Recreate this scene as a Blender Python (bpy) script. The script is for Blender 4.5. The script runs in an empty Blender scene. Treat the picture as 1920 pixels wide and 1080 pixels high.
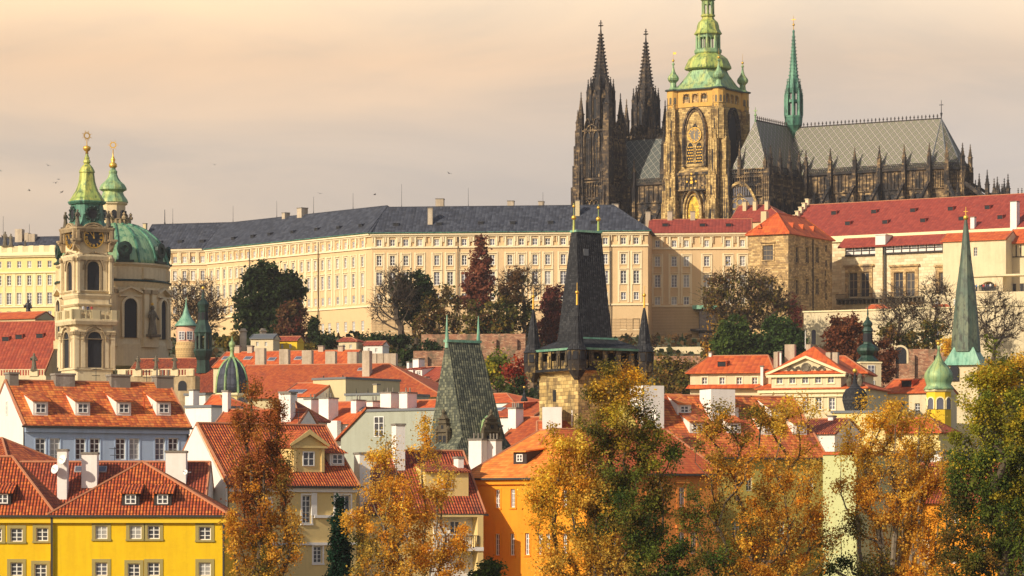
import bpy, math, random
import numpy as np
from mathutils import Vector, Matrix

random.seed(7)
rng = np.random.default_rng(11)
R = math.radians
scene = bpy.context.scene
COL = scene.collection

# ---------------------------------------------------------------- camera
F = 6800.0       # focal length in pixels of a 1920 wide picture
HC = 14.0        # camera height above the river bank
HY = 1000.0      # row of the horizon (level camera with vertical shift)
cd = bpy.data.cameras.new('camera')
cam = bpy.data.objects.new('camera', cd)
COL.objects.link(cam)
cam.location = (0, 0, HC)
cam.rotation_euler = (R(90), 0, 0)
cd.sensor_width = 36.0
cd.lens = F / 1920.0 * 36.0
cd.shift_y = (HY - 540.0) / 1920.0
cd.clip_start = 1.0
cd.clip_end = 20000.0
scene.camera = cam

# ---------------------------------------------------------------- sun and sky
SUN = Vector((-0.66, -0.58, 0.47)).normalized()
sd = bpy.data.lights.new('sun', 'SUN')
so = bpy.data.objects.new('sun', sd)
COL.objects.link(so)
so.rotation_euler = SUN.to_track_quat('Z', 'Y').to_euler()
so.location = (-200, -200, 300)
sd.energy = 5.0
sd.angle = R(0.6)
sd.color = (1.0, 0.87, 0.69)

world = bpy.data.worlds.new("World")
scene.world = world
world.use_nodes = True


class NT:
    """small helper around a node tree"""
    def __init__(s, nt):
        s.nt = nt
    def n(s, typ, ins=None, **props):
        nd = s.nt.nodes.new(typ)
        for k, v in props.items():
            setattr(nd, k, v)
        for k, v in (ins or {}).items():
            sk = nd.inputs[k]
            if hasattr(v, 'is_linked') or isinstance(v, bpy.types.NodeSocket):
                s.nt.links.new(v, sk)
            else:
                if isinstance(v, tuple) and len(v) == 3 and sk.type == 'RGBA':
                    v = (*v, 1.0)
                sk.default_value = v
        return nd
    def m(s, op, a, b=0.0, c=0.0, clamp=False):
        nd = s.n('ShaderNodeMath', {0: a, 1: b, 2: c}, operation=op)
        nd.use_clamp = clamp
        return nd.outputs[0]
    def mix(s, f, a, b, blend='MIX'):
        nd = s.nt.nodes.new('ShaderNodeMix')
        nd.data_type = 'RGBA'
        nd.blend_type = blend
        for sk, v in ((nd.inputs['Factor'], f), (nd.inputs[6], a), (nd.inputs[7], b)):
            if isinstance(v, bpy.types.NodeSocket):
                s.nt.links.new(v, sk)
            else:
                if isinstance(v, tuple) and len(v) == 3:
                    v = (*v, 1.0)
                sk.default_value = v
        return nd.outputs[2]
    def noise(s, vec, scale, detail=4.0, rough=0.55, dist=0.0):
        return s.n('ShaderNodeTexNoise', {'Vector': vec, 'Scale': scale, 'Detail': detail, 'Roughness': rough, 'Distortion': dist}).outputs['Fac']
    def ramp(s, f, stops):
        nd = s.n('ShaderNodeValToRGB', {0: f})
        e = nd.color_ramp.elements
        while len(e) < len(stops):
            e.new(0.5)
        for k, (p, c) in enumerate(stops):
            e[k].position = p
            e[k].color = (*c, 1.0) if len(c) == 3 else c
        return nd.outputs['Color']
    def scale(s, vec, v):
        return s.n('ShaderNodeVectorMath', {0: vec, 1: v}, operation='MULTIPLY').outputs[0]


W = NT(world.node_tree)
for nd in list(world.node_tree.nodes):
    world.node_tree.nodes.remove(nd)
sky = W.n('ShaderNodeTexSky', sky_type='NISHITA', sun_disc=False,
          sun_elevation=math.asin(SUN.z), sun_rotation=math.atan2(SUN.x, SUN.y))
sky.air_density = 1.6
sky.dust_density = 3.0
tc = W.n('ShaderNodeTexCoord').outputs['Generated']
sep = W.n('ShaderNodeSeparateXYZ', {0: tc})
# thin high cloud veil: warm and bright a few degrees up, mauve grey near the horizon, blue grey overhead
veil = W.ramp(sep.outputs['Z'], [(0.0, (0.46, 0.38, 0.37)), (0.08, (0.53, 0.43, 0.41)), (0.105, (0.60, 0.465, 0.415)), (0.13, (0.78, 0.505, 0.335)),
                                 (0.15, (1.0, 0.73, 0.49)), (0.26, (0.30, 0.31, 0.37)), (1.0, (0.075, 0.11, 0.20))])
warm = W.ramp(W.m('MULTIPLY_ADD', sep.outputs['X'], -3.2, 0.5, clamp=True), [(0.0, (0.94, 0.97, 1.04)), (1.0, (1.16, 1.08, 0.93))])
v2 = W.mix(1.0, veil, warm, 'MULTIPLY')
cl = W.noise(W.scale(tc, (3.0, 3.0, 14.0)), 2.6, 6.0, 0.55, 0.6)
clc = W.ramp(cl, [(0.34, (0.82, 0.84, 0.91)), (0.5, (0.98, 0.97, 0.97)), (0.66, (1.10, 1.06, 1.0))])
v3 = W.mix(1.0, v2, clc, 'MULTIPLY')
b1 = W.n('ShaderNodeBackground', {'Color': sky.outputs[0], 'Strength': 0.05})
b2 = W.n('ShaderNodeBackground', {'Color': v3, 'Strength': 0.92})
add = W.n('ShaderNodeAddShader', {0: b1.outputs[0], 1: b2.outputs[0]})
W.n('ShaderNodeOutputWorld', {'Surface': add.outputs[0]})

scene.view_settings.view_transform = 'Standard'
scene.view_settings.look = 'None'
scene.view_settings.exposure = 0.0
scene.view_settings.gamma = 1.0
scene.render.engine = 'CYCLES'
scene.cycles.max_bounces = 6
scene.cycles.transparent_max_bounces = 6
scene.cycles.volume_bounces = 0


# ---------------------------------------------------------------- materials
def newmat(name):
    m = bpy.data.materials.new(name)
    m.use_nodes = True
    nt = m.node_tree
    for nd in list(nt.nodes):
        nt.nodes.remove(nd)
    N = NT(nt)
    b = N.n('ShaderNodeBsdfPrincipled')
    N.n('ShaderNodeOutputMaterial', {'Surface': b.outputs[0]})
    return m, N, b

def setb(N, b, **kw):
    for k, v in kw.items():
        k = k.replace('_', ' ')
        if isinstance(v, bpy.types.NodeSocket):
            N.nt.links.new(v, b.inputs[k])
        else:
            if isinstance(v, tuple) and len(v) == 3 and b.inputs[k].type == 'RGBA':
                v = (*v, 1.0)
            b.inputs[k].default_value = v

def mul(c, f):
    return tuple(min(1.0, x * f) for x in c)

def plaster(name, c, var=0.28, dirt=(0.75, 0.72, 0.68), bump=0.02, courses=0.0, rough=0.92):
    m, N, b = newmat(name)
    uv = N.n('ShaderNodeUVMap').outputs[0]
    n1 = N.noise(uv, 0.22, 5, 0.6)
    n2 = N.noise(N.scale(uv, (1.3, 0.12, 1)), 1.0, 5, 0.6)
    n3 = N.noise(uv, 2.6, 4, 0.6)
    dc = tuple(c[i] * dirt[i] for i in range(3))
    f = N.m('MULTIPLY', N.m('ADD', N.m('MULTIPLY', n1, n2), N.m('MULTIPLY', n3, 0.25)), 2.1)
    f = N.m('POWER', N.m('MULTIPLY', f, 1.0, clamp=True), 1.6)
    f = N.m('MULTIPLY', f, var * 2.2, clamp=True)
    col = N.mix(f, c, dc)
    sk = N.noise(N.scale(uv, (1.6, 0.06, 1)), 1.0, 6, 0.7)
    sk = N.m('MULTIPLY', N.m('SUBTRACT', sk, 0.55, clamp=True), 6.0, clamp=True)
    col = N.mix(N.m('MULTIPLY', N.m('MULTIPLY', sk, n1), min(1.0, var * 1.9)), col, mul(dc, 0.62))
    pt = N.noise(uv, 0.5, 3, 0.5)
    col = N.mix(N.m('MULTIPLY', N.m('GREATER_THAN', pt, 0.62), var * 0.45), col, mul(dc, 0.9))
    h = n3
    if courses:
        sp = N.n('ShaderNodeSeparateXYZ', {0: uv})
        fr_ = N.m('FRACT', N.m('DIVIDE', sp.outputs[1], courses))
        ln = N.m('LESS_THAN', fr_, 0.12)
        col = N.mix(N.m('MULTIPLY', ln, 0.45), col, mul(c, 0.45))
        h = N.m('SUBTRACT', n3, N.m('MULTIPLY', ln, 3.0))
    bp = N.n('ShaderNodeBump', {'Height': h, 'Strength': 0.5, 'Distance': bump})
    setb(N, b, Base_Color=col, Roughness=rough, Normal=bp.outputs[0])
    return m

def tiles(name, c1, c2, c3, pu=0.26, pv=0.36, bump=0.09, moss=(0.12, 0.07, 0.05), mamt=0.5, rough=0.8, gap=0.35, flat=False, streak=0.35):
    """clay tiles in rows: rolls across, steps up the slope"""
    m, N, b = newmat(name)
    uv = N.n('ShaderNodeUVMap').outputs[0]
    sp = N.n('ShaderNodeSeparateXYZ', {0: uv})
    u = N.m('DIVIDE', sp.outputs[0], pu)
    v = N.m('DIVIDE', sp.outputs[1], pv)
    cell = N.n('ShaderNodeCombineXYZ', {0: N.m('FLOOR', u), 1: N.m('FLOOR', v)}).outputs[0]
    wn = N.n('ShaderNodeTexWhiteNoise', {'Vector': cell}, noise_dimensions='2D').outputs['Value']
    big = N.noise(uv, 0.45, 6, 0.62)
    f = N.m('ADD', N.m('MULTIPLY', wn, 0.45), N.m('MULTIPLY', big, 0.62))
    col = N.ramp(f, [(0.2, c3), (0.5, c1), (0.82, c2)])
    ms = N.noise(N.scale(uv, (1.0, streak, 1)), 0.8, 6, 0.65)
    mf = N.m('MULTIPLY', N.m('SUBTRACT', ms, 0.52, clamp=True), 5.0 * mamt, clamp=True)
    col = N.mix(mf, col, moss)
    fu = N.m('FRACT', u)
    fv = N.m('FRACT', v)
    roll = N.m('SINE', N.m('MULTIPLY', fu, math.pi))
    crease = N.m('LESS_THAN', roll, 0.35)
    edge = N.m('LESS_THAN', fv, 0.14)
    g = N.m('MULTIPLY', N.m('MAXIMUM', N.m('MULTIPLY', crease, 0.25 if flat else 0.8), edge), gap)
    col = N.mix(g, col, mul(c3, 0.35))
    h = N.m('ADD', N.m('MULTIPLY', roll, 0.2 if flat else 1.0), N.m('MULTIPLY', N.m('SUBTRACT', 1.0, fv), 0.7))
    bp = N.n('ShaderNodeBump', {'Height': h, 'Strength': 0.9, 'Distance': bump})
    setb(N, b, Base_Color=col, Roughness=rough, Normal=bp.outputs[0])
    return m

def blocks(name, c1, c2, c3, bw=0.9, bh=0.42, soot=(0.02, 0.018, 0.015), samt=0.5, bump=0.04, mortar=0.5, sscale=0.35):
    m, N, b = newmat(name)
    uv = N.n('ShaderNodeUVMap').outputs[0]
    sp = N.n('ShaderNodeSeparateXYZ', {0: uv})
    v = N.m('DIVIDE', sp.outputs[1], bh)
    row = N.m('FLOOR', v)
    u = N.m('ADD', N.m('DIVIDE', sp.outputs[0], bw), N.m('MULTIPLY', row, 0.43))
    cell = N.n('ShaderNodeCombineXYZ', {0: N.m('FLOOR', u), 1: row}).outputs[0]
    wn = N.n('ShaderNodeTexWhiteNoise', {'Vector': cell}, noise_dimensions='2D').outputs['Value']
    f = N.m('ADD', N.m('MULTIPLY', wn, 0.6), N.m('MULTIPLY', N.noise(uv, 0.5, 4), 0.4))
    col = N.ramp(f, [(0.2, c3), (0.5, c1), (0.8, c2)])
    s1 = N.noise(N.scale(uv, (1.0, 0.45, 1)), sscale, 7, 0.68)
    sf = N.m('MULTIPLY', N.m('SUBTRACT', s1, 0.62 - samt * 0.25, clamp=True), 7.0, clamp=True)
    col = N.mix(sf, col, soot)
    ju = N.m('LESS_THAN', N.m('FRACT', u), 0.07)
    jv = N.m('LESS_THAN', N.m('FRACT', v), 0.12)
    j = N.m('MAXIMUM', ju, jv)
    col = N.mix(N.m('MULTIPLY', j, mortar), col, mul(c3, 0.4))
    h = N.m('SUBTRACT', N.noise(uv, 3.0, 4), N.m('MULTIPLY', j, 1.2))
    bp = N.n('ShaderNodeBump', {'Height': h, 'Strength': 0.7, 'Distance': bump})
    setb(N, b, Base_Color=col, Roughness=0.93, Normal=bp.outputs[0])
    return m

def patina(name, c1, c2, c3, seam=0.6, rough=0.55, scale=0.5):
    """weathered copper: c1 verdigris, c2 yellow streaks, c3 dark"""
    m, N, b = newmat(name)
    uv = N.n('ShaderNodeUVMap').outputs[0]
    g = N.n('ShaderNodeTexCoord').outputs['Object']
    n1 = N.noise(N.scale(g, (1, 1, 0.3)), scale, 5, 0.62)
    n2 = N.noise(N.scale(g, (1, 1, 0.5)), scale * 2.3, 5, 0.6)
    col = N.mix(N.m('MULTIPLY', N.m('SUBTRACT', n1, 0.44, clamp=True), 6, clamp=True), c1, c2)
    col = N.mix(N.m('MULTIPLY', N.m('SUBTRACT', n2, 0.50, clamp=True), 6, clamp=True), col, c3)
    n3 = N.noise(N.scale(uv, (2.2, 0.12, 1)), 1.0, 5, 0.65)
    col = N.mix(N.m('MULTIPLY', N.m('SUBTRACT', n3, 0.55, clamp=True), 5, clamp=True), col, c3)
    sp = N.n('ShaderNodeSeparateXYZ', {0: uv})
    ln = N.m('LESS_THAN', N.m('FRACT', N.m('DIVIDE', sp.outputs[0], seam)), 0.14)
    col = N.mix(N.m('MULTIPLY', ln, 0.35), col, c3)
    bp = N.n('ShaderNodeBump', {'Height': N.m('ADD', ln, n2), 'Strength': 0.6, 'Distance': 0.04})
    setb(N, b, Base_Color=col, Roughness=rough, Metallic=0.15, Normal=bp.outputs[0])
    return m

def plain(name, c, rough=0.6, metal=0.0, var=0.15, scale=1.5):
    m, N, b = newmat(name)
    g = N.n('ShaderNodeTexCoord').outputs['Object']
    n1 = N.noise(g, scale, 4)
    col = N.mix(N.m('MULTIPLY', n1, var * 2), c, mul(c, 0.5))
    setb(N, b, Base_Color=col, Roughness=rough, Metallic=metal)
    return m

def diamond(name, c1, cl, cd_, w=2.2, h=3.0):
    m, N, b = newmat(name)
    uv = N.n('ShaderNodeUVMap').outputs[0]
    sp = N.n('ShaderNodeSeparateXYZ', {0: uv})
    u = N.m('DIVIDE', sp.outputs[0], w)
    v = N.m('DIVIDE', sp.outputs[1], h)
    a = N.m('ABSOLUTE', N.m('SUBTRACT', N.m('FRACT', N.m('ADD', u, v)), 0.5))
    c = N.m('ABSOLUTE', N.m('SUBTRACT', N.m('FRACT', N.m('SUBTRACT', u, v)), 0.5))
    mx = N.m('MAXIMUM', a, c)
    n1 = N.noise(uv, 0.4, 5)
    base = N.mix(n1, c1, mul(c1, 0.7))
    l1 = N.m('GREATER_THAN', mx, 0.42)
    l2 = N.m('MULTIPLY', N.m('GREATER_THAN', mx, 0.31), N.m('LESS_THAN', mx, 0.42))
    inner = N.m('LESS_THAN', mx, 0.10)
    col = N.mix(l2, base, cd_)
    col = N.mix(l1, col, cl)
    col = N.mix(N.m('MULTIPLY', inner, 0.8), col, cd_)
    fv = N.m('FRACT', N.m('DIVIDE', sp.outputs[1], 0.4))
    bp = N.n('ShaderNodeBump', {'Height': fv, 'Strength': 0.4, 'Distance': 0.05})
    setb(N, b, Base_Color=col, Roughness=0.55, Normal=bp.outputs[0])
    return m

def leafmat(name):
    m, N, b = newmat(name)
    at = N.n('ShaderNodeAttribute', attribute_name='leaf_colour')
    setb(N, b, Base_Color=at.outputs['Color'], Roughness=0.7)
    b.inputs['Specular IOR Level'].default_value = 0.15
    tr = N.n('ShaderNodeBsdfTranslucent', {'Color': at.outputs['Color']})
    mx = N.n('ShaderNodeMixShader', {0: 0.5, 1: b.outputs[0], 2: tr.outputs[0]})
    out = [n for n in m.node_tree.nodes if n.type == 'OUTPUT_MATERIAL'][0]
    m.node_tree.links.new(mx.outputs[0], out.inputs['Surface'])
    return m

def glass(name, c, rough=0.12):
    m, N, b = newmat(name)
    g = N.n('ShaderNodeNewGeometry').outputs['Position']
    n1 = N.noise(g, 0.9, 2)
    col = N.mix(n1, mul(c, 0.4), c)
    setb(N, b, Base_Color=col, Roughness=rough)
    b.inputs['Specular IOR Level'].default_value = 0.8
    return m

M = {}
M['yellow'] = plaster('yellow plaster', (0.84, 0.56, 0.0), 0.35, (0.82, 0.72, 0.4))
M['yellow_l'] = plaster('lemon plaster', (0.82, 0.56, 0.03), 0.2, (0.85, 0.75, 0.5))
M['blue'] = plaster('pale blue plaster', (0.40, 0.50, 0.66), 0.25)
M['white'] = plaster('white plaster', (0.82, 0.78, 0.71), 0.15, (0.8, 0.75, 0.66))
M['cream'] = plaster('cream plaster', (0.78, 0.58, 0.24), 0.22)
M['orange'] = plaster('orange plaster', (0.88, 0.36, 0.015), 0.3, (0.85, 0.6, 0.5))
M['orange_d'] = plaster('deep orange plaster', (0.66, 0.24, 0.045), 0.3, (0.7, 0.6, 0.5))
M['olive'] = plaster('olive yellow plaster', (0.52, 0.42, 0.10), 0.3)
M['pale'] = plaster('pale lime plaster', (0.56, 0.58, 0.28), 0.25)
M['greygreen'] = plaster('grey green render', (0.40, 0.42, 0.34), 0.3)
M['beige'] = plaster('beige render', (0.62, 0.52, 0.30), 0.2)
M['pal'] = plaster('palace ochre stucco', (0.72, 0.51, 0.275), 0.2)
M['pal_base'] = plaster('palace coursed base', (0.62, 0.43, 0.23), 0.25, courses=0.7, bump=0.05)
M['pal_trim'] = plaster('palace cream stucco trim', (0.88, 0.73, 0.47), 0.15)
M['pal_y'] = plaster('palace pale yellow stucco', (0.86, 0.68, 0.28), 0.15)
M['pal_y_trim'] = plaster('palace yellow white trim', (0.90, 0.78, 0.46), 0.12)
M['hall'] = blocks('hall cream ashlar', (0.74, 0.60, 0.36), (0.82, 0.70, 0.46), (0.62, 0.48, 0.28), 1.6, 0.7, (0.4, 0.32, 0.2), 0.1, 0.03, 0.3)
M['ochre_stone'] = blocks('ochre sandstone', (0.52, 0.34, 0.14), (0.72, 0.50, 0.23), (0.33, 0.21, 0.10), 0.9, 0.4, (0.16, 0.11, 0.07), 0.4)
M['bridge_stone'] = blocks('bridge tower sandstone', (0.50, 0.34, 0.12), (0.68, 0.50, 0.20), (0.26, 0.17, 0.07), 0.8, 0.38, (0.05, 0.04, 0.03), 0.55, 0.06, 0.6)
M['gothic'] = blocks('sooty gothic sandstone', (0.19, 0.125, 0.065), (0.46, 0.31, 0.15), (0.06, 0.045, 0.034), 1.1, 0.5, (0.022, 0.020, 0.022), 0.75, 0.10, 0.4, 0.3)
M['gothic_w'] = blocks('smoky gothic sandstone', (0.105, 0.072, 0.045), (0.26, 0.175, 0.09), (0.045, 0.035, 0.03), 1.1, 0.5, (0.02, 0.018, 0.02), 0.75, 0.10, 0.4, 0.3)
M['gothic_l'] = blocks('sunlit golden gothic sandstone', (0.52, 0.35, 0.13), (0.74, 0.52, 0.21), (0.27, 0.17, 0.07), 1.1, 0.5, (0.045, 0.035, 0.03), 0.5, 0.10, 0.5, 0.3)  # golden stone; the brightness of sunlit faces is put into its colour
M['gothic_d'] = blocks('black gothic sandstone', (0.055, 0.043, 0.036), (0.15, 0.105, 0.065), (0.03, 0.026, 0.026), 1.1, 0.5, (0.014, 0.014, 0.017), 0.7, 0.10, 0.4, 0.3)
M['tower_ochre'] = plaster('belfry ochre plaster', (0.76, 0.45, 0.11), 0.3, (0.6, 0.55, 0.5))
M['baroque'] = plaster('baroque sandstone', (0.86, 0.72, 0.46), 0.3, (0.6, 0.54, 0.45), 0.04)
M['baroque_t'] = plaster('baroque carved stone', (0.62, 0.48, 0.28), 0.5, (0.42, 0.38, 0.34), 0.05)
M['garden'] = plaster('garden wall plaster', (0.78, 0.66, 0.42), 0.22, (0.6, 0.55, 0.48))
M['bridge_dark'] = blocks('sooty bridge sandstone', (0.30, 0.20, 0.07), (0.60, 0.42, 0.14), (0.10, 0.07, 0.035), 0.8, 0.38, (0.025, 0.02, 0.018), 0.9, 0.06, 0.6, 0.7)
M['brick'] = blocks('garden terrace brick', (0.42, 0.20, 0.11), (0.52, 0.33, 0.2), (0.26, 0.13, 0.08), 0.6, 0.25, (0.14, 0.12, 0.07), 0.5)
M['pink'] = plaster('salmon pink plaster', (0.76, 0.42, 0.29), 0.3)
M['chim'] = plaster('whitewashed chimney', (0.88, 0.84, 0.78), 0.14, (0.6, 0.56, 0.5))
M['chim_b'] = plaster('stained beige chimney', (0.66, 0.56, 0.42), 0.4, (0.5, 0.46, 0.42))
M['conc'] = plaster('stained concrete', (0.50, 0.46, 0.40), 0.7, (0.4, 0.38, 0.35))
M['t_near'] = tiles('pantiles red', (0.50, 0.085, 0.016), (0.72, 0.19, 0.035), (0.22, 0.032, 0.012), 0.27, 0.40, 0.13, gap=0.9, mamt=0.35)
M['t_dark'] = tiles('pantiles dark red', (0.40, 0.065, 0.022), (0.58, 0.14, 0.04), (0.17, 0.026, 0.013), 0.27, 0.40, 0.13, gap=0.9, mamt=0.6)
M['t_blue'] = tiles('beaver tail tiles orange', (0.56, 0.115, 0.022), (0.76, 0.26, 0.05), (0.22, 0.036, 0.014), 0.35, 0.40, 0.05, gap=0.85, flat=True, mamt=0.55)
M['t_orange'] = tiles('new orange tiles', (0.80, 0.24, 0.03), (0.90, 0.34, 0.06), (0.62, 0.15, 0.02), 0.5, 0.45, 0.04, mamt=0.2, gap=0.6, flat=True)
M['t_mid'] = tiles('orange clay tiles', (0.43, 0.078, 0.016), (0.53, 0.125, 0.022), (0.30, 0.050, 0.013), 0.4, 0.45, 0.04, mamt=0.35, gap=0.5, flat=True)
M['t_far'] = tiles('old red clay tiles', (0.33, 0.050, 0.020), (0.41, 0.08, 0.030), (0.23, 0.035, 0.017), 0.7, 0.7, 0.08, mamt=0.3, gap=0.3)
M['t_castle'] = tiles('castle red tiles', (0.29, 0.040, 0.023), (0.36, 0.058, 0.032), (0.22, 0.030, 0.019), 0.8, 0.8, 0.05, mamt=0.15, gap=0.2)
M['t_lud'] = tiles('sunlit bright castle tiles', (0.57, 0.100, 0.018), (0.68, 0.15, 0.026), (0.42, 0.062, 0.015), 0.8, 0.8, 0.05, mamt=0.2, gap=0.2)  # orange-red tile, brightened in its colour for roofs that look sunlit
M['slate'] = tiles('blue grey slate', (0.034, 0.039, 0.056), (0.068, 0.076, 0.100), (0.018, 0.021, 0.032), 0.8, 0.8, 0.05, (0.09, 0.09, 0.09), 0.3, 0.75, 0.3)
M['slate_k'] = tiles('black slate', (0.009, 0.010, 0.014), (0.045, 0.045, 0.048), (0.006, 0.006, 0.009), 0.26, 0.22, 0.03, (0.016, 0.016, 0.016), 0.4, 0.8, 0.3, streak=1.0)
M['slate_g'] = tiles('mossy green slate', (0.075, 0.085, 0.058), (0.24, 0.24, 0.15), (0.030, 0.036, 0.028), 0.30, 0.30, 0.05, (0.13, 0.13, 0.06), 0.4, 0.75, 0.5, streak=1.0)
M['dia'] = diamond('diamond patterned slates', (0.22, 0.215, 0.125), (0.32, 0.285, 0.22), (0.05, 0.043, 0.045), 2.2, 2.5)
M['dia_d'] = diamond('dark diamond slates', (0.085, 0.105, 0.085), (0.20, 0.20, 0.16), (0.025, 0.025, 0.03), 2.2, 2.5)
M['cu'] = patina('verdigris copper', (0.24, 0.40, 0.20), (0.40, 0.46, 0.15), (0.08, 0.15, 0.08))
M['cu_dome'] = patina('dome verdigris', (0.28, 0.45, 0.24), (0.36, 0.52, 0.27), (0.06, 0.22, 0.13), 1.4)
M['cu_y'] = patina('yellow green copper', (0.33, 0.42, 0.10), (0.52, 0.50, 0.11), (0.09, 0.15, 0.05), 0.9)
M['cu_b'] = patina('blue green copper', (0.055, 0.19, 0.125), (0.12, 0.30, 0.19), (0.014, 0.05, 0.04))
M['cu_d'] = patina('dark green copper', (0.012, 0.038, 0.027), (0.024, 0.068, 0.046), (0.006, 0.015, 0.012))
M['cu_l'] = patina('pale green copper sheet', (0.19, 0.42, 0.29), (0.27, 0.46, 0.32), (0.10, 0.25, 0.17))
M['cu_spire'] = patina('spire copper', (0.085, 0.125, 0.09), (0.15, 0.175, 0.11), (0.045, 0.05, 0.038), 0.9, 0.6, 0.8)
M['ridge'] = plain('ridge tiles with mortar', (0.52, 0.21, 0.10), 0.8, 0, 0.3)
M['gold'] = plain('gilding', (0.85, 0.50, 0.08), 0.35, 0.55, 0.2, 3)
M['gold_m'] = blocks('gold mosaic', (0.75, 0.48, 0.05), (0.9, 0.65, 0.10), (0.35, 0.22, 0.05), 0.5, 0.5, (0.15, 0.10, 0.03), 0.3)
M['iron'] = plain('dark iron', (0.03, 0.03, 0.035), 0.6, 0.3)
M['dark'] = plain('dark opening', (0.012, 0.013, 0.018), 0.8)
M['lead'] = plain('lead sheet', (0.16, 0.17, 0.18), 0.6, 0.2)
M['gutter'] = plain('dark gutter', (0.045, 0.04, 0.035), 0.6, 0.2)
M['frame'] = plain('white window frame', (0.80, 0.78, 0.72), 0.5, 0, 0.08)
M['frame_g'] = plain('grey window frame', (0.42, 0.42, 0.42), 0.5, 0, 0.1)
M['frame_b'] = plain('brown stone mullion', (0.30, 0.22, 0.13), 0.8, 0, 0.2)
M['surr'] = plaster('olive grey surround', (0.36, 0.29, 0.10), 0.2)
M['p_dark'] = glass('dark window glass', (0.055, 0.06, 0.075))
M['p_mid'] = glass('grey window glass', (0.15, 0.155, 0.20), 0.2)
M['p_light'] = glass('curtained window glass', (0.46, 0.45, 0.43), 0.3)
M['timber'] = plain('black timber', (0.035, 0.025, 0.022), 0.8)
M['statue'] = plaster('weathered statue stone', (0.32, 0.27, 0.19), 0.6, (0.35, 0.33, 0.3), 0.05)
M['bark'] = plaster('tree bark', (0.12, 0.085, 0.055), 0.5, (0.5, 0.5, 0.5), 0.05)
M['judith'] = plaster('dark carved stone', (0.16, 0.13, 0.08), 0.5, (0.5, 0.48, 0.45), 0.05)
M['bark_p'] = plaster('pale grey bark', (0.25, 0.20, 0.14), 0.5, (0.5, 0.5, 0.5), 0.05)
M['leaf'] = leafmat('autumn leaves')


# ---------------------------------------------------------------- geometry helpers
class MB:
    def __init__(s):
        s.v = []; s.f = []; s.T = None; s.sm = []; s.mk = []
    def add(s, pts, faces, smooth=False):
        k = len(s.v)
        if s.T is not None:
            pts = [s.T @ Vector(p) for p in pts]
        s.v += [tuple(p) for p in pts]
        s.f += [tuple(i + k for i in f) for f in faces]
        s.sm += [smooth] * len(faces)
        return s
    def box(s, x0, x1, y0, y1, z0, z1):
        p = [(x0, y0, z0), (x1, y0, z0), (x1, y1, z0), (x0, y1, z0), (x0, y0, z1), (x1, y0, z1), (x1, y1, z1), (x0, y1, z1)]
        return s.add(p, [(0, 1, 5, 4), (1, 2, 6, 5), (2, 3, 7, 6), (3, 0, 4, 7), (4, 5, 6, 7), (3, 2, 1, 0)])
    def quad(s, *p):
        return s.add(p, [tuple(range(len(p)))])
    def loft(s, rings, cap0=True, cap1=True, smooth=False):
        n = len(rings[0]); pts = [p for r in rings for p in r]; fs = []
        for k in range(len(rings) - 1):
            for i in range(n):
                j = (i + 1) % n
                fs.append((k * n + i, k * n + j, (k + 1) * n + j, (k + 1) * n + i))
        caps = []
        if cap0: caps.append(tuple(range(n - 1, -1, -1)))
        if cap1: caps.append(tuple((len(rings) - 1) * n + i for i in range(n)))
        k0 = len(s.v)
        s.add(pts, fs, smooth)
        if s.T is None:
            s.f += [tuple(i + k0 for i in c) for c in caps]
        else:
            s.f += [tuple(i + k0 for i in c) for c in caps]
        s.sm += [False] * len(caps)
        return s
    def lathe(s, prof, n=16, cx=0, cy=0, ph=0.0, smooth=None, sq=1.0):
        rings = []
        for r, z in prof:
            r = max(r, 0.004)
            rings.append([(cx + r * math.cos(ph + 2 * math.pi * i / n), cy + sq * r * math.sin(ph + 2 * math.pi * i / n), z) for i in range(n)])
        return s.loft(rings, True, True, n >= 12 if smooth is None else smooth)
    def tube(s, a, b, r0, r1=None, n=6):
        a = Vector(a); b = Vector(b); r1 = r0 if r1 is None else r1
        d = (b - a)
        if d.length < 1e-6: return s
        d.normalize()
        t = d.cross(Vector((0, 0, 1)))
        if t.length < 1e-3: t = Vector((1, 0, 0))
        t.normalize(); w = d.cross(t)
        rg = []
        for p, r in ((a, r0), (b, r1)):
            rg.append([tuple(p + (t * math.cos(2 * math.pi * i / n) + w * math.sin(2 * math.pi * i / n)) * r) for i in range(n)])
        return s.loft(rg)
    def sphere(s, c, r, n=12, sz=1.0):
        prof = [(r * math.sin(math.pi * k / (n // 2)), c[2] - sz * r * math.cos(math.pi * k / (n // 2))) for k in range(n // 2 + 1)]
        return s.lathe(prof, n, c[0], c[1], smooth=True)
    def prism(s, poly, y0, y1):
        """poly of (x,z), pushed from y0 (front) to y1"""
        return s.loft([[(x, y0, z) for x, z in poly], [(x, y1, z) for x, z in poly]])
    def mark(s):
        """what follows is a piece of its own"""
        s.mk.append((len(s.v), len(s.f)))
    def build(s, name, mat, parent=None, loc=None, rz=0.0):
        if s.mk:
            ms = [m for m in s.mk if m[0] < len(s.v)]
            cuts = ([] if ms and ms[0] == (0, 0) else [(0, 0)]) + ms + [(len(s.v), len(s.f))]
            first = None
            for (v0, f0), (v1, f1) in zip(cuts, cuts[1:]):
                if f1 == f0: continue
                q = MB(); q.v = s.v[v0:v1]; q.f = [tuple(i - v0 for i in f) for f in s.f[f0:f1]]; q.sm = s.sm[f0:f1]
                o = q.build(name, mat, parent, loc, rz)
                first = first or o
            return first
        me = bpy.data.meshes.new(name)
        me.from_pydata(s.v, [], s.f)
        me.validate()
        uvmesh(me)
        if len(me.polygons) == len(s.sm):
            me.polygons.foreach_set('use_smooth', s.sm)
        me.materials.append(M[mat] if isinstance(mat, str) else mat)
        o = bpy.data.objects.new(name, me)
        COL.objects.link(o)
        if parent is not None: o.parent = parent
        if loc is not None: o.location = loc
        if rz: o.rotation_euler = (0, 0, rz)
        return o

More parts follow.
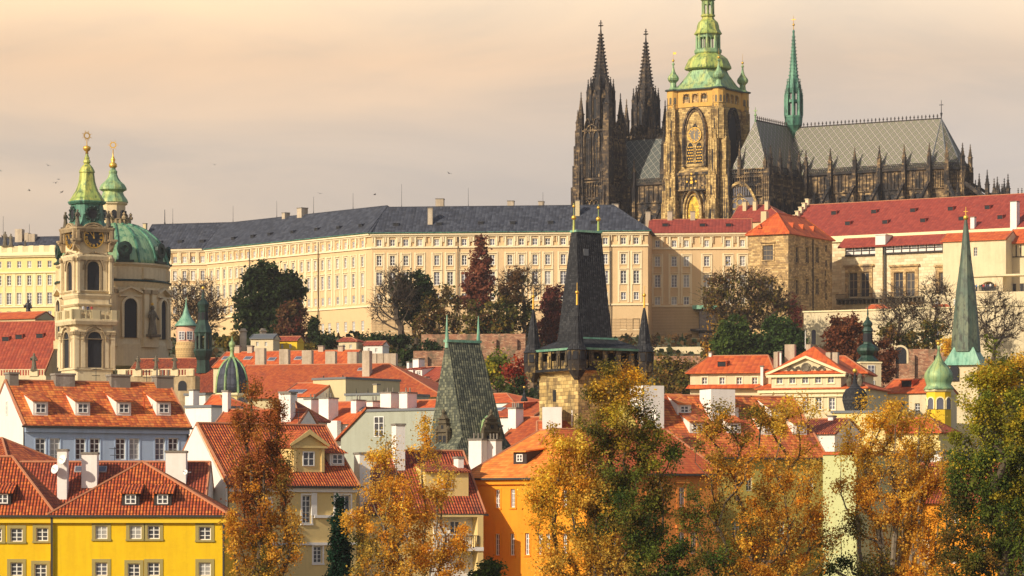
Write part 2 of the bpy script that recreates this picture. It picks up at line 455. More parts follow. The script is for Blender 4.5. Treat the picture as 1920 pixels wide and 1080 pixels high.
def uvmesh(me):
    uvl = me.uv_layers.new(name='UVMap')
    nl = len(me.loops)
    if nl == 0: return
    co = np.empty(len(me.vertices) * 3, 'f'); me.vertices.foreach_get('co', co); co = co.reshape(-1, 3)
    li = np.empty(nl, 'i'); me.loops.foreach_get('vertex_index', li)
    npoly = len(me.polygons)
    nr = np.empty(npoly * 3, 'f'); me.polygons.foreach_get('normal', nr); nr = nr.reshape(-1, 3)
    lt = np.empty(npoly, 'i'); me.polygons.foreach_get('loop_total', lt)
    n = np.repeat(nr, lt, axis=0)
    u = np.stack([-n[:, 1], n[:, 0], np.zeros(len(n))], 1)
    L = np.linalg.norm(u, axis=1)
    flat = L < 0.03
    u[flat] = (1, 0, 0); L[flat] = 1
    u /= L[:, None]
    v = np.cross(n, u)
    p = co[li]
    uv = np.stack([(p * u).sum(1), (p * v).sum(1)], 1).astype('f')
    uvl.data.foreach_set('uv', uv.ravel())

def empty(name, loc, label, cat, rz=0.0, group=None, kind=None):
    o = bpy.data.objects.new(name, None)
    COL.objects.link(o)
    o.location = loc; o.rotation_euler = (0, 0, rz)
    o.empty_display_size = 0.5
    tag(o, label, cat, group, kind)
    return o

def tag(o, label=None, cat=None, group=None, kind=None):
    if label: o['label'] = label
    if cat: o['category'] = cat
    if group: o['group'] = group
    if kind: o['kind'] = kind
    return o

def P(px, py, D):
    return Vector(((px - 960) * D / F, D, HC + (HY - py) * D / F))

class Fr:
    """frame of a facade: origin at its left front corner, x along it, y into the building"""
    def __init__(s, a, b=None, ang=None, gz=0.0):
        s.o = Vector(((a[0] - 960) * a[1] / F, a[1]))
        if b is not None:
            e = Vector(((b[0] - 960) * b[1] / F, b[1])) - s.o
            s.w = e.length
            s.ang = math.atan2(e.y, e.x)
        else:
            s.ang = R(ang); s.w = 0
        s.u = Vector((math.cos(s.ang), math.sin(s.ang)))
        s.n = Vector((-math.sin(s.ang), math.cos(s.ang)))
        s.gz = gz
    def pt(s, px, py, yd=0.0):
        k = (px - 960) / F
        bx = s.o + s.n * yd
        # bx + l*u = t*(k,1)
        det = s.u.x * -1.0 + k * s.u.y
        l = (bx.x * 1.0 - k * bx.y) / det
        t = bx.y + l * s.u.y
        return l, yd, HC + (HY - py) * t / F - s.gz
    def side(s, px, py, x):
        k = (px - 960) / F
        bx = s.o + s.u * x
        det = s.n.x * -1.0 + k * s.n.y
        l = (bx.x - k * bx.y) / det
        t = bx.y + l * s.n.y
        return x, l, HC + (HY - py) * t / F - s.gz
    def wy(s, x, y):
        return (s.o + s.u * x + s.n * y).y
    def z(s, py, x=0.0, y=0.0):
        return HC + (HY - py) * s.wy(x, y) / F - s.gz
    def m(s, npx, x=0.0, y=0.0):
        return npx * s.wy(x, y) / F
    def root(s, name, label, cat, group=None):
        return empty(name, (s.o.x, s.o.y, s.gz), label, cat, s.ang, group)

# ---- windows
_wc = {}
def wmesh(kind, w, h, cols, rows, t, fmat, extra=None):
    key = (kind, round(w, 2), round(h, 2), cols, rows, t, fmat, str(extra))
    if key in _wc: return _wc[key]
    mb = MB()
    if kind == 'frame':
        mb.box(-w/2, -w/2+t, 0, .08, -h/2, h/2); mb.box(w/2-t, w/2, 0, .08, -h/2, h/2)
        mb.box(-w/2+t, w/2-t, 0, .08, h/2-t, h/2); mb.box(-w/2+t, w/2-t, 0, .08, -h/2, -h/2+t)
        q = t * 0.75
        for i in range(1, cols):
            x = -w/2 + w*i/cols
            qq = t * 1.1 if (cols % 2 == 0 and i == cols // 2) else q * .6
            mb.box(x-qq/2, x+qq/2, .01, .07, -h/2+t, h/2-t)
        for i in range(1, rows):
            z = -h/2 + h*i/rows
            qq = q if rows < 4 or i == rows - 1 else q * .6
            mb.box(-w/2+t, w/2-t, .013, .067, z-qq/2, z+qq/2)
    elif kind == 'pane':
        mb.box(-w/2+t*.5, w/2-t*.5, .04, .055, -h/2+t*.5, h/2-t*.5)
    elif kind == 'surround':
        s_, pr, sill, hood = extra
        mb.box(-w/2-s_, -w/2-.003, -pr, .02, -h/2, h/2+s_); mb.box(w/2+.003, w/2+s_, -pr, .02, -h/2, h/2+s_)
        mb.box(-w/2-.003, w/2+.003, -pr, .02, h/2+.003, h/2+s_)
        mb.box(-w/2-s_-sill*.5, w/2+s_+sill*.5, -pr-sill, .02, -h/2-.16, -h/2-.003)
        if hood:
            mb.box(-w/2-s_-.15, w/2+s_+.15, -pr-.22, .02, h/2+s_+.15, h/2+s_+.15+hood)
    me = bpy.data.meshes.new({'frame': 'window', 'pane': 'pane', 'surround': 'surround'}[kind])
    me.from_pydata(mb.v, [], mb.f); uvmesh(me)
    me.materials.append(M[fmat])
    _wc[key] = me
    return me

def lobj(name, me, parent, loc=(0, 0, 0), rz=0.0):
    o = bpy.data.objects.new(name, me); COL.objects.link(o)
    o.parent = parent; o.location = loc
    if rz: o.rotation_euler = (0, 0, rz)
    return o

def window(root, x, y, z, w, h, rz=0.0, cols=2, rows=3, t=.09, fmat='frame', pane='p_dark', surr=None, smat='pal_trim', rec=.18, name='window'):
    w = round(w, 1); h = round(h, 1)
    c, s_ = math.cos(rz), math.sin(rz)
    # recess: move inwards along local +y of the window
    f = lobj(name, wmesh('frame', w, h, cols, rows, t, fmat), root, (x - s_ * rec, y + c * rec, z), rz)
    lobj('pane', wmesh('pane', w, h, 1, 1, t, pane), f)
    if surr:
        lobj('surround', wmesh('surround', w, h, 1, 1, 0, smat, surr), f, (0, -rec, 0))
    return f

def panel(mb, o, u, nin, w, z0, z1, holes, d=.3):
    """wall in the plane o + u*x, openings as (x0,x1,za,zb) with reveals of depth d along nin"""
    o = Vector(o); u = Vector(u); nin = Vector(nin)
    xs = sorted({0.0, w, *[round(q, 4) for h_ in holes for q in h_[:2]]})
    zs = sorted({z0, z1, *[round(q, 4) for h_ in holes for q in h_[2:]]})
    xs = [x for x in xs if -1e-6 <= x <= w + 1e-6]; zs = [z for z in zs if z0 - 1e-6 <= z <= z1 + 1e-6]
    def pt(x, z, k=0.0):
        p = o + u * x + nin * k
        return (p.x, p.y, z)
    for i in range(len(xs) - 1):
        run = None
        for j in range(len(zs) - 1):
            cx = (xs[i] + xs[i+1]) / 2; cz = (zs[j] + zs[j+1]) / 2
            ins = any(h_[0] < cx < h_[1] and h_[2] < cz < h_[3] for h_ in holes)
            if ins:
                if run is not None:
                    mb.quad(pt(xs[i], run), pt(xs[i+1], run), pt(xs[i+1], zs[j]), pt(xs[i], zs[j])); run = None
            elif run is None:
                run = zs[j]
        if run is not None:
            mb.quad(pt(xs[i], run), pt(xs[i+1], run), pt(xs[i+1], zs[-1]), pt(xs[i], zs[-1]))
    for a, b_, za, zb in holes:
        mb.quad(pt(a, za), pt(a, za, d), pt(a, zb, d), pt(a, zb))
        mb.quad(pt(b_, za, d), pt(b_, za), pt(b_, zb), pt(b_, zb, d))
        mb.quad(pt(a, za), pt(b_, za), pt(b_, za, d), pt(a, za, d))
        mb.quad(pt(a, zb, d), pt(b_, zb, d), pt(b_, zb), pt(a, zb))
        mb.quad(pt(a, za, d), pt(b_, za, d), pt(b_, zb, d), pt(a, zb, d))

def arch_pts(w, hs, ha, n=6, pointed=True):
    """outline of an arch opening, from (−w/2,0) clockwise over the top"""
    pts = [(-w/2, 0), (-w/2, hs)]
    if pointed:
        for i in range(1, n + 1):
            t = i / n
            pts.append((-w/2 + (w/2) * (1 - math.cos(t * math.pi / 2)) ** 0.8, hs + ha * math.sin(t * math.pi / 2)))
        right = [(-x, z) for x, z in pts[:-1]][::-1]
    else:
        for i in range(1, n + 1):
            t = i / n * math.pi / 2
            pts.append((-w/2 * math.cos(t), hs + ha * math.sin(t)))
        right = [(-x, z) for x, z in pts[:-1]][::-1]
    return pts + right

def arch_ring(mb, cx, z0, w, hs, ha, th, y0, y1, pointed=True, n=6):
    a = arch_pts(w, hs, ha, n, pointed); b = arch_pts(w + 2 * th, hs, ha + th, n, pointed)
    for i in range(len(a) - 1):
        q = [a[i], a[i+1], b[i+1], b[i]]
        mb.prism([(cx + x, z0 + z) for x, z in q], y0, y1)

def arch_fill(mb, cx, z0, w, hs, ha, y0, y1, pointed=True, n=6):
    a = arch_pts(w, hs, ha, n, pointed)
    mb.prism([(cx + x, z0 + z) for x, z in a][::-1], y0, y1)

def facemat(x, y, z, rz):
    return Matrix.Translation((x, y, z)) @ Matrix.Rotation(rz, 4, 'Z')

# ---- clocks with roman numerals
ROM = ['XII', 'I', 'II', 'III', 'IV', 'V', 'VI', 'VII', 'VIII', 'IX', 'X', 'XI']
def numerals(mb, r, h, y0, y1, t):
    for k, s_ in enumerate(ROM):
        ang = -k * math.pi / 6
        wid = {'I': .28, 'V': .55, 'X': .6}
        tot = sum(wid[c] for c in s_) * h
        x = -tot / 2
        for c in s_:
            w = wid[c] * h; xc = x + w / 2; x += w
            segs = {'I': [(0, 0, 0, 1)], 'V': [(-.35, 1, 0, 0), (0, 0, .35, 1)], 'X': [(-.35, 0, .35, 1), (-.35, 1, .35, 0)]}[c]
            for (xa, za, xb, zb) in segs:
                xa, xb = xc + xa * w, xc + xb * w
                za, zb = r - h/2 + za * h, r - h/2 + zb * h
                q = [(xa - t, za), (xa + t, za), (xb + t, zb), (xb - t, zb)]
                rq = [(px_ * math.cos(ang) - pz * math.sin(ang), px_ * math.sin(ang) + pz * math.cos(ang)) for px_, pz in q]
                mb.prism(rq, y0, y1)

def disc(mb, r, y0, y1, n=32, r_in=0.0):
    o = [(r * math.cos(2*math.pi*i/n), r * math.sin(2*math.pi*i/n)) for i in range(n)]
    if r_in:
        q = [(r_in * math.cos(2*math.pi*i/n), r_in * math.sin(2*math.pi*i/n)) for i in range(n)]
        for i in range(n):
            j = (i + 1) % n
            mb.prism([q[i], q[j], o[j], o[i]], y0, y1)
    else:
        mb.prism(o, y0, y1)

def clock(root, x, y, z, rz, r, face, marks, hour=-12, minute=-45):
    """hour / minute hand angles in degrees, clockwise from twelve"""
    mb = MB(); mb.T = facemat(x, y, z, rz)
    disc(mb, r, -.12, .0)
    f = mb.build('clock_face', face, root)
    mb = MB(); mb.T = facemat(x, y, z, rz)
    disc(mb, r * 1.03, -.2, -.125, 32, r * .94)
    numerals(mb, r * .76, r * .27, -.17, -.125, r * .022)
    disc(mb, r * .08, -.25, -.125, 10)
    mb.build('numerals', marks, f)
    mb = MB(); mb.T = facemat(x, y, z, rz)
    for a, L, t in ((hour, .5, .05), (minute, .8, .03)):
        a = R(-a)
        d = Vector((-math.sin(a), math.cos(a))); p = Vector((d.y, -d.x)) * t * r
        q = [-p - d * .12 * r, p - d * .12 * r, p * .5 + d * L * r, -p * .5 + d * L * r]
        mb.prism([(v.x, v.y) for v in q], -.24, -.19)
    mb.build('clock_hands', marks, f)
    return f
# ---------------------------------------------------------------- houses
class House:
    def __init__(s, name, label, cat, a, b, eave, depth, ridge, wall, roof, gz=0.0, ends='hh', ov=.45,
                 front=(), left=(), right=(), group=None, yr=None, gutter=False, surr=None, smat='pal_trim',
                 fmat='frame', panes=('p_dark',), zmin=None, rec=.2, ridge_h=None, base=None):
        s.fr = fr = Fr(a, b, gz=gz)
        s.root = fr.root(name, label, cat, group)
        s.W = W_ = fr.w; s.d = depth; s.ov = ov
        s.h = h = fr.z(eave)
        s.yr = yr = depth / 2 if yr is None else yr
        s.surr, s.smat, s.fmat, s.panes, s.rec = surr, smat, fmat, panes, rec
        z0 = 0.0 if zmin is None else zmin - gz
        rs = random.Random(len(label) * 7 + int(a[0]))
        # walls
        mb = MB()
        specs = []
        def mk(lst, side):
            holes = []
            for it in lst:
                px, py, w, hh = it[:4]
                op = it[4] if len(it) > 4 else {}
                if side == 'f':
                    x, _, z = fr.pt(px, py); D_ = fr.wy(x, 0)
                else:
                    xx = 0.0 if side == 'l' else W_
                    _, y, z = fr.side(px, py, xx); D_ = fr.wy(xx, y)
                    x = depth - y if side == 'l' else y
                if not op.get('m'):
                    w = w * D_ / F; hh = hh * D_ / F
                w = round(w, 1); hh = round(hh, 1)
                L = W_ if side == 'f' else depth
                if x - w/2 < .1 or x + w/2 > L - .1 or z + hh/2 > h - .02 or z - hh/2 < z0: continue
                holes.append((x - w/2, x + w/2, z - hh/2, z + hh/2))
                specs.append((side, x, z, w, hh, op))
            return holes
        panel(mb, (0, 0, 0), (1, 0, 0), (0, 1, 0), W_, z0, h, mk(front, 'f'))
        panel(mb, (0, depth, 0), (0, -1, 0), (1, 0, 0), depth, z0, h, mk(left, 'l'))
        panel(mb, (W_, 0, 0), (0, 1, 0), (-1, 0, 0), depth, z0, h, mk(right, 'r'))
        mb.quad((W_, depth, z0), (0, depth, z0), (0, depth, h), (W_, depth, h))
        s.wall = mb.build('wall', wall, s.root)
        s.nwin = 0
        for side, x, z, w, hh, op in specs:
            rz = {'f': 0, 'l': -math.pi/2, 'r': math.pi/2}[side]
            X, Y = {'f': (x, 0), 'l': (0, depth - x), 'r': (W_, x)}[side]
            o = dict(cols=2, rows=3, t=.09, fmat=fmat, pane=rs.choice(panes), surr=surr, smat=smat, rec=rec)
            o.update({k: v for k, v in op.items() if k != 'm'})
            window(s.root, X, Y, z, w, hh, rz, **o)
        # roof
        s.roof = None
        if ridge is not None:
            if ridge_h is not None:
                zr = h + ridge_h
                xa, xb = ridge[0], ridge[1]
            else:
                xa, _, zr = fr.pt(ridge[0], ridge[2], yr)
                xb, _, zr2 = fr.pt(ridge[1], ridge[2], yr)
                zr = (zr + zr2) / 2
            if ends[0] == 'g': xa = -.14
            if ends[1] == 'g': xb = W_ + .14
            s.zr = zr; s.xa = xa; s.xb = xb
            x0 = -ov if ends[0] == 'h' else -.14
            x1 = W_ + ov if ends[1] == 'h' else W_ + .14
            s.x0, s.x1 = x0, x1
            e = .16
            A = [(x0, -ov), (x1, -ov), (x1, depth + ov), (x0, depth + ov)]
            mb = MB()
            mb.loft([[(x, y, h) for x, y in A], [(x, y, h + e) for x, y in A]], True, False)
            p = [(x, y, h + e) for x, y in A] + [(xa, yr, zr), (xb, yr, zr)]
            mb.add(p, [(0, 1, 5, 4), (2, 3, 4, 5), (3, 0, 4), (1, 2, 5)])
            s.roof = mb.build('roof', roof, s.root)
            mb = MB(); r_ = .13
            mb.tube((xa, yr, zr), (xb, yr, zr), r_, r_, 6)
            for k, q in ((0, 4), (3, 4), (1, 5), (2, 5)):
                mb.tube(p[k], p[q], r_ * .9, r_ * .9, 5)
            mb.build('ridge_tiles', 'ridge' if roof.startswith('t_') else roof, s.roof)
            for k, X in ((0, 0.0), (1, W_)):
                if ends[k] == 'g':
                    sg = -1 if k == 0 else 1
                    mb = MB()
                    tri = [(X, 0, h - .1), (X, depth, h - .1), (X, yr, zr - .22)]
                    tri2 = [(X + sg * .17, y + (.0 if abs(y - yr) < .01 else (.0)), z) for _, y, z in tri]
                    mb.loft([tri, tri2])
                    mb.build('gable', wall, s.root)
        else:
            mb = MB(); mb.box(-.15, W_ + .15, -.15, depth + .15, h, h + .3)
            s.roof = mb.build('roof', roof, s.root); s.zr = h + .3
        if gutter:
            mb = MB(); mb.box(-ov - .05, W_ + ov + .05, -ov - .16, -ov - .01, h - .08, h + .1)
            mb.build('gutter', 'gutter', s.root)
    def rz(s, y):
        e = .16
        if y <= s.yr:
            return s.h + e + (y + s.ov) / (s.yr + s.ov) * (s.zr - s.h - e)
        return s.zr - (y - s.yr) / (s.d + s.ov - s.yr) * (s.zr - s.h - e)
    def on(s, px, py):
        lo, hi = -s.ov, s.yr
        for _ in range(30):
            m_ = (lo + hi) / 2
            x, _, z = s.fr.pt(px, py, m_)
            if z > s.rz(m_): lo = m_
            else: hi = m_
        return s.fr.pt(px, py, (lo + hi) / 2)
    def onside(s, px, py, right=True):
        """point on the hip slope at an end"""
        e = .16
        xr, xe = (s.xb, s.x1) if right else (s.xa, s.x0)
        lo, hi = 0.0, 1.0
        for _ in range(30):
            t = (lo + hi) / 2
            X = xe + (xr - xe) * t
            _, y, z = s.fr.side(px, py, X)
            if z > s.h + e + t * (s.zr - s.h - e): lo = t
            else: hi = t
        X = xe + (xr - xe) * lo
        return s.fr.side(px, py, X)
    def chimney(s, px, top, wpx, yd=None, dm=None, mat='chim', cap=True, drop=2.5, pots=0, bot=None, name='chimney', capmat=None):
        if bot is not None:
            x, yd, zb = s.on(px, bot)
        else:
            yd = s.yr if yd is None else yd
            zb = s.rz(yd)
        x, _, zt = s.fr.pt(px, top, yd)
        w = s.fr.m(wpx, x, yd); dm = w if dm is None else dm
        mb = MB()
        mb.box(x - w/2, x + w/2, yd - dm/2, yd + dm/2, zb - drop, zt)
        c = mb.build(name, mat, s.roof)
        if cap:
            mb = MB()
            mb.box(x - w/2 - .08, x + w/2 + .08, yd - dm/2 - .08, yd + dm/2 + .08, zt + .003, zt + .18)
            mb.build('cap', capmat or 'conc', c)
        if pots:
            mb = MB()
            for i in range(pots):
                xx = x - w/2 + w * (i + .5) / pots
                mb.tube((xx, yd, zt + .15), (xx, yd, zt + .75), .1, .09, 6)
            mb.build('chimney_pot', 'conc', c)
        return x, yd, zt
    def dormer(s, px, pyb, w, hh, kind='shed', cheek='white', roofm=None, win=None, fmat=None, pane='p_dark', wm=None, run=None, over=.12):
        """px, pyb: middle of the foot of the dormer's face on the roof; sizes in metres"""
        x, y, z = s.on(px, pyb)
        roofm = roofm or s.roof.data.materials[0]
        slope = (s.zr - s.h - .16) / (s.yr + s.ov)
        mb = MB()
        if kind == 'shed':
            k = .22 * slope if run is None else slope - hh / run
            L = hh / (slope - k)
            zt = z + hh
            pr = [(y, z - .3), (y, zt), (y + L, zt + k * L), (y + L, zt + k * L - .5)]
            mb.loft([[(x - w/2, a, b) for a, b in pr], [(x + w/2, a, b) for a, b in pr]])
            d = mb.build('dormer', cheek, s.roof)
            mb = MB()
            o_ = over
            pr = [(y - .3, zt - .3*k + .02), (y - .3, zt - .3*k + .14), (y + L + .2, zt + k * (L+.2) + .14), (y + L + .2, zt + k * (L+.2) + .02)]
            mb.loft([[(x - w/2 - o_, a, b) for a, b in pr], [(x + w/2 + o_, a, b) for a, b in pr]])
            mb.build('dormer_roof', roofm, d)
        elif kind == 'hipped':
            g = w * .5; L = (hh + g) / slope; zt = z + hh
            mb.box(x - w/2, x + w/2, y, y + hh / slope, z - .3, zt)
            d = mb.build('dormer', cheek, s.roof)
            mb = MB(); e = w/2 + .3
            mb.add([(x - e, y - .3, zt - .05), (x + e, y - .3, zt - .05), (x + e, y + hh/slope, zt - .05), (x - e, y + hh/slope, zt - .05), (x, y + .55, zt + g), (x, y + L, zt + g)], [(0, 1, 4), (1, 2, 5, 4), (3, 0, 4, 5), (2, 3, 5), (3, 2, 1, 0)])
            mb.build('dormer_roof', roofm, d)
        elif kind == 'pediment':
            g = w * .38
            L = (hh + g) / slope
            zt = z + hh
            mb.box(x - w/2, x + w/2, y, y + hh / slope, z - .3, zt)
            mb.loft([[(x - w/2, yy, zt), (x + w/2, yy, zt), (x, yy, zt + g - .05)] for yy in (y + .02, y + L)])
            d = mb.build('dormer', cheek, s.roof)
            mb = MB()
            for sg in (-1, 1):
                a = [(x, zt + g), (x, zt + g + .14), (x + sg * (w/2 + .25), zt + .14 - .25 * g / (w/2) + .05), (x + sg * (w/2 + .25), zt - .25 * g / (w/2))]
                mb.loft([[(p, yy, q) for p, q in a] for yy in (y - .25, y + L)])
            mb.build('dormer_roof', roofm, d)
            if kind == 'pediment':
                mb = MB()
                mb.box(x - w/2 - .22, x + w/2 + .22, y - .22, y - .02, zt - .22, zt - .02)
                for sg in (-1, 1):
                    mb.box(x + sg * w * .42 - .14, x + sg * w * .42 + .14, y - .12, y - .003, z, zt - .24)
                    a = [(x, zt + g - .3), (x, zt + g + .16), (x + sg * (w/2 + .3), zt + .14), (x + sg * (w/2 + .3), zt - .12)]
                    mb.loft([[(p, yy, q) for p, q in a] for yy in (y - .32, y - .26)])
                mb.build('dormer_trim', cheek, d)
        ww, wh = wm or (w * .6, hh * .72)
        window(s.roof, x, y, z + hh * .5, ww, wh, 0, rec=-.09, cols=2, rows=2, t=.09, fmat=fmat or 'frame', pane=pane, name='dormer_window')
        return x, y, z
    def skylight(s, px, py, w=.8, hh=1.1):
        x, y, z = s.on(px, py)
        a = math.atan2(s.zr - s.h, s.yr + s.ov)
        mb = MB()
        c, q = math.cos(a), math.sin(a)
        def pp(u, v, n): return (x + u, y + v * c - n * q, z + v * q + n * c)
        ring = [(-w/2, -hh/2), (w/2, -hh/2), (w/2, hh/2), (-w/2, hh/2)]
        mb.loft([[pp(u, v, -.02) for u, v in ring], [pp(u, v, .12) for u, v in ring]])
        f = mb.build('skylight', 'frame_g', s.roof)
        mb = MB()
        mb.loft([[pp(u*.8, v*.8, .121) for u, v in ring], [pp(u*.8, v*.8, .14) for u, v in ring]])
        mb.build('pane', 'p_mid', f)
    def hood(s, px, py, w=.9, hh=.55, side=None, mat=None):
        """small roof vent: a little shed-roofed box with a dark mouth"""
        x, y, z = s.on(px, py)
        slope = (s.zr - s.h) / (s.yr + s.ov)
        L = hh / slope * 1.25
        mb = MB()
        mb.loft([[(x + sg * w/2, y, z - .1), (x + sg * w/2, y, z + hh), (x + sg * w/2, y + L, z + L * slope + .05)] for sg in (-1, 1)])
        mb.box(x - w/2 - .12, x + w/2 + .12, y - .15, y + .1, z + hh - .02, z + hh + .1)
        d = mb.build('roof_vent', mat or s.roof.data.materials[0], s.roof)
        mb = MB(); mb.box(x - w/2 + .1, x + w/2 - .1, y - .04, y + .02, z + .05, z + hh - .05)
        mb.build('vent_opening', 'dark', d)
    def box(s, name, mat, x0, x1, y0, y1, z0, z1, parent=None):
        mb = MB(); mb.box(x0, x1, y0, y1, z0, z1)
        return mb.build(name, mat, parent or s.root)
    def aerial(s, px, top, yd=None):
        yd = s.yr if yd is None else yd
        x, _, zt = s.fr.pt(px, top, yd); mb = MB()
        mb.tube((x, yd, s.rz(yd) - .3), (x, yd, zt), .035, .03, 4)
        for i in range(5):
            y = yd - .5 + i * .25; w = .45 - i * .05
            mb.tube((x - w, y, zt - .15), (x + w, y, zt - .15), .018, .018, 3)
        mb.tube((x, yd - .6, zt - .15), (x, yd + .6, zt - .15), .02, .02, 3)
        mb.box(x - .4, x + .4, yd - .02, yd + .02, zt - .75, zt - .7)
        return mb.build('aerial', 'iron', s.roof)
    def rod(s, px, top, yd=None, r=.06, mat='iron', name='lightning_rod', bot=None):
        yd = s.yr if yd is None else yd
        x, _, zt = s.fr.pt(px, top, yd)
        mb = MB(); mb.tube((x, yd, s.rz(yd) - .3), (x, yd, zt), r, r * .5, 5)
        mb.tube((x, yd, s.rz(yd) - .3), (x, yd, s.rz(yd) + .5), r * 2.2, r * 1.2, 5)
        return mb.build(name, mat, s.roof)

def grid(cols, rows, w, h, **op):
    return [(c, r, w, h, op) if op else (c, r, w, h) for r in rows for c in cols]

def balustrade(mb, x0, x1, y, z, h=1.0, n=None, t=.25):
    mb.box(x0, x1, y, y + t, z, z + .15); mb.box(x0, x1, y, y + t, z + h - .15, z + h)
    n = n or int((x1 - x0) / .5)
    for i in range(n):
        x = x0 + (x1 - x0) * (i + .5) / n
        mb.box(x - .09, x + .09, y + .04, y + t - .04, z + .15, z + h - .15)

# ---------------------------------------------------------------- ground
def ground_z(x, y):
    pts = [(-500, 0), (300, 0), (360, 1), (420, 5), (500, 13), (600, 25), (700, 38), (760, 46), (800, 54), (835, 59), (870, 61), (1300, 62), (2500, 40), (9000, 0)]
    if x < -60 and y < 900:  # the left end of the hill climbs later
        pass
    for (a, za), (b, zb) in zip(pts, pts[1:]):
        if y <= b:
            t = max(0.0, (y - a) / (b - a))
            return za + (zb - za) * t
    return 0.0

# ---------------------------------------------------------------- trees
def leaf_mesh(name, cen, size, cols, out=None, flat=0.35):
    """leaf-sized quads at cen (n,3) with colours cols (n,3)"""
    n = len(cen)
    a = rng.normal(size=(n, 3)); a /= np.linalg.norm(a, axis=1)[:, None]
    if out is not None:
        a = a + out * 0.7
        a /= np.linalg.norm(a, axis=1)[:, None] + 1e-6
    b = rng.normal(size=(n, 3)); b -= (b * a).sum(1)[:, None] * a; b /= np.linalg.norm(b, axis=1)[:, None]
    c = np.cross(a, b)
    sz = size * rng.uniform(.4, 1.6, n)
    b = b * sz[:, None] * .5; c = c * (sz * rng.uniform(.55, 1.0, n))[:, None] * .5
    bend = a * (sz * .15)[:, None]
    v = np.stack([cen - b - c * .6, cen - c + bend, cen + b - c * .3, cen + b * .8 + c, cen - b * .7 + c * .9 + bend], 1).reshape(-1, 3).astype('f')
    me = bpy.data.meshes.new(name)
    me.vertices.add(n * 5); me.loops.add(n * 5); me.polygons.add(n)
    me.vertices.foreach_set('co', v.ravel())
    me.loops.foreach_set('vertex_index', np.arange(n * 5, dtype='i'))
    me.polygons.foreach_set('loop_start', np.arange(0, n * 5, 5, dtype='i'))
    me.polygons.foreach_set('loop_total', np.full(n, 5, dtype='i'))
    me.update(calc_edges=True)
    at = me.color_attributes.new('leaf_colour', 'FLOAT_COLOR', 'POINT')
    cc = np.ones((n * 5, 4), 'f'); cc[:, :3] = np.repeat(np.clip(cols, 0, 1), 5, axis=0)
    at.data.foreach_set('color', cc.ravel())
    me.materials.append(M['leaf'])
    return me

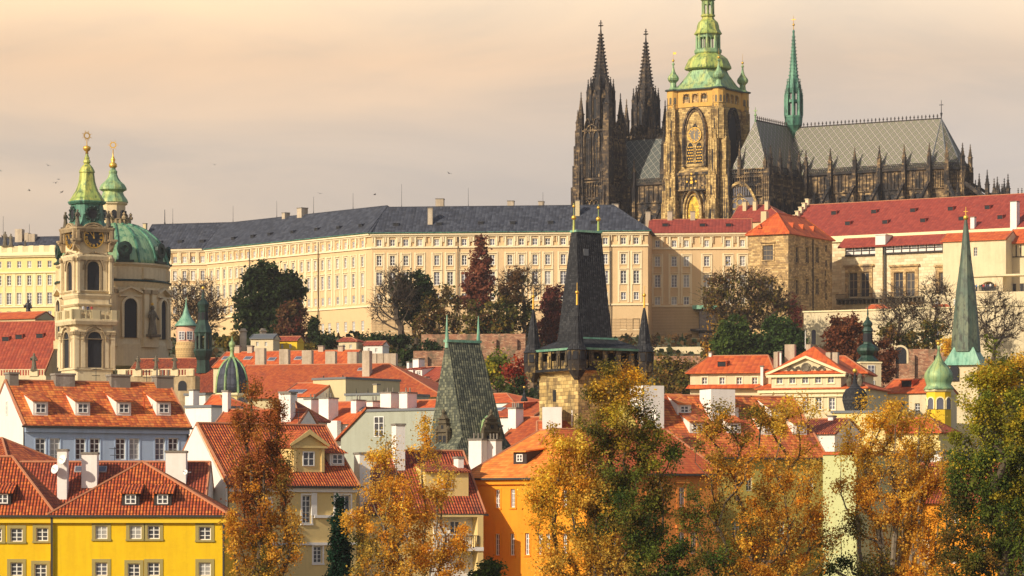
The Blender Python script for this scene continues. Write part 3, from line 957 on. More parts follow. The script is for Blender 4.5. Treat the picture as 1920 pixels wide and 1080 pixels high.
LEAFK = 1.7
SPK = .42
def tree(name, label, base, lobes, pal, leaf=.32, per=26, dens=1.0, spread=None, bark='bark', trunk_r=.35, up=1.6,
         cat='tree', group=None, twig=.03, shell=.35, gz=None, twigs=0, lean=0.0, trunk_top=.35, stems=1, noleaf=0.0, cl=None, deep=1.0, ext=1):
    """base=(px,py,D): foot of the trunk. lobes: (px,py,rx,ry[,palette[,yoff]]) in picture units at D.
    Clumps of leaves fill the lobes; branches grow to every clump."""
    B = P(*base)
    if gz is not None: B.z = gz
    root = empty(name, B, label, cat, 0, group)
    D = base[2]; s_ = D / F
    clumps = []; cpal = []
    cl = cl or 1.15 * s_ * 12 / (D / 300) ** .55
    for lb in lobes:
        px, py, rx, ry = lb[:4]
        pk = lb[4] if len(lb) > 4 and lb[4] is not None else pal
        yo = lb[5] if len(lb) > 5 else 0.0
        c = P(px, py, D) - B
        RX, RZ = rx * s_, ry * s_
        RY = max(RX * .8, 1.0) * deep
        n = int(dens * RX * RZ * (RY ** .5) * 6.0 / (cl ** 2)) + 3
        for _ in range(n):
            while True:
                q = Vector((random.uniform(-1, 1), random.uniform(-1, 1), random.uniform(-1, 1)))
                L = q.length
                if L <= 1.0 and random.random() < shell + (1 - shell) * L: break
            p = Vector((c.x + q.x * RX, yo + q.y * RY, c.z + q.z * RZ))
            p += Vector((random.gauss(0, .06) * RX, 0, random.gauss(0, .06) * RZ))
            if p.z < .8: p.z = .8 + random.random()
            clumps.append(p); cpal.append(pk)
    n = len(clumps)
    cmid = sum(clumps, Vector()) / n
    ztop = max(p.z for p in clumps); zlow = min(p.z for p in clumps)
    # skeleton
    nodes = [Vector((0, 0, 0))]; par = [-1]; pos = []
    for st in range(stems):
        prev = 0
        a = st / max(1, stems) * 2 * math.pi + .7
        tgt = Vector((cmid.x * .9 + (math.cos(a) * .35 * (ztop) * .12 if stems > 1 else 0), math.sin(a) * .5 if stems > 1 else 0, zlow + (ztop - zlow) * trunk_top))
        k = 7
        for i in range(1, k + 1):
            t = i / k
            p = Vector((tgt.x * t ** 1.3, tgt.y * t, tgt.z * t)) + Vector((random.gauss(0, .10), random.gauss(0, .10), 0)) * (1 + s_ * 6)
            nodes.append(p); par.append(prev); prev = len(nodes) - 1
    order = sorted(range(n), key=lambda i: (clumps[i] - cmid).length * .6 + clumps[i].z * .6)
    arr = np.array([tuple(p) for p in nodes])
    arr = list(map(tuple, arr))
    A = np.zeros((len(arr) + 3 * n + 5, 3)); A[:len(arr)] = arr; cnt = len(arr)
    Dr = np.zeros_like(A); Dr[:, 2] = 1.0
    ends = []; endof = {}
    for i in order:
        p = clumps[i]
        d = np.array(p) - A[:cnt]
        hor = np.hypot(d[:, 0], d[:, 1]); dz = d[:, 2]
        cost = np.sqrt(hor ** 2 * up + dz ** 2) + np.where(dz < hor * .35, (hor * .35 - dz) * 2.2, 0)
        cost *= 1.9 - (d * Dr[:cnt]).sum(1) / (np.linalg.norm(d, axis=1) + 1e-6)
        cost[0] += 4.0
        j = int(np.argmin(cost))
        q = Vector(A[j]); L = (p - q).length
        m1 = q.lerp(p, .5) + Vector((random.gauss(0, .03), random.gauss(0, .03), -.03 + random.gauss(0, .03))) * L
        dd = np.array(p - q); dd /= np.linalg.norm(dd) + 1e-6; dd = dd * .8 + Dr[j] * .2; Dr[cnt] = dd; Dr[cnt + 1] = dd
        nodes.append(m1); par.append(j); A[cnt] = m1; cnt += 1
        nodes.append(p.copy()); par.append(cnt - 1); A[cnt] = p; cnt += 1
        ends.append(cnt - 1); endof[i] = cnt - 1
    w = [0.0] * len(nodes)
    for e in ends: w[e] += 1.0
    for i in range(len(nodes) - 1, 0, -1):
        w[par[i]] += w[i]
    wt = max(w[0], 1)
    mb = MB()
    rad = [max(twig, trunk_r * (x / wt) ** .56) for x in w]
    for i in range(1, len(nodes)):
        j = par[i]
        mb.tube(nodes[j], nodes[i], min(rad[j], rad[i] * 1.5), rad[i], 7 if rad[i] > .12 else (4 if rad[i] > .05 else 3))
    for e in ends:
        for _ in range(twigs):
            dv = Vector(Dr[e]) + Vector((random.gauss(0, .55), random.gauss(0, .55), random.gauss(0, .4)))
            q = nodes[e] + dv * cl * random.uniform(.4, .9)
            mb.tube(nodes[e], q, twig * .9, twig * .5, 3)
            mb.tube(nodes[e].lerp(q, .5), q + Vector((random.gauss(0, .3), random.gauss(0, .3), random.gauss(.1, .25))) * cl, twig * .7, twig * .4, 3)
    mb.build('trunk', bark, root)
    # leaves
    if per > 0:
        sp = spread or cl * SPK
        cs = []; cc = []; oo = []
        for ci, (p, pk) in enumerate(zip(clumps, cpal)):
            ei = endof[ci]
            if random.random() < noleaf: continue
            k = max(2, int(per * LEAFK * random.uniform(.5, 1.5)))
            m1 = np.array(nodes[ei - 1]); m0 = np.array(nodes[par[ei - 1]]); p_ = np.array(p)
            L_ = min(1.0, 2.2 * cl / (np.linalg.norm(p_ - m0) + 1e-6))
            tt = rng.beta(2.2, 1.2, (k, 1)) * (L_ + .25) + 1 - L_
            q = rng.normal(size=(k, 3)) * sp * random.uniform(.55, 1.0) * np.array([1, 1, .8])
            cs.append(q + m0 + (p_ - m0) * tt)
            o = np.array((p - cmid).normalized())
            oo.append(np.repeat((o + np.array([0, 0, .5]))[None], k, 0))
            c0 = np.array(random.choice(pk)); br = random.uniform(.75, 1.2)
            c1 = np.array(random.choice(pk))
            t = rng.uniform(0, 1, (k, 1)) ** 2
            cc.append((c0 * (1 - t) + c1 * t) * br * rng.uniform(.75, 1.25, (k, 1)))
        me = leaf_mesh('foliage', np.concatenate(cs), leaf, np.concatenate(cc), np.concatenate(oo))
        lobj('foliage', me, root)
    return root

G_DK = [(.036, .062, .018), (.058, .090, .024), (.024, .042, .014)]
G_MD = [(.085, .135, .022), (.13, .18, .028), (.045, .08, .016)]
G_BR = [(.15, .20, .03), (.24, .27, .04), (.08, .13, .02)]
YEL = [(.90, .54, .05), (.94, .66, .10), (.80, .42, .03), (.60, .42, .05)]
GOLD = [(.90, .52, .06), (.92, .60, .10), (.76, .38, .035), (.60, .42, .08)]
ORG = [(.86, .42, .04), (.90, .50, .06), (.66, .28, .025), (.56, .35, .06)]
RUST = [(.34, .11, .025), (.48, .18, .03), (.22, .06, .015), (.46, .23, .05)]
OLIV = [(.20, .16, .03), (.28, .20, .035), (.12, .12, .025), (.30, .15, .03)]
YG = [(.50, .42, .03), (.66, .48, .04), (.32, .32, .03), (.18, .22, .03)]
BRN = [(.16, .08, .035), (.22, .12, .045), (.10, .055, .03), (.13, .10, .04)]
DRED = [(.20, .05, .035), (.28, .08, .045), (.13, .035, .03)]
RED = [(.45, .05, .025), (.32, .05, .03), (.5, .12, .03)]
# ---------------------------------------------------------------- ground sheet
def make_ground():
    xs = [-3000, -1200, -500] + list(range(-300, 301, 20)) + [500, 1200, 3000]
    ys = [-300, 0, 100, 200, 280] + list(range(300, 960, 15)) + [1000, 1100, 1300, 1800, 2500, 4000]
    me = bpy.data.meshes.new('ground')
    v = [(x, y, ground_z(x, y) + (random.uniform(-.5, .5) if 400 < y < 1000 and abs(x) < 320 else 0)) for y in ys for x in xs]
    nx = len(xs)
    f = [(j*nx+i, j*nx+i+1, (j+1)*nx+i+1, (j+1)*nx+i) for j in range(len(ys)-1) for i in range(nx-1)]
    me.from_pydata(v, [], f); uvmesh(me)
    m, N, b = newmat('hillside earth and grass')
    g = N.n('ShaderNodeTexCoord').outputs['Object']
    n1 = N.noise(g, 0.05, 8, 0.65); n2 = N.noise(g, 0.6, 5, 0.6)
    c = N.ramp(N.m('ADD', N.m('MULTIPLY', n1, .6), N.m('MULTIPLY', n2, .4)), [(.35, (.035, .05, .018)), (.5, (.07, .075, .028)), (.62, (.13, .09, .045)), (.75, (.10, .06, .03))])
    bp = N.n('ShaderNodeBump', {'Height': n2, 'Strength': 1.0, 'Distance': .4})
    setb(N, b, Base_Color=c, Roughness=.95, Normal=bp.outputs[0])
    me.materials.append(m)
    o = bpy.data.objects.new('ground', me); COL.objects.link(o)
    tag(o, None, None, None, 'structure')
make_ground()

GZ = 57.0
def gridz(a, b, cols, ref, rows, gz=GZ):
    """windows in level rows on a receding facade: ref = column where the rows' heights were read"""
    fr = Fr(a, b, gz=gz); out = []
    for (py, w, h, op) in rows:
        xr, _, zr = fr.pt(ref, py)
        Dr = fr.wy(xr, 0)
        for c in cols:
            x, _, _ = fr.pt(c, py)
            D_ = fr.wy(x, 0)
            out.append((c, HY - (zr + gz - HC) * F / D_, w * Dr / F, h * Dr / F, dict(op, m=1)))
    return out

def palace_trim(H, cols, ref, r1, rlow, zt=None, mat='pal_trim', strips=True, strip_rows=None, base=None, cons=True):
    """cornices, string courses, pilaster strips and brackets of the palace front"""
    fr, W_ = H.fr, H.W
    xr = fr.pt(ref, 500)[0]
    zz = lambda py: fr.z(py, xr)
    mb = MB()
    mb.box(-.3, W_ + .3, -.75, -.003, H.h - .45, H.h - .02)
    mb.box(-.15, W_ + .15, -.45, -.003, H.h - .8, H.h - .453)
    mb.build('cornice', mat, H.root)
    mb = MB()
    z1 = zz(r1)
    mb.box(-.12, W_ + .12, -.32, -.003, z1 - .2, z1 + .2)
    mb.mark()
    if rlow: mb.box(-.12, W_ + .12, -.28, -.003, zz(rlow) - .18, zz(rlow) + .18)
    mb.build('string_course', mat, H.root)
    xs = [fr.pt(c, 500)[0] for c in cols]
    if cons:
        mb = MB()
        for i, x in enumerate(xs):
            mb.mark()
            for dx in (-1.05, 1.05):
                mb.box(x + dx - .22, x + dx + .22, -.30, -.003, z1 + .25, H.h - .85)
            for dx in (-1.5, 1.5):
                mb.box(x + dx - .07, x + dx + .07, -.42, -.003, z1 + 1.2, H.h - .85)
            mb.box(x - 1.56, x + 1.56, -.2, -.003, H.h - 1.0, H.h - .83)
        mb.build('frieze_brackets', mat, H.root)
    if strips:
        za, zb = zz(strip_rows[1]), zz(strip_rows[0])
        mb = MB()
        for x in xs:
            mb.mark()
            for dx in (-1.12, 1.12):
                if -.2 < x + dx < W_ + .2:
                    mb.box(x + dx - .2, x + dx + .2, -.13, -.003, za, zb)
        mb.build('window_bay_strips', mat, H.root)

WOP = dict(cols=2, rows=3, t=.13, rec=.16)
S1 = (.16, .07, .05, 0); S2 = (.22, .12, .08, .14)
def wings():
    # central wing facing the river
    a, b = (697, 856), (1215, 849)
    colsC = [711, 736, 761, 787, 819, 844, 870.5, 896, 923, 956, 978, 1003, 1027, 1056, 1083, 1109, 1135, 1169, 1193]
    rows = [(455.6, 9.5, 13, dict(WOP, rows=2, surr=S1)), (489, 9.5, 19, dict(WOP, surr=S2)), (523, 11, 25, dict(WOP, rows=4, surr=S2)), (558, 9.5, 14, dict(WOP, rows=2, surr=S1)), (611, 10, 19, dict(WOP, pane='p_light', surr=S1))]
    fr_ = gridz(a, b, colsC, 711, rows)
    H = House('palace_wing', 'long cream palace wing with slate roof squarely behind the black wedge tower', 'palace', a, b, 438.5, 17, (725, 1150, 386.5), 'pal', 'slate', GZ, 'hh', .9,
              fr_, (), gridz(a, b, [], 711, []), smat='pal_trim', panes=('p_mid', 'p_mid', 'p_light', 'p_dark'), group='wings of the long palace on the hill')
    palace_trim(H, colsC, 711, 464.5, 574, strip_rows=(474, 570))
    pb = MB(); pb.box(-.06, H.W + .06, -.07, -.003, 0, H.fr.z(600)); pb.build('plinth', 'pal_base', H.root)
    for px in (859, 1144): H.box('downpipe', 'gutter', H.fr.pt(px, 500)[0] - .1, H.fr.pt(px, 500)[0] + .1, -.5, -.33, 2, H.h - .9)
    for px, py in ((742, 424), (823, 423), (901, 421), (961, 421), (1032, 420), (1112, 420)): H.hood(px, py, 1.3, .7)
    H.chimney(807, 391, 9, bot=418, mat='chim_b', dm=1.2)
    H.chimney(1083, 377, 8, bot=402, mat='beige', dm=1.2)
    H.chimney(825, 374, 15, mat='chim_b', dm=2, yd=9.5); H.chimney(958, 378, 12, mat='chim_b', dm=2, yd=9.5); H.chimney(1015, 379, 10, mat='chim_b', dm=2, yd=9.5); H.chimney(1154, 384, 12, mat='chim_b', dm=2, yd=10)
    for px, py in ((753, 345), (878, 352), (1018, 360)): H.rod(px, py)
    mb = MB(); mb.tube((-.9, -.95, H.h + .1), (H.W + .9, -.95, H.h + .1), .11, .11, 5); mb.build('gutter', 'cu_b', H.roof)
    # receding wing to the left
    a, b = (388, 906), (697, 856.2)
    colsB = [397, 409, 421, 433, 444, 454, 465, 477, 491, 505, 519, 535, 550, 566, 579, 591.5, 605, 617.5, 633, 648, 663, 680]
    rows = [(457.6, 8, 13, dict(WOP, rows=2)), (490.5, 8, 19, dict(WOP, surr=S2)), (525, 9, 25, dict(WOP, rows=4, surr=S2)), (560, 8, 14, dict(WOP, rows=2))]
    g = gridz(a, b, colsB, 680, rows) + gridz(a, b, [c for c in colsB if c > 560], 680, [(611, 8.5, 19, dict(WOP, pane='p_light'))])
    H = House('palace_wing', 'cream palace wing with slate roof receding left behind the tall dark evergreen', 'palace', a, b, 468.5, 17, (415, 726, 403), 'pal', 'slate', GZ, 'hh', .9,
              g, smat='pal_trim', panes=('p_mid', 'p_mid', 'p_light', 'p_dark'), group='wings of the long palace on the hill')
    palace_trim(H, colsB, 680, 466.5, 575, strip_rows=(476, 570))
    zp_ = H.fr.z(630, H.W)
    pb = MB(); pb.box(-.06, H.W + .06, -.07, -.003, 0, zp_); pb.build('plinth', 'pal_base', H.root)
    for px in (470, 599): H.box('downpipe', 'gutter', H.fr.pt(px, 500)[0] - .1, H.fr.pt(px, 500)[0] + .1, -.5, -.33, 2, H.h - .9)
    for px, py in ((436, 450), (472, 446), (504, 442), (547, 438), (592, 433), (633, 430), (675, 426)): H.hood(px, py, 1.3, .7)
    for px, py in ((437, 386), (519, 377), (588, 369), (662, 362)): H.rod(px, py)
    H.chimney(567, 391, 14, mat='chim_b', dm=2); H.chimney(536, 400, 9, mat='chim_b', dm=1.6)
    mb = MB(); mb.tube((-.3, -.95, H.h + .1), (H.W + .1, -.95, H.h + .1), .11, .11, 5); mb.build('gutter', 'cu_b', H.roof)
    # far wing
    a, b = (262, 913), (440, 905.5)
    colsA = [276, 294, 311, 328, 346, 362, 380]
    rows = [(487, 8, 12, dict(WOP, rows=2)), (517, 8, 18, dict(WOP, surr=S2)), (549, 9, 23, dict(WOP, rows=4, surr=S2)), (581, 8, 13, dict(WOP, rows=2))]
    H = House('palace_wing', 'cream palace wing with slate roof directly right of the green church dome', 'palace', a, b, 469, 17, (240, 415, 420), 'pal', 'slate', GZ, 'gg', .9,
              gridz(a, b, colsA, 346, rows), smat='pal_trim', panes=('p_mid', 'p_mid', 'p_light'), group='wings of the long palace on the hill')
    palace_trim(H, colsA, 346, 496, 595, strip_rows=(504, 592))
    for px, py in ((298, 457), (337, 456), (378, 455)): H.hood(px, py, 1.3, .7)
    H.chimney(272, 420, 6, bot=440, mat='beige', dm=1); H.rod(309, 393, r=.14); H.rod(324, 391)
    # shaded wing with red roof
    a, b = (1216, 863), (1408, 861)
    colsD = [1233, 1264, 1287, 1325, 1365, 1392]
    rows = [(457, 9, 13, dict(WOP, rows=2, surr=S1)), (490, 10, 19, dict(WOP, surr=S2)), (527, 11, 24, dict(WOP, rows=4, surr=S2)), (564, 10, 15, dict(WOP, rows=2, surr=S1)), (608, 7, 11, dict(WOP, rows=1))]
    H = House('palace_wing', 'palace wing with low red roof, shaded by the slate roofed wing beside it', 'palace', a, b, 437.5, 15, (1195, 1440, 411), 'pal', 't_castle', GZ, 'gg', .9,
              gridz(a, b, colsD, 1264, rows), smat='pal_trim', panes=('p_light', 'p_mid', 'p_light'), group='wings of the long palace on the hill')
    palace_trim(H, colsD, 1264, 466, 574, strip_rows=(476, 570))
    pb = MB(); pb.box(-.06, H.W + .06, -.07, -.003, 0, H.fr.z(577)); pb.build('plinth', 'pal_base', H.root)
    for px, py in ((1247, 425), (1317, 425), (1366, 425)): H.hood(px, py, 1.5, .8)
    for px in (1215, 1256, 1299): H.chimney(px, 398, 9, mat='chim_b', dm=1.3, yd=7.5)
    mb = MB()
    x0 = H.fr.pt(1299, 575)[0]; x1 = H.fr.pt(1346, 575)[0]; zt = H.fr.z(574)
    mb.box(x0, x1, -2.6, -.01, zt - .9, zt); mb.build('balcony_canopy', 'cu_l', H.root)
    H.box('lift_shaft', 'timber', x0 + 1.5, x1 - .6, -1.9, -.08, 2, zt - .92)
    H.box('balcony', 'timber', x0 - .5, x1, -2.8, -.08, H.fr.z(621), H.fr.z(618))
    # higher red roof behind
    H = House('palace_roof_block', 'palace block with steep dusky red roof and four cream chimneys below the rose window', 'palace', (1372, 880), (1470, 874), 418, 14, (1385, 1440, 385), 'pal', 't_castle', GZ, 'hh', .5)
    for px, t in ((1397, 379), (1416, 378), (1438, 378)): H.chimney(px, t, 7, mat='beige', dm=1, yd=5)
    # left palace
    a, b = (-40, 905), (118, 900)
    cols = [-19, -1, 17, 36, 55, 74, 93, 111]
    rows = [(496, 8, 13, dict(WOP, rows=2)), (526, 8.5, 19, dict(WOP, surr=S1)), (560, 9.5, 22, dict(WOP, rows=4, surr=S1)), (590, 8, 13, dict(WOP, rows=2))]
    H = House('palace_wing', 'pale yellow palace wing with roof balustrade behind the clock tower', 'palace', a, b, 478, 18, None, 'pal_y', 'pal_y_trim', 54, front=gridz(a, b, cols, 36, rows, 54),
              smat='pal_y_trim', panes=('p_mid', 'p_light', 'p_mid', 'p_dark'))
    palace_trim(H, cols, 36, 511, 575, mat='pal_y_trim', strip_rows=(514, 575), cons=False)
    mb = MB()
    for i in range(8):
        x = i * H.W / 8
        balustrade(mb, x + .6, x + H.W / 8 - .6, -.1, H.h + .3, 1.7, 6)
        mb.box(x - .6, x + .6, -.15, .3, H.h + .3, H.h + 2.1)
    mb.build('balustrade', 'pal_y_trim', H.root)
    mb = MB(); mb.loft([[(-.5, .8, H.h + .3), (H.W, .8, H.h + .3), (H.W, 15, H.h + .3), (-.5, 15, H.h + .3)], [(-.5, 7, H.fr.z(441)), (H.W - 3, 7, H.fr.z(441)), (H.W - 3, 8, H.fr.z(441)), (-.5, 8, H.fr.z(441))]])
    rf = mb.build('roof', 'slate', H.root)
    H.roof = rf
    for px, t, w in ((37, 430, 14), (52, 437, 8), (62, 439, 12)):
        x = H.fr.pt(px, t, 6)[0]; z = H.fr.z(t, x, 6); mb = MB(); mb.box(x - w*.066, x + w*.066, 5, 7, H.h + 2, z); mb.build('chimney', 'chim_b', rf)
    for px, t in ((6, 405), (55, 420)):
        x = H.fr.pt(px, t, 7)[0]; mb = MB(); mb.tube((x, 7, H.fr.z(441)), (x, 7, H.fr.z(t, x, 7)), .06, .04, 5); mb.build('lightning_rod', 'iron', rf)
    for px, t in ((9, 434), (20, 438), (47, 450)):
        x, _, z = H.fr.pt(px, t, 0); statue_mesh('statue', H.root, x, .1, H.h + 2.0, z - H.h - 2.0)

def statue_mesh(name, parent, x, y, z, h, mat='statue', turn=0.0, arm=1):
    """robed standing figure on a small plinth"""
    mb = MB(); mb.T = facemat(x, y, z, turn)
    mb.box(-.2*h, .2*h, -.2*h, .2*h, 0, .08*h)
    k = h
    ring = lambda cx, rx, ry, zz, tw=0: [(cx + rx*math.cos(2*math.pi*i/8+tw), ry*math.sin(2*math.pi*i/8+tw), zz) for i in range(8)]
    mb.loft([ring(0, .17*k, .14*k, .08*k), ring(.01*k, .13*k, .12*k, .3*k, .2), ring(0, .105*k, .09*k, .52*k), ring(-.01*k, .14*k, .10*k, .72*k), ring(0, .12*k, .08*k, .82*k), ring(0, .045*k, .045*k, .86*k), ring(.01*k, .07*k, .07*k, .91*k), ring(.01*k, .06*k, .06*k, .97*k), ring(.01*k, .02*k, .02*k, 1.0*k)])
    mb.tube((.1*k, 0, .78*k), (.19*k * arm, -.07*k, .58*k), .045*k, .035*k, 6)
    mb.tube((.19*k * arm, -.07*k, .58*k), (.08*k * arm, -.14*k, .62*k), .035*k, .03*k, 6)
    mb.tube((-.1*k, 0, .78*k), (-.18*k, -.04*k, .60*k), .045*k, .035*k, 6)
    mb.tube((-.18*k, -.04*k, .60*k), (-.2*k, -.12*k, .74*k), .035*k, .028*k, 6)
    return mb.build(name, mat, parent)
wings()

def castle_right():
    # ochre stone palace with bright hipped roof
    a, b = (1403, 841), (1478, 836)
    fr = Fr(a, b, gz=GZ)
    big = dict(cols=3, rows=3, t=.16, fmat='frame_b', surr=(.35, .15, .1, .3), smat='ochre_stone', pane='p_dark')
    tall = dict(m=1, cols=2, rows=3, t=.16, fmat='frame_b', surr=(.2, .12, .08, .2), smat='ochre_stone', pane='p_dark')
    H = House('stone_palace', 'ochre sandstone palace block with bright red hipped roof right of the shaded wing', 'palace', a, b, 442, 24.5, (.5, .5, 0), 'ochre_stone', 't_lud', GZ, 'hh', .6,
              [(1440, 474, 22, 28, big), (1440, 540, 22, 28, big), (1440, 600, 14, 18, big)], (),
              [(px, py, w, hh, tall) for px, w in ((1494, 1.5), (1513, 1.6), (1532, 1.6)) for py, hh in ((478, 3.6), (537, 3.6))] +
              [(px, py, 1.1, 1.6, dict(m=1, cols=2, rows=2, t=.15, fmat='frame_b', pane='p_dark')) for px, py in ((1549, 466), (1565, 466), (1549, 494), (1561, 492), (1548, 512), (1549, 532), (1562, 541), (1549, 556), (1561, 505))], ridge_h=6, smat='ochre_stone')
    # reshape roof: ridge runs along depth
    for o in list(H.roof.children) + [H.roof]: bpy.data.objects.remove(o)
    W_, d, h = H.W, H.d, H.h
    zr = fr.pt(1463, 399, 4.8)[2]; zr2 = fr.pt(1558, 410, 20)[2]
    A = [(-.6, -.6, h), (W_ + .6, -.6, h), (W_ + .6, d + .6, h), (-.6, d + .6, h)]
    B2 = [(x, y, h + .16) for x, y, z in A]
    rp = [(W_/2, 4.8, zr), (W_/2, 20, zr)]
    mb = MB(); mb.loft([A, B2], True, False)
    mb.add(B2 + rp, [(0, 1, 4), (1, 2, 5, 4), (2, 3, 5), (3, 0, 4, 5)])
    for p, q in ((0, 4), (1, 4), (2, 5), (3, 5)): mb.tube((B2 + rp)[p], (B2 + rp)[q], .16, .16, 5)
    mb.tube(rp[0], rp[1], .16, .16, 5)
    H.roof = mb.build('roof', 't_lud', H.root)
    for k, (px, py) in enumerate(((1497, 424), (1521, 428), (1545, 431))):
        y = [5.5, 11, 17][k]
        t = .45; x = W_ + .6 - (W_/2 + .6) * t; z = h + .16 + (zr - h) * t
        mb = MB(); mb.loft([[(x + .8, y - .6, z - .75), (x + .8, y + .6, z - .75), (x + .8, y, z + .5)], [(x - 1.6, y - .02, z + .4), (x - 1.6, y + .02, z + .4), (x - 1.6, y, z + .6)]]); mb.build('roof_vent', 't_lud', H.roof)
    mb = MB(); x, y, z = 2.6, 1.2, h + .16 + (zr - h) * .33
    mb.loft([[(x - .6, y - .7, z - .3), (x + .6, y - .7, z - .3), (x, y - .7, z + .7)], [(x - .05, y + 1.6, z + .4), (x + .05, y + 1.6, z + .4), (x, y + 1.6, z + .7)]]); mb.build('roof_vent', 't_lud', H.roof)
    mb = MB()
    for py in (495, 522.5, 573):
        zz = fr.z(py, W_)
        mb.box(-.12, W_ + .12, -.12, -.003, zz - .12, zz + .12); mb.box(W_ + .003, W_ + .12, -.003, d, zz - .12, zz + .12)
    mb.build('string_course', 'ochre_stone', H.root)
    H.box('downpipe', 'gutter', W_ + .05, W_ + .25, 13.3, 13.5, 1, h - .3)
    x = fr.pt(1435, 400, 9)[0]; mb = MB(); mb.box(x - .7, x + .7, 8, 9.4, h, fr.z(397, x, 9)); mb.build('chimney', 'beige', H.roof)

    # hall with huge red roof
    a, b = (1467, 875.5), (2040, 834.2)
    fr = Fr(a, b, gz=GZ)
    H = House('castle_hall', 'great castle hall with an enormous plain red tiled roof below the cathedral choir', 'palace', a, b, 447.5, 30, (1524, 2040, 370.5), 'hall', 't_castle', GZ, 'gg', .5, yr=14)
    # match the ridge left end: raking left gable with stepped parapet
    for px, py in ((1563, 403), (1638, 400.5), (1711, 398), (1782, 395), (1851, 392.5), (1589, 422.5), (1659, 420), (1730, 417), (1802, 413.5), (1875, 411)): H.hood(px, py, 1.5, .95)
    H.chimney(1903, 379, 13, bot=422, dm=1.8); H.chimney(1825, 408, 8, bot=426, dm=1.2)
    mb = MB()
    for i in range(6):
        y = 5 + i * 1.8; z = H.rz(y)
        mb.box(-.7, .15, y - .5, y + .5, z - .4, z + 1.3); mb.box(-.8, .25, y - .65, y + .65, z + 1.303, z + 1.5)
    mb.build('stepped_gable', 'garden', H.roof)
    H.box('eaves_band', 'pal_y_trim', -.1, H.W + .1, -.55, -.003, H.h - 1.5, H.h - .05)
    # lower body with lean-to roof, timber gallery and four large windows
    lo = MB()
    x0, x1 = fr.pt(1578, 500, -3)[0], fr.pt(1768, 500, -3)[0]
    zt = fr.z(465.5, x0, -3); zb = fr.z(447, x0, 0); zg = fr.z(481, x0, -3)
    holes = []; wins = []
    for px in (1611, 1696.5, 1781, 1853):
        for dx in (-11, 11):
            x, _, z = fr.pt(px + dx, 534, -3); 
            if x + 1.2 > x1 + 14: continue
            holes.append((x - 1.15 - x0, x + 1.15 - x0, z - 2.9, z + 2.9)); wins.append((x, z))
    x1b = fr.pt(1872, 500, -3)[0]
    panel(lo, (x0, -3, 0), (1, 0, 0), (0, 1, 0), x1b - x0, 0, zg, holes, .5)
    lo.box(x0, x1b, -2.4, -.1, 0, zg - .2)
    lo.quad((x0, -3, 0), (x0, -3, zg), (x0, 0, zg), (x0, 0, 0))
    lo.build('lower_wall', 'hall', H.root)
    for x, z in wins:
        window(H.root, x, -3, z, 2.3, 5.8, 0, cols=2, rows=3, t=.2, fmat='frame_b', pane='p_dark', rec=.2)
    for i in range(0, len(wins) - 1, 2):
        xm = (wins[i][0] + wins[i+1][0]) / 2; z = wins[i][1]
        mb = MB(); q = wins[i+1][0] - xm + 1.15
        for s_ in (-1, 1): mb.box(xm + s_*(q + .45) - .42, xm + s_*(q + .45) + .42, -3.3, -3.003, z - 3.3, z + 4.2)
        mb.box(xm - q - .03, xm + q + .03, -3.28, -3.003, z + 2.95, z + 4.2)
        mb.box(xm - (q - 2.33), xm + (q - 2.33), -3.25, -3.003, z - 2.9, z + 2.94)
        mb.box(xm - q - 1.3, xm + q + 1.3, -3.6, -3.003, z + 4.25, z + 4.7)
        mb.build('window_surround', 'ochre_stone', H.root)
    # gallery
    def gallery(pa, pb, zg_, zt_):
        xa, xb = fr.pt(pa, 470, -3.2)[0], fr.pt(pb, 470, -3.2)[0]
        mb = MB(); mb.box(xa, xb, -3.2, -.05, zg_ + .3, zt_); g = mb.build('gallery', 'white', H.root)
        mb = MB(); mb.box(xa - .2, xb + .2, -3.45, -.05, zg_ - .1, zg_ + .297)
        n = int((xb - xa) / 2.05)
        zm = zg_ + (zt_ - zg_) * .48
        mb.box(xa, xb, -3.28, -3.203, zm - .12, zm + .12)
        for i in range(n + 1):
            x = xa + (xb - xa) * i / n; mb.box(x - .12, x + .12, -3.3, -3.21, zg_ + .3, zt_)
        mb.build('gallery_timber', 'timber', g)
        for i in range(n):
            x = xa + (xb - xa) * (i + .5) / n
            window(g, x, -3.2, (zm + zt_) / 2 + .1, 1.1, 1.1, 0, cols=1, rows=1, t=.12, fmat='frame_g', pane='p_mid', rec=-.09, name='gallery_window')
    gallery(1586, 1645, zg, zt + .4); gallery(1660, 1768, zg + .1, zt + .4)
    mb = MB()
    for pa, pb in ((1574, 1652), (1652, 1772)):
        xa, xb = fr.pt(pa, 460, -3)[0], fr.pt(pb, 460, -3)[0]
        mb.loft([[(xa, -4, zt - .1), (xb, -4, zt - .1), (xb, -4, zt + .25), (xa, -4, zt + .25)], [(xa + .1, -.05, zb), (xb, -.05, zb), (xb, -.05, zb + .3), (xa + .1, -.05, zb + .3)]])
    mb.build('lean_to_roof', 't_castle', H.root)
    x = fr.pt(1653, 452, -3.5)[0]
    mb = MB(); mb.box(x - 1.3, x + 1.3, -4.2, -.1, zt + .3, zt + 2.6); mb.box(x - 1.5, x + 1.5, -4.4, .1, zt + 2.603, zt + 2.8); mb.build('chimney', 'white', H.root)
    x = fr.pt(1659, 452, -3.5)[0]
    H.box('downpipe', 'gutter', x - .15, x + .15, -3.6, -3.35, 2, zt)
    H.box('pilaster', 'hall', fr.pt(1650, 500, -3)[0] - 1.0, fr.pt(1650, 500, -3)[0] + .9, -3.5, -3.003, 2, zt + .1)
    # walkway on brackets
    zw = fr.z(563, x0, -5)
    xa, xb = fr.pt(1568, 560, -5)[0], fr.pt(1790, 560, -5)[0]
    mb = MB(); mb.box(xa, xb, -5.2, -3.3, zw, zw + .35)
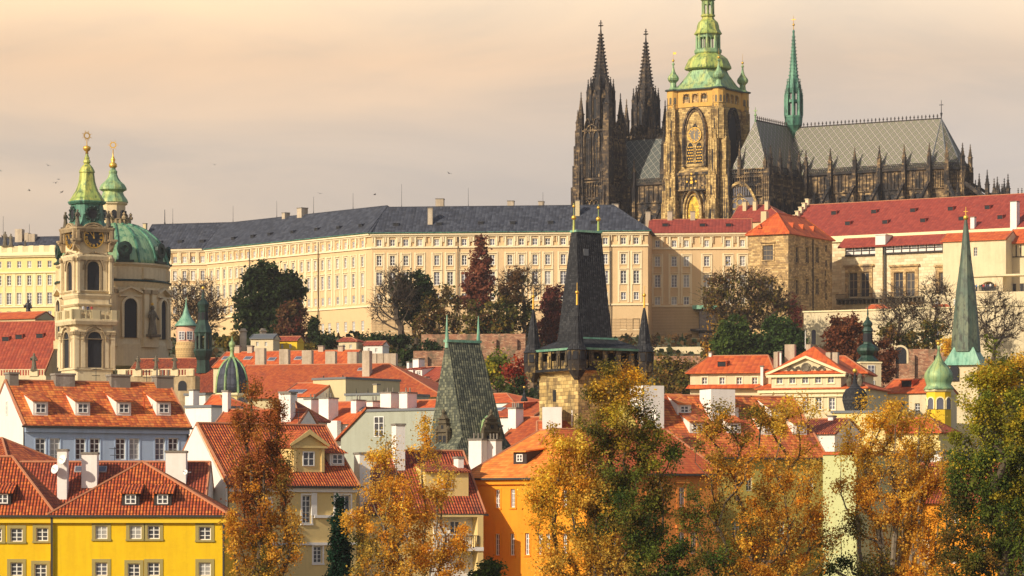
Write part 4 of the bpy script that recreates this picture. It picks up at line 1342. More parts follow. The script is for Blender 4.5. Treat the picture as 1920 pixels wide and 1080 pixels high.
    for i in range(28):
        x = xa + (xb - xa) * i / 28; mb.box(x, x + .35, -4.9, -3.3, zw - 1.0, zw - .003)
    w = mb.build('walkway', 'statue', H.root)
    mb = MB(); mb.box(xa, xb, -5.15, -5.08, zw + 1.3, zw + 1.4)
    for i in range(110):
        x = xa + (xb - xa) * i / 110; mb.box(x, x + .05, -5.14, -5.09, zw + .35, zw + 1.3)
    mb.build('railing', 'iron', w)
    # white tower block at the right with arched terrace
    a, b = (1766, 838), (1935, 826)
    WH = House('white_block', 'white plastered block with low red roof behind the tall green spire', 'palace', (1768, 836), (1886, 829), 454, 9, (1775, 1886, 436), 'garden', 't_lud', GZ, 'hg', .5,
               [(1829, 472, 7, 16, dict(rows=3)), (1757 + 38, 560, 5, 14)], smat='garden')
    WH2 = House('galleried_block', 'cream block with timber gallery and red roof beyond the arched terrace', 'palace', (1886, 834), (2020, 825), 458, 9, (1890, 2020, 428), 'garden', 't_lud', GZ, 'gg', .9,
                [(1901, 541, 9, 20, dict(rows=1, cols=1)), (1916, 541, 9, 20, dict(rows=1, cols=1)), (1901, 566, 9, 14), (1916, 566, 9, 14)])
    mb = MB(); xx = WH2.fr.pt(1912, 480)[0]; zz = WH2.fr.z(480); 
    for i in range(5): mb.box(i * 1.1 + .3, i * 1.1 + .5, -.2, -.003, zz - .2, WH2.h - .3)
    mb.box(.2, 6, -.25, -.003, zz - .4, zz - .203)
    mb.build('gallery_timber', 'timber', WH2.root)
    # terrace building with arch
    f2 = Fr((1806, 822), (1880, 818), gz=GZ)
    r_ = f2.root('arched_terrace', 'cream terrace house with round arch and crowded balcony, right of the green spire', 'terrace')
    zt, zb = f2.z(520), f2.z(549)
    mb = MB(); xc = f2.pt(1853, 540)[0]; rr = f2.m(14)
    # wall with arch: left and right pieces and spandrels
    mb.box(0, xc - rr, 0, 3, zb, zt); mb.box(xc + rr, f2.w, 0, 3, zb, zt)
    n = 10
    hs = f2.m(8)
    pts = [(xc - rr * math.cos(math.pi * i / n), min(zb + hs + rr * .85 * math.sin(math.pi * i / n), zt - .3)) for i in range(n + 1)]
    for (xa, za), (xb, zb2) in zip(pts, pts[1:]): mb.prism([(xa, za), (xb, zb2), (xb, zt), (xa, zt)], 0, 3)
    mb.build('arch_wall', 'garden', r_)
    mb = MB(); mb.box(xc - rr, xc + rr, 2.2, 2.6, zb, zt - .2); mb.build('arch_shade', 'statue', r_)
    mb = MB(); mb.box(-.4, f2.w + 9, -.4, 3.4, zt, zt + .4); mb.build('roof_slab', 'garden', r_)
    mb = MB(); mb.box(-8, f2.w + 9, -3.4, 6, 0, zb - .3); mb.box(-.3, f2.w, -3.6, 0, zb - .3, zb); mb.build('terrace_base', 'garden', r_)
    mb = MB()
    for i in range(60):
        x = -.3 + (f2.w + .3) * i / 59; mb.box(x - .03, x + .03, -3.5, -3.42, zb, zb + 1.0)
    mb.box(-.3, f2.w, -3.52, -3.4, zb + 1.0, zb + 1.08); mb.build('railing', 'iron', r_)
    for px, py, w, h in ((1757, 567, 6, 13), (1791, 567, 5, 12), (1873, 615, 8, 24), (1826, 620, 7, 22)):
        x, _, z = f2.pt(px, py, -3.4)
        if -8 < x < f2.w + 9: window(r_, x, -3.4, z, f2.m(w), f2.m(h), 0, rec=-.09, pane='p_mid', t=.14)
    global TERR
    TERR = (f2, zb)
    # garden retaining wall
    f3 = Fr((1507, 800), (2040, 771), gz=50)
    r_ = f3.root('garden_wall', 'long cream retaining wall with arched niches under the hall walkway', 'wall')
    mb = MB(); zt = f3.z(586)
    holes = []
    panel(mb, (0, 0, 0), (1, 0, 0), (0, 1, 0), f3.w, 0, zt, [])
    mb.box(.003, f3.w, .003, 20, 0, zt - .003)
    w = mb.build('wall', 'garden', r_)
    mb = MB(); mb.box(-.2, f3.w, -.25, .8, zt + .003, zt + .3); mb.build('coping', 'pal_y_trim', r_)
    for px, py, w_, h_ in ((1526, 632, 9, 28), (1668, 632, 9, 28), (1757, 632, 9, 26), (1825, 632, 9, 26), (1700, 650, 10, 12)):
        x, _, z = f3.pt(px, py)
        mb = MB(); ww = f3.m(w_, x); hh = f3.m(h_, x)
        arch_fill(mb, x, z - hh/2, ww, hh - ww/2, ww/2, -.05, .02, False)
        nb = mb.build('niche', 'p_mid', r_)
        mb = MB(); arch_ring(mb, x, z - hh/2, ww, hh - ww/2, ww/2, .25, -.12, .02, False); mb.build('niche_surround', 'pal_y_trim', nb)
    # two small red roofed lodges on the wall
    for px, lab in ((1645, 'small red roofed lodge on the retaining wall right of the stone palace'), (1764, 'small red roofed lodge beside the tall green spire')):
        House('garden_lodge', lab, 'lodge', (px - 20, 798), (px + 20, 796), 583, 5, (px - 12, px + 12, 571), 'garden', 't_lud', 52, 'hh', .4, group='red roofed lodges on the retaining wall')
    # wall at left foot of stone palace, terrace brick walls
    for k, (pa, pb, D_, pt_, pb_, mt, lab) in enumerate((
            (1222, 1345, 800, 651, 672, 'garden', 'pale parapet wall with window strip under the shaded palace wing'),
            (1222, 1345, 780, 668, 745, 'brick', 'orange brick terrace wall left of the two round green trees'),
            (790, 985, 775, 627, 672, 'brick', 'brown brick terrace wall under the dark trees, left of the black tower'),
            (775, 1000, 740, 658, 700, 'brick', 'low ochre rubble wall stepping down beside the yellow green tree'),
            (1250, 1500, 735, 700, 760, 'brick', 'weathered terrace wall behind the roofs of the pedimented palace'),
            (1620, 1800, 745, 655, 720, 'brick', 'ruined brown terrace wall with a dark archway right of the onion tower'))):
        f4 = Fr((pa, D_), (pb, D_ - 3), gz=35)
        mb = MB(); z1 = f4.z(pt_)
        mb.box(0, f4.w, 0, 1.5, 0, z1)
        if mt == 'brick':
            for i in range(5): 
                xx = f4.w * (i + .5) / 5; mb.box(xx - .6, xx + .6, -.8, -.003, 0, z1 - 1.2)
        o = mb.build('terrace_wall', mt)
        o.location = (f4.o.x, f4.o.y, 35); o.rotation_euler = (0, 0, f4.ang)
        tag(o, lab, 'wall', 'terrace walls on the hillside')
        if k == 5:
            mb = MB(); x, _, z = f4.pt(1688, 668); arch_fill(mb, x, z - 1.5, 2.6, 2.2, 1.2, -.1, .1, False); mb.build('archway', 'dark', o)
            mb = MB(); arch_ring(mb, x, z - 1.5, 2.6, 2.2, 1.2, .4, -.2, .1, False); mb.build('arch_surround', 'garden', o)
castle_right()
# ---------------------------------------------------------------- cathedral
def pinnacle(mb, x, y, z0, h, w=.9, shaft=.45, n=4):
    """gothic pinnacle: shaft with gablets, spirelet with crockets and a finial"""
    hs = h * shaft
    mb.box(x - w/2, x + w/2, y - w/2, y + w/2, z0, z0 + hs)
    mb.box(x - w*.62, x + w*.62, y - w*.62, y + w*.62, z0 + hs - .12, z0 + hs + .12)
    mb.lathe([(w*.62, z0 + hs + .12), (.05, z0 + h * .93)], 4, x, y, math.pi/4)
    k = max(2, int(h * (1 - shaft) / .9))
    for i in range(k):
        t = (i + .5) / k
        r = w * .5 * (1 - t) + .1; z = z0 + hs + (h * .93 - hs) * t
        mb.box(x - r - .1, x + r + .1, y - .07, y + .07, z, z + .16)
        mb.box(x - .07, x + .07, y - r - .1, y + r + .1, z, z + .16)
    mb.box(x - .2, x + .2, y - .08, y + .08, z0 + h * .94, z0 + h * .96)
    mb.box(x - .07, x + .07, y - .07, y + .07, z0 + h * .9, z0 + h)

def onion(mb, x, y, z, s, n=8, ph=math.pi/8):
    pr = [(1.5, 0), (1.35, .25), (.95, .7), (.85, 1.4), (.8, 2.0), (.95, 2.2), (1.45, 2.7), (1.6, 3.3), (1.35, 3.9), (.85, 4.5), (.5, 5.2), (.28, 6.2), (.2, 6.9), (.42, 7.1), (.38, 7.4), (.12, 7.6), (.07, 8.6)]
    mb.lathe([(r * s, z + zz * s) for r, zz in pr], n, x, y, ph, smooth=False)

def cathedral():
    fr = Fr((1255, 1000), None, -31, gz=60)
    r = fr.root('cathedral', 'huge dark gothic cathedral with twin spires, belfry and patterned roofs crowning the hill', 'cathedral')
    Z = lambda py, x, y: fr.z(py, x, y)
    # ---- great south tower
    Wt = fr.pt(1350, 500, 0)[0]
    c = Wt / 2
    zc = Z(168, c, 0); zm = Z(200, c, 0); z2 = Z(345, c, 0)
    t = MB()
    t.box(.6, Wt - .6, .6, Wt - .6, 0, zm); t.build_name = 0
    tw = t.build('belfry_tower', 'gothic_l', r)
    up = MB(); q = .35
    holes = []
    zw0, zw1 = Z(192, c, 0), Z(175, c, 0)
    for i in (-1, 0, 1): holes.append((c + i * 2.75 - .95 - q, c + i * 2.75 + .95 - q, zw0, zw1))
    L = Wt - 2 * q
    panel(up, (q, q, 0), (1, 0, 0), (0, 1, 0), L, zm, zc, holes, .8)
    panel(up, (Wt - q, q, 0), (0, 1, 0), (-1, 0, 0), L, zm, zc, holes, .8)
    panel(up, (q, Wt - q, 0), (0, -1, 0), (1, 0, 0), L, zm, zc, holes, .8)
    up.quad((q, Wt - q, zm), (Wt - q, Wt - q, zm), (Wt - q, Wt - q, zc), (q, Wt - q, zc))
    g = up.build('gallery_storey', 'tower_ochre', r)
    for side in (0, 1):
        for i in (-1, 0, 1):
            m_ = MB(); m_.T = facemat(c + i*2.75, q, 0, 0) if side == 0 else facemat(Wt - q, c + i*2.75, 0, math.pi/2)
            m_.box(-.95, .95, .5, .6, zw0, zw1 - .7); m_.box(-.05, .05, .3, .55, zw0, zw1)
            m_.build('gallery_opening', 'statue' if i else 'ochre_stone', g)
            m_ = MB(); m_.T = facemat(c + i*2.75, q, 0, 0) if side == 0 else facemat(Wt - q, c + i*2.75, 0, math.pi/2)
            m_.box(-.9, .9, .35, .45, zw0, zw0 + 1.0); m_.build('parapet', 'ochre_stone', g)
            m_ = MB(); m_.T = facemat(c + i*2.75, q, 0, 0) if side == 0 else facemat(Wt - q, c + i*2.75, 0, math.pi/2)
            arch_ring(m_, 0, zw0, 1.8, zw1 - zw0 - .8, .7, .18, -.1, .05, False); m_.build('arch_moulding', 'gothic_l', g)
    # corner turrets with onion caps
    for i, (x, y) in enumerate(((.8, .8), (Wt - .8, .8), (Wt - .8, Wt - .8), (.8, Wt - .8))):
        m_ = MB(); m_.lathe([(1.75, zm - .5), (1.75, zc)], 8, x, y, math.pi/8, False)
        tu = m_.build('corner_turret', 'tower_ochre', r)
        m_ = MB()
        for k in range(8):
            a = k * math.pi / 4
            m_.T = facemat(x, y, 0, a) @ Matrix.Translation((0, -1.62, 0))
            arch_fill(m_, 0, zc - 3.7, .62, 1.5, .35, -.05, .1, False)
        m_.build('turret_window', 'statue', tu)
        m_ = MB(); onion(m_, x, y, zc + .3, 1.0 if i != 1 else 1.02); m_.build('turret_cap', 'cu', tu)
        m_ = MB(); m_.sphere((x, y, zc + 8.5), .38); m_.tube((x, y, zc + 8.6), (x, y, zc + 11), .05, .03, 5)
        if i == 0: m_.box(x, x + .9, y - .03, y + .03, zc + 10.2, zc + 10.8)
        m_.build('finial', 'gold', tu)
    cor = MB(); cor.box(-.5, Wt + .5, -.5, Wt + .5, zc, zc + .35); 
    for x, y in ((.8, .8), (Wt - .8, .8), (Wt - .8, Wt - .8), (.8, Wt - .8)): cor.lathe([(2.3, zc + .02), (2.3, zc + .37)], 8, x, y, math.pi/8, False)
    cor.build('eaves', 'cu_d', r)
    # helm roof
    zt = lambda py: Z(py, c, c)
    def sq8(rad, z, k):  # octagon with chamfer k (0 square .. 1 regular)
        a = rad; b_ = rad * (1 - .585 * k)
        return [(c + x, c + y, z) for x, y in ((-b_, -a), (b_, -a), (a, -b_), (a, b_), (b_, a), (-b_, a), (-a, b_), (-a, -b_))]
    m_ = MB(); h0 = zc + .35
    m_.loft([sq8(Wt/2 - .3, h0, .15), sq8(Wt/2 * .82, h0 + 1.6, .4), sq8(Wt/2 * .66, zt(142), .8), sq8(Wt/2 * .60, zt(132), 1)])
    hm = m_.build('helm_roof', 'cu', r)
    m_ = MB(); o8 = lambda prof, mat, nm, par: MB().lathe([(rr, z) for rr, z in prof], 8, c, c, math.pi/8, False).build(nm, mat, par)
    px = 0.147 * 1.08  # metres per pixel, octagon corner radius
    o8([(38*px, zt(132)), (41*px, zt(130)), (41*px, zt(127)), (38*px, zt(120)), (34*px, zt(111)), (27*px, zt(105)), (22*px, zt(102)), (22*px, zt(101))], 'cu_y', 'helm_bulb', hm)
    o8([(23*px, zt(101)), (24*px, zt(99)), (24*px, zt(94)), (21*px, zt(92))], 'cu', 'lantern_base', hm)
    m_ = MB()
    for i in range(8):
        a = math.pi/8 + i * math.pi/4
        for rr in (19.5,):
            m_.tube((c + rr*px*math.cos(a), c + rr*px*math.sin(a), zt(92)), (c + rr*px*math.cos(a), c + rr*px*math.sin(a), zt(65)), .42, .36, 6)
        a2 = a + math.pi/8
        m_.tube((c + 17.5*px*math.cos(a2), c + 17.5*px*math.sin(a2), zt(92)), (c + 17.5*px*math.cos(a2), c + 17.5*px*math.sin(a2), zt(65)), .16, .16, 5)
    m_.lathe([(20*px, zt(71)), (20*px, zt(65))], 8, c, c, math.pi/8, False)
    m_.lathe([(3*px, zt(92)), (3*px, zt(65))], 8, c, c, math.pi/8, False)
    m_.build('lantern', 'cu', hm)
    o8([(24*px, zt(65)), (24.5*px, zt(63)), (23*px, zt(61)), (20*px, zt(55)), (19*px, zt(48)), (17*px, zt(42)), (12*px, zt(37)), (10*px, zt(33)), (12.5*px, zt(31)), (12.5*px, zt(28)), (10*px, zt(27))], 'cu_y', 'upper_bulb', hm)
    m_ = MB()
    for i in range(8):
        a = math.pi/8 + i * math.pi/4
        m_.tube((c + 9.5*px*math.cos(a), c + 9.5*px*math.sin(a), zt(28)), (c + 9.5*px*math.cos(a), c + 9.5*px*math.sin(a), zt(3)), .3, .25, 5)
    m_.lathe([(9*px, zt(9)), (9.5*px, zt(3)), (13*px, zt(1)), (12*px, zt(-3)), (8*px, zt(-14)), (3*px, zt(-24)), (2*px, zt(-40)), (.5*px, zt(-60))], 8, c, c, math.pi/8, False)
    m_.build('upper_lantern', 'cu', hm)
    # buttresses: stepping piers at each corner with pinnacles, ribs
    st = [(0, Z(375, c, 0), 2.4, 2.9), (Z(375, c, 0), Z(330, c, 0), 2.1, 2.7), (Z(330, c, 0), Z(262, c, 0), 1.6, 2.4), (Z(262, c, 0), Z(203, c, 0), .9, 2.0)]
    corners = [(0, 0, -1, -1), (Wt, 0, 1, -1), (Wt, Wt, 1, 1), (0, Wt, -1, 1)]
    for (x, y, sx, sy) in corners:
        bt = MB(); dk = MB()
        for (z0, z1, pr, wd) in st:
            # pier towards y
            xa = x - sx * .2; xb = x - sx * (.2 + wd)
            bt.box(min(xa, xb), max(xa, xb), min(y, y + sy * pr) - .001, max(y, y + sy * pr), z0, z1)
            ya = y - sy * .2; yb = y - sy * (.2 + wd)
            bt.box(min(x, x + sx * pr), max(x, x + sx * pr), min(ya, yb), max(ya, yb), z0 - .003, z1 - .003)
            for k in (.25, .75):
                pinnacle(bt, x - sx * (.2 + wd * k), y + sy * (pr - .35), z1 - 2.6, 5.6, .75)
                pinnacle(bt, x + sx * (pr - .35), y - sy * (.2 + wd * k), z1 - 2.6, 5.4, .75)
            # vertical ribs down the face
            for k in (.0, .33, .66, 1.0):
                xx = x - sx * (.2 + wd * k)
                bt.box(xx - .13, xx + .13, y + sy * pr - .2, y + sy * pr + .2, z0, z1 - .5)
                yy = y - sy * (.2 + wd * k)
                bt.box(x + sx * pr - .2, x + sx * pr + .2, yy - .13, yy + .13, z0, z1 - .5)
            dk.box(x - sx*(.2+wd*.5) - .35, x - sx*(.2+wd*.5) + .35, y + sy*pr - .02, y + sy*pr + .03, z0 + 1, z1 - 3)
        bt.lathe([(1.5, Z(262, c, 0)), (1.5, zm + .6), (1.7, zm + .7), (.3, zm + 2.4)], 8, x + sx * -.6, y + sy * -.6, math.pi/8, False)
        bo = bt.build('buttress', 'gothic_l', r)
        dk.build('blind_panel', 'gothic_d', bo)
    # big arched panels (south face and east face) with clock
    for k, T in enumerate((facemat(c, .55, 0, 0), facemat(Wt - .55, c, 0, math.pi/2))):
        zb = Z(312, c, 0); zs = Z(245, c, 0)
        m_ = MB(); m_.T = T
        if k == 0:
            arch_fill(m_, 0, zb, 5.6, zs - zb, 5.4, -.25, -.01)
            pn = m_.build('tall_arch_panel', 'gothic_l', r)
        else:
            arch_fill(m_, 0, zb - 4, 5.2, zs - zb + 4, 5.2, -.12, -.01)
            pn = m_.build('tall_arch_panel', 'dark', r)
        m_ = MB(); m_.T = T
        for th, y0, w in ((.5, -1.0, 6.4), (.35, -.6, 5.6)):
            arch_ring(m_, 0, zb, w, zs - zb, 5.4 * w / 5.6, th, y0, -.003)
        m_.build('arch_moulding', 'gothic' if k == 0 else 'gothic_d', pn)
        if k == 0:
            for dx in (-1.35, 1.35):
                m2 = MB(); m2.T = T; arch_fill(m2, dx, Z(306, c, 0), 2.1, Z(280, c, 0) - Z(306, c, 0), 1.9, -.36, -.26); w_ = m2.build('biforate_window', 'dark', pn)
                m2 = MB(); m2.T = T
                for a in range(6):
                    for b_ in range(4):
                        zz = Z(305, c, 0) + .25 + a * .78; xx = dx - .8 + b_ * .53 + (.26 if a % 2 else 0)
                        if xx < dx + .95: m2.box(xx - .17, xx + .1, -.42, -.37, zz, zz + .34)
                m2.build('gilded_lattice', 'gold', w_)
                m2 = MB(); m2.T = T; arch_ring(m2, dx, Z(306, c, 0), 2.1, Z(280, c, 0) - Z(306, c, 0), 1.9, .22, -.5, -.26); m2.build('window_moulding', 'gothic_l', w_)
            clock(pn, c, .05, Z(253, c, 0), 0, 2.05, 'conc', 'gold', hour=175, minute=15)
            m2 = MB(); m2.T = T
            m2.T = facemat(c, .3, Z(233.5, c, 0), 0); disc(m2, .3, -.05, .1, 8); m2.T = facemat(c - .42, .3, Z(237, c, 0), 0); disc(m2, .3, -.05, .1, 8); m2.T = facemat(c + .42, .3, Z(237, c, 0), 0); disc(m2, .3, -.05, .1, 8)
            m2.build('trefoil', 'dark', pn)
    # balcony stage with blind tracery and gilded coat of arms, lower arch with gold grille
    m_ = MB(); zb0, zb1, zb2 = Z(356, c, 0), Z(325, c, 0), Z(316, c, 0)
    m_.box(2.8, Wt - 2.8, -.9, .55, zb0, zb1)
    m_.loft([[(2.8, -.9, zb1), (Wt-2.8, -.9, zb1), (Wt-2.8, .55, zb1), (2.8, .55, zb1)], [(3.3, .3, zb2), (Wt-3.3, .3, zb2), (Wt-3.3, .55, zb2), (3.3, .55, zb2)]])
    bal = m_.build('tower_balcony', 'gothic_l', r)
    m_ = MB()
    for i in range(9):
        x = 3.1 + (Wt - 6.2) * i / 8
        m_.box(x - .14, x + .14, -1.2, -.903, zb0, zb1 - .6)
    for i in range(8):
        x = 3.1 + (Wt - 6.2) * (i + .5) / 8
        arch_fill(m_, x, zb0 + .8, .85, 2.0, .7, -.98, -.905)
    m_.box(2.6, Wt - 2.6, -1.3, -.903, zb1 - .5, zb1 + .25); m_.box(2.6, Wt - 2.6, -1.25, -.903, zb0 - .3, zb0 + .1)
    m_.build('tracery', 'gothic', bal)
    m_ = MB()
    for x, z, s_ in ((c - .3, zb0 + 2.0, .5), (c - .3, zb0 + 3.0, .35), (c - 1.7, zb0 + 2.2, .3), (c + 1.1, zb0 + 2.2, .3), (c - .3, zb1 - .2, .3)):
        m_.T = facemat(x, -1.2, z, 0); disc(m_, s_, -.12, .1, 6); 
    m_.build('coat_of_arms', 'gold', bal)
    m_ = MB(); zg0, zg1 = Z(430, c, 0), Z(392, c, 0)
    arch_fill(m_, c - .2, zg0, 3.6, zg1 - zg0, 3.6, -.02, .56); gg = m_.build('gilded_grille', 'gold_m', r)
    m_ = MB()
    for th, y0, w in ((.45, -1.1, 4.9), (.35, -.6, 3.8)): arch_ring(m_, c - .2, zg0, w, zg1 - zg0, 3.8 * w / 3.8, th, y0, .5)
    m_.build('arch_moulding', 'gothic_l', gg)
    m_ = MB(); arch_ring(m_, c - .2, Z(400, c, 0), 6.4, Z(375, c, 0) - Z(400, c, 0), 3.4, .4, -.6, .5); m_.build('arch_moulding', 'gothic', gg)
    m_ = MB(); m_.T = facemat(c - .2, .3, Z(366, c, 0), 0); disc(m_, .75, -.2, .2, 8, .45); m_.box(-.5, -.3, -.2, .2, -.9, .9); m_.box(.3, .5, -.2, .2, -.9, .9); m_.box(-.3, .3, -.2, .2, -.1, .1); m_.build('royal_cipher', 'gold', gg)

    # ---- main axis
    yN = Wt + 11.5
    hw = 7.6
    def X(px, yd): return fr.pt(px, 500, yd)[0]
    # nave west of the tower and choir east
    xw = X(1166, yN); xe = X(1765, yN)
    xc = X(1488, yN)
    zrW = Z(257, X(1200, yN), yN); 
    zr = Z(231.5, X(1620, yN), yN)
    ze = Z(322, X(1620, yN - hw), yN - hw)
    def gable_roof(x0, x1, y0, y1, zr_, ze_, mat, nm, hipE=0):
        m_ = MB(); ym = (y0 + y1) / 2
        p = [(x0, y0, ze_), (x1, y0, ze_), (x1, y1, ze_), (x0, y1, ze_), (x0, ym, zr_), (x1 - hipE, ym, zr_)]
        m_.add(p, [(0, 1, 5, 4), (1, 2, 5), (2, 3, 4, 5), (3, 0, 4), (3, 2, 1, 0)])
        return m_.build(nm, mat, r)
    xwE = X(1256, yN)
    nave_roof = gable_roof(xw - 6, xc - 6, yN - hw, yN + hw, zr - .5, ze, 'dia_d', 'nave_roof')
    # choir roof ends in a faceted apse
    m_ = MB()
    apse = [(xe + hw * math.sin(a) * 1.0, yN - hw * math.cos(a)) for a in [0, math.pi/5, 2*math.pi/5, 3*math.pi/5, 4*math.pi/5, math.pi]]
    base = [(xc + 1, yN - hw)] + apse + [(xc + 1, yN + hw)]
    p = [(x, y, ze) for x, y in base] + [(xc + 1, yN, zr), (xe, yN, zr)]
    n = len(base)
    fs = [(0, 1, n + 1, n), (n - 2, n - 1, n, n + 1), (n - 1, 0, n)] + [(i, i + 1, n + 1) for i in range(1, n - 2)]
    m_.add(p, fs)
    cr = m_.build('choir_roof', 'dia', r)
    m_ = MB()
    for i in range(1, n - 1): m_.tube(p[i], p[n + 1], .22, .12, 5)
    m_.build('hip_flashing', 'lead', cr)
    m_ = MB(); m_.tube((xe, yN, zr - .3), (xe, yN, zr + 5), .16, .06, 5); m_.sphere((xe, yN, zr + 1.3), .35); m_.box(xe - .6, xe + .6, yN - .06, yN + .06, zr + 3.6, zr + 3.8); m_.build('roof_cross', 'iron', cr)
    m_ = MB()
    def crest(xa, ya, xb, yb, z):
        L = math.hypot(xb - xa, yb - ya); k = int(L / 1.15)
        for i in range(k + 1):
            x = xa + (xb - xa) * i / k; y = ya + (yb - ya) * i / k
            m_.box(x - .09, x + .09, y - .09, y + .09, z - .2, z + 1.25)
            m_.box(x - .26, x + .26, y - .06, y + .06, z + .65, z + .85); m_.box(x - .05, x + .05, y - .26, y + .26, z + .65, z + .85)
        m_.tube((xa, ya, z + .05), (xb, yb, z + .05), .16, .16, 5)
    crest(xc + 2, yN, xe, yN, zr)
    crest(xw, yN, xwE + 3, yN, zr - .5)
    # transept: roof with gable hip to the south
    xt0, xt1 = X(1368, 2), X(1440, 2)
    yt = 2.0
    # hipped south end of transept
    xm = (xt0 + xt1) / 2
    zt0 = Z(322, xm, yt)
    yr_ = 6.0
    xtip = X(1405, yr_); zrt = Z(226, xtip, yr_)
    m2 = MB()
    hwT = (xt1 - xt0) / 2
    p = [(xm - hwT, yt, zt0), (xm + hwT, yt, zt0), (xm + hwT, yN, zt0), (xm - hwT, yN, zt0), (xm, yr_, zrt), (xm, yN, zrt)]
    m2.add(p, [(0, 1, 4), (1, 2, 5, 4), (3, 0, 4, 5), (2, 3, 5)])
    m2.build('transept_roof', 'dia', r)
    crest(xm, yr_, xm, yN, zrt)
    m_.build('ridge_cresting', 'gothic_d', cr)
    m_ = MB(); m_.tube((xm, yr_, zrt - .5), (xm, yr_, zrt + 3.6), .3, .05, 5); m_.sphere((xm, yr_, zrt + 1.4), .4); m_.box(xm - .5, xm + .5, yr_ - .07, yr_ + .07, zrt + 2.4, zrt + 2.7); m_.build('roof_finial', 'cu', cr)
    # ---- fleche over the crossing
    zf = lambda py: Z(py, xm, yN)
    fx, fy = X(1488, yN), yN
    m_ = MB(); u = .147
    m_.lathe([(4*u, zf(262)), (10*u, zf(245)), (16*u, zf(236)), (17*u, zf(222)), (17.5*u, zf(221)), (17.5*u, zf(218)), (8*u, zf(217))], 8, fx, fy, math.pi/8, False)
    for i in range(8):
        a = math.pi/8 + i*math.pi/4
        x, y = fx + 15.5*u*math.cos(a), fy + 15.5*u*math.sin(a)
        m_.box(x - .3, x + .3, y - .3, y + .3, zf(218), zf(186)); pinnacle(m_, x, y, zf(190), 3.4, .5)
        x, y = fx + 12*u*math.cos(a), fy + 12*u*math.sin(a)
        m_.box(x - .25, x + .25, y - .25, y + .25, zf(218), zf(160)); pinnacle(m_, x, y, zf(178), 4.4, .5)
    m_.lathe([(14*u, zf(193)), (14*u, zf(188))], 8, fx, fy, math.pi/8, False)
    m_.lathe([(11*u, zf(175)), (12*u, zf(166)), (10.5*u, zf(158)), (7.5*u, zf(135)), (3.6*u, zf(90)), (1.8*u, zf(62)), (2.6*u, zf(60)), (1*u, zf(56))], 8, fx, fy, math.pi/8, False)
    m_.lathe([(4*u, zf(218)), (4*u, zf(165))], 8, fx, fy, math.pi/8, False)
    for i in range(8):
        a = math.pi/8 + i*math.pi/4
        for k in range(14):
            tt = k / 14; rr = (11.0 * (1 - tt) ** 1.0 + 2.2 * tt) * u * (.92 if tt < .2 else .85)
            z = zf(156) + (zf(64) - zf(156)) * tt
            x, y = fx + rr*math.cos(a), fy + rr*math.sin(a); m_.box(x - .14, x + .14, y - .14, y + .14, z, z + .28)
    fl = m_.build('crossing_spirelet', 'cu_b', r)
    m_ = MB(); m_.tube((fx, fy, zf(58)), (fx, fy, zf(30)), .12, .05, 5); m_.sphere((fx, fy, zf(47)), .35); m_.box(fx - .6, fx + .6, fy - .06, fy + .06, zf(38), zf(36.5)); m_.build('finial', 'gold', fl)

    # ---- clerestory walls, buttresses
    zlow = 0
    m_ = MB()
    m_.box(xw - 6, xc, yN - hw + .3, yN + hw - .3, 0, ze)
    p = [(x, y) for x, y in [(xc, yN - hw + .3)] + [(xe + (hw-.3)*math.sin(a), yN - (hw-.3)*math.cos(a)) for a in [0, math.pi/5, 2*math.pi/5, 3*math.pi/5, 4*math.pi/5, math.pi]] + [(xc, yN + hw - .3)]]
    m_.loft([[(x, y, 0) for x, y in p], [(x, y, ze) for x, y in p]])
    m_.box(xt0, xt1, yt + .3, yN, 0, zt0)
    body = m_.build('nave_wall', 'gothic', r)
    # parapet with openwork
    para = MB(); win = MB(); ribs = MB(); pinn = MB()
    def bay_wall(xa, ya, xb, yb, nb, z_top, z_bot, win_h, first=True):
        d = Vector((xb - xa, yb - ya)); L = d.length; ang = math.atan2(d.y, d.x)
        T = facemat(xa, ya, 0, ang)
        for mbx in (para, win, ribs, pinn): mbx.T = T
        para.box(0, L, -.4, -.2, z_top + .1, z_top + .3); para.box(0, L, -.4, -.2, z_top + 1.35, z_top + 1.55)
        k = int(L / .62)
        for i in range(k):
            x = (i + .5) * L / k
            para.add([(x - .28, -.38, z_top + .3), (x - .14, -.38, z_top + .3), (x + .28, -.38, z_top + 1.35), (x + .14, -.38, z_top + 1.35), (x - .28, -.24, z_top + .3), (x - .14, -.24, z_top + .3), (x + .28, -.24, z_top + 1.35), (x + .14, -.24, z_top + 1.35)], [(0,1,2,3),(4,5,6,7),(0,1,5,4),(2,3,7,6)])
            para.add([(x + .28, -.37, z_top + .3), (x + .14, -.37, z_top + .3), (x - .28, -.37, z_top + 1.35), (x - .14, -.37, z_top + 1.35)], [(0,1,2,3)])
        para.box(0, L, -.55, .3, z_top - .35, z_top + .1)
        w = L / nb
        for i in range(nb):
            x = w * (i + .5)
            ribs.mark(); win.mark()
            # upper arcade of slender lancets, then great window
            for j in range(6):
                xx = x - w * .36 + w * .72 * j / 5
                ribs.box(xx - .09, xx + .09, -.35, -.003, z_top - 5.2, z_top - .7)
            ribs.box(x - w*.45, x + w*.45, -.42, -.003, z_top - 5.5, z_top - 5.25)
            ww = w * .62
            arch_fill(win, x, z_bot, ww, win_h, ww * .75, -.12, -.01)
            arch_ring(ribs, x, z_bot, ww, win_h, ww * .75, .3, -.4, -.003)
            for j in (-1, 0, 1): ribs.box(x + j * ww * .26 - .07, x + j * ww * .26 + .07, -.25, -.121, z_bot, z_bot + win_h + ww*.2)
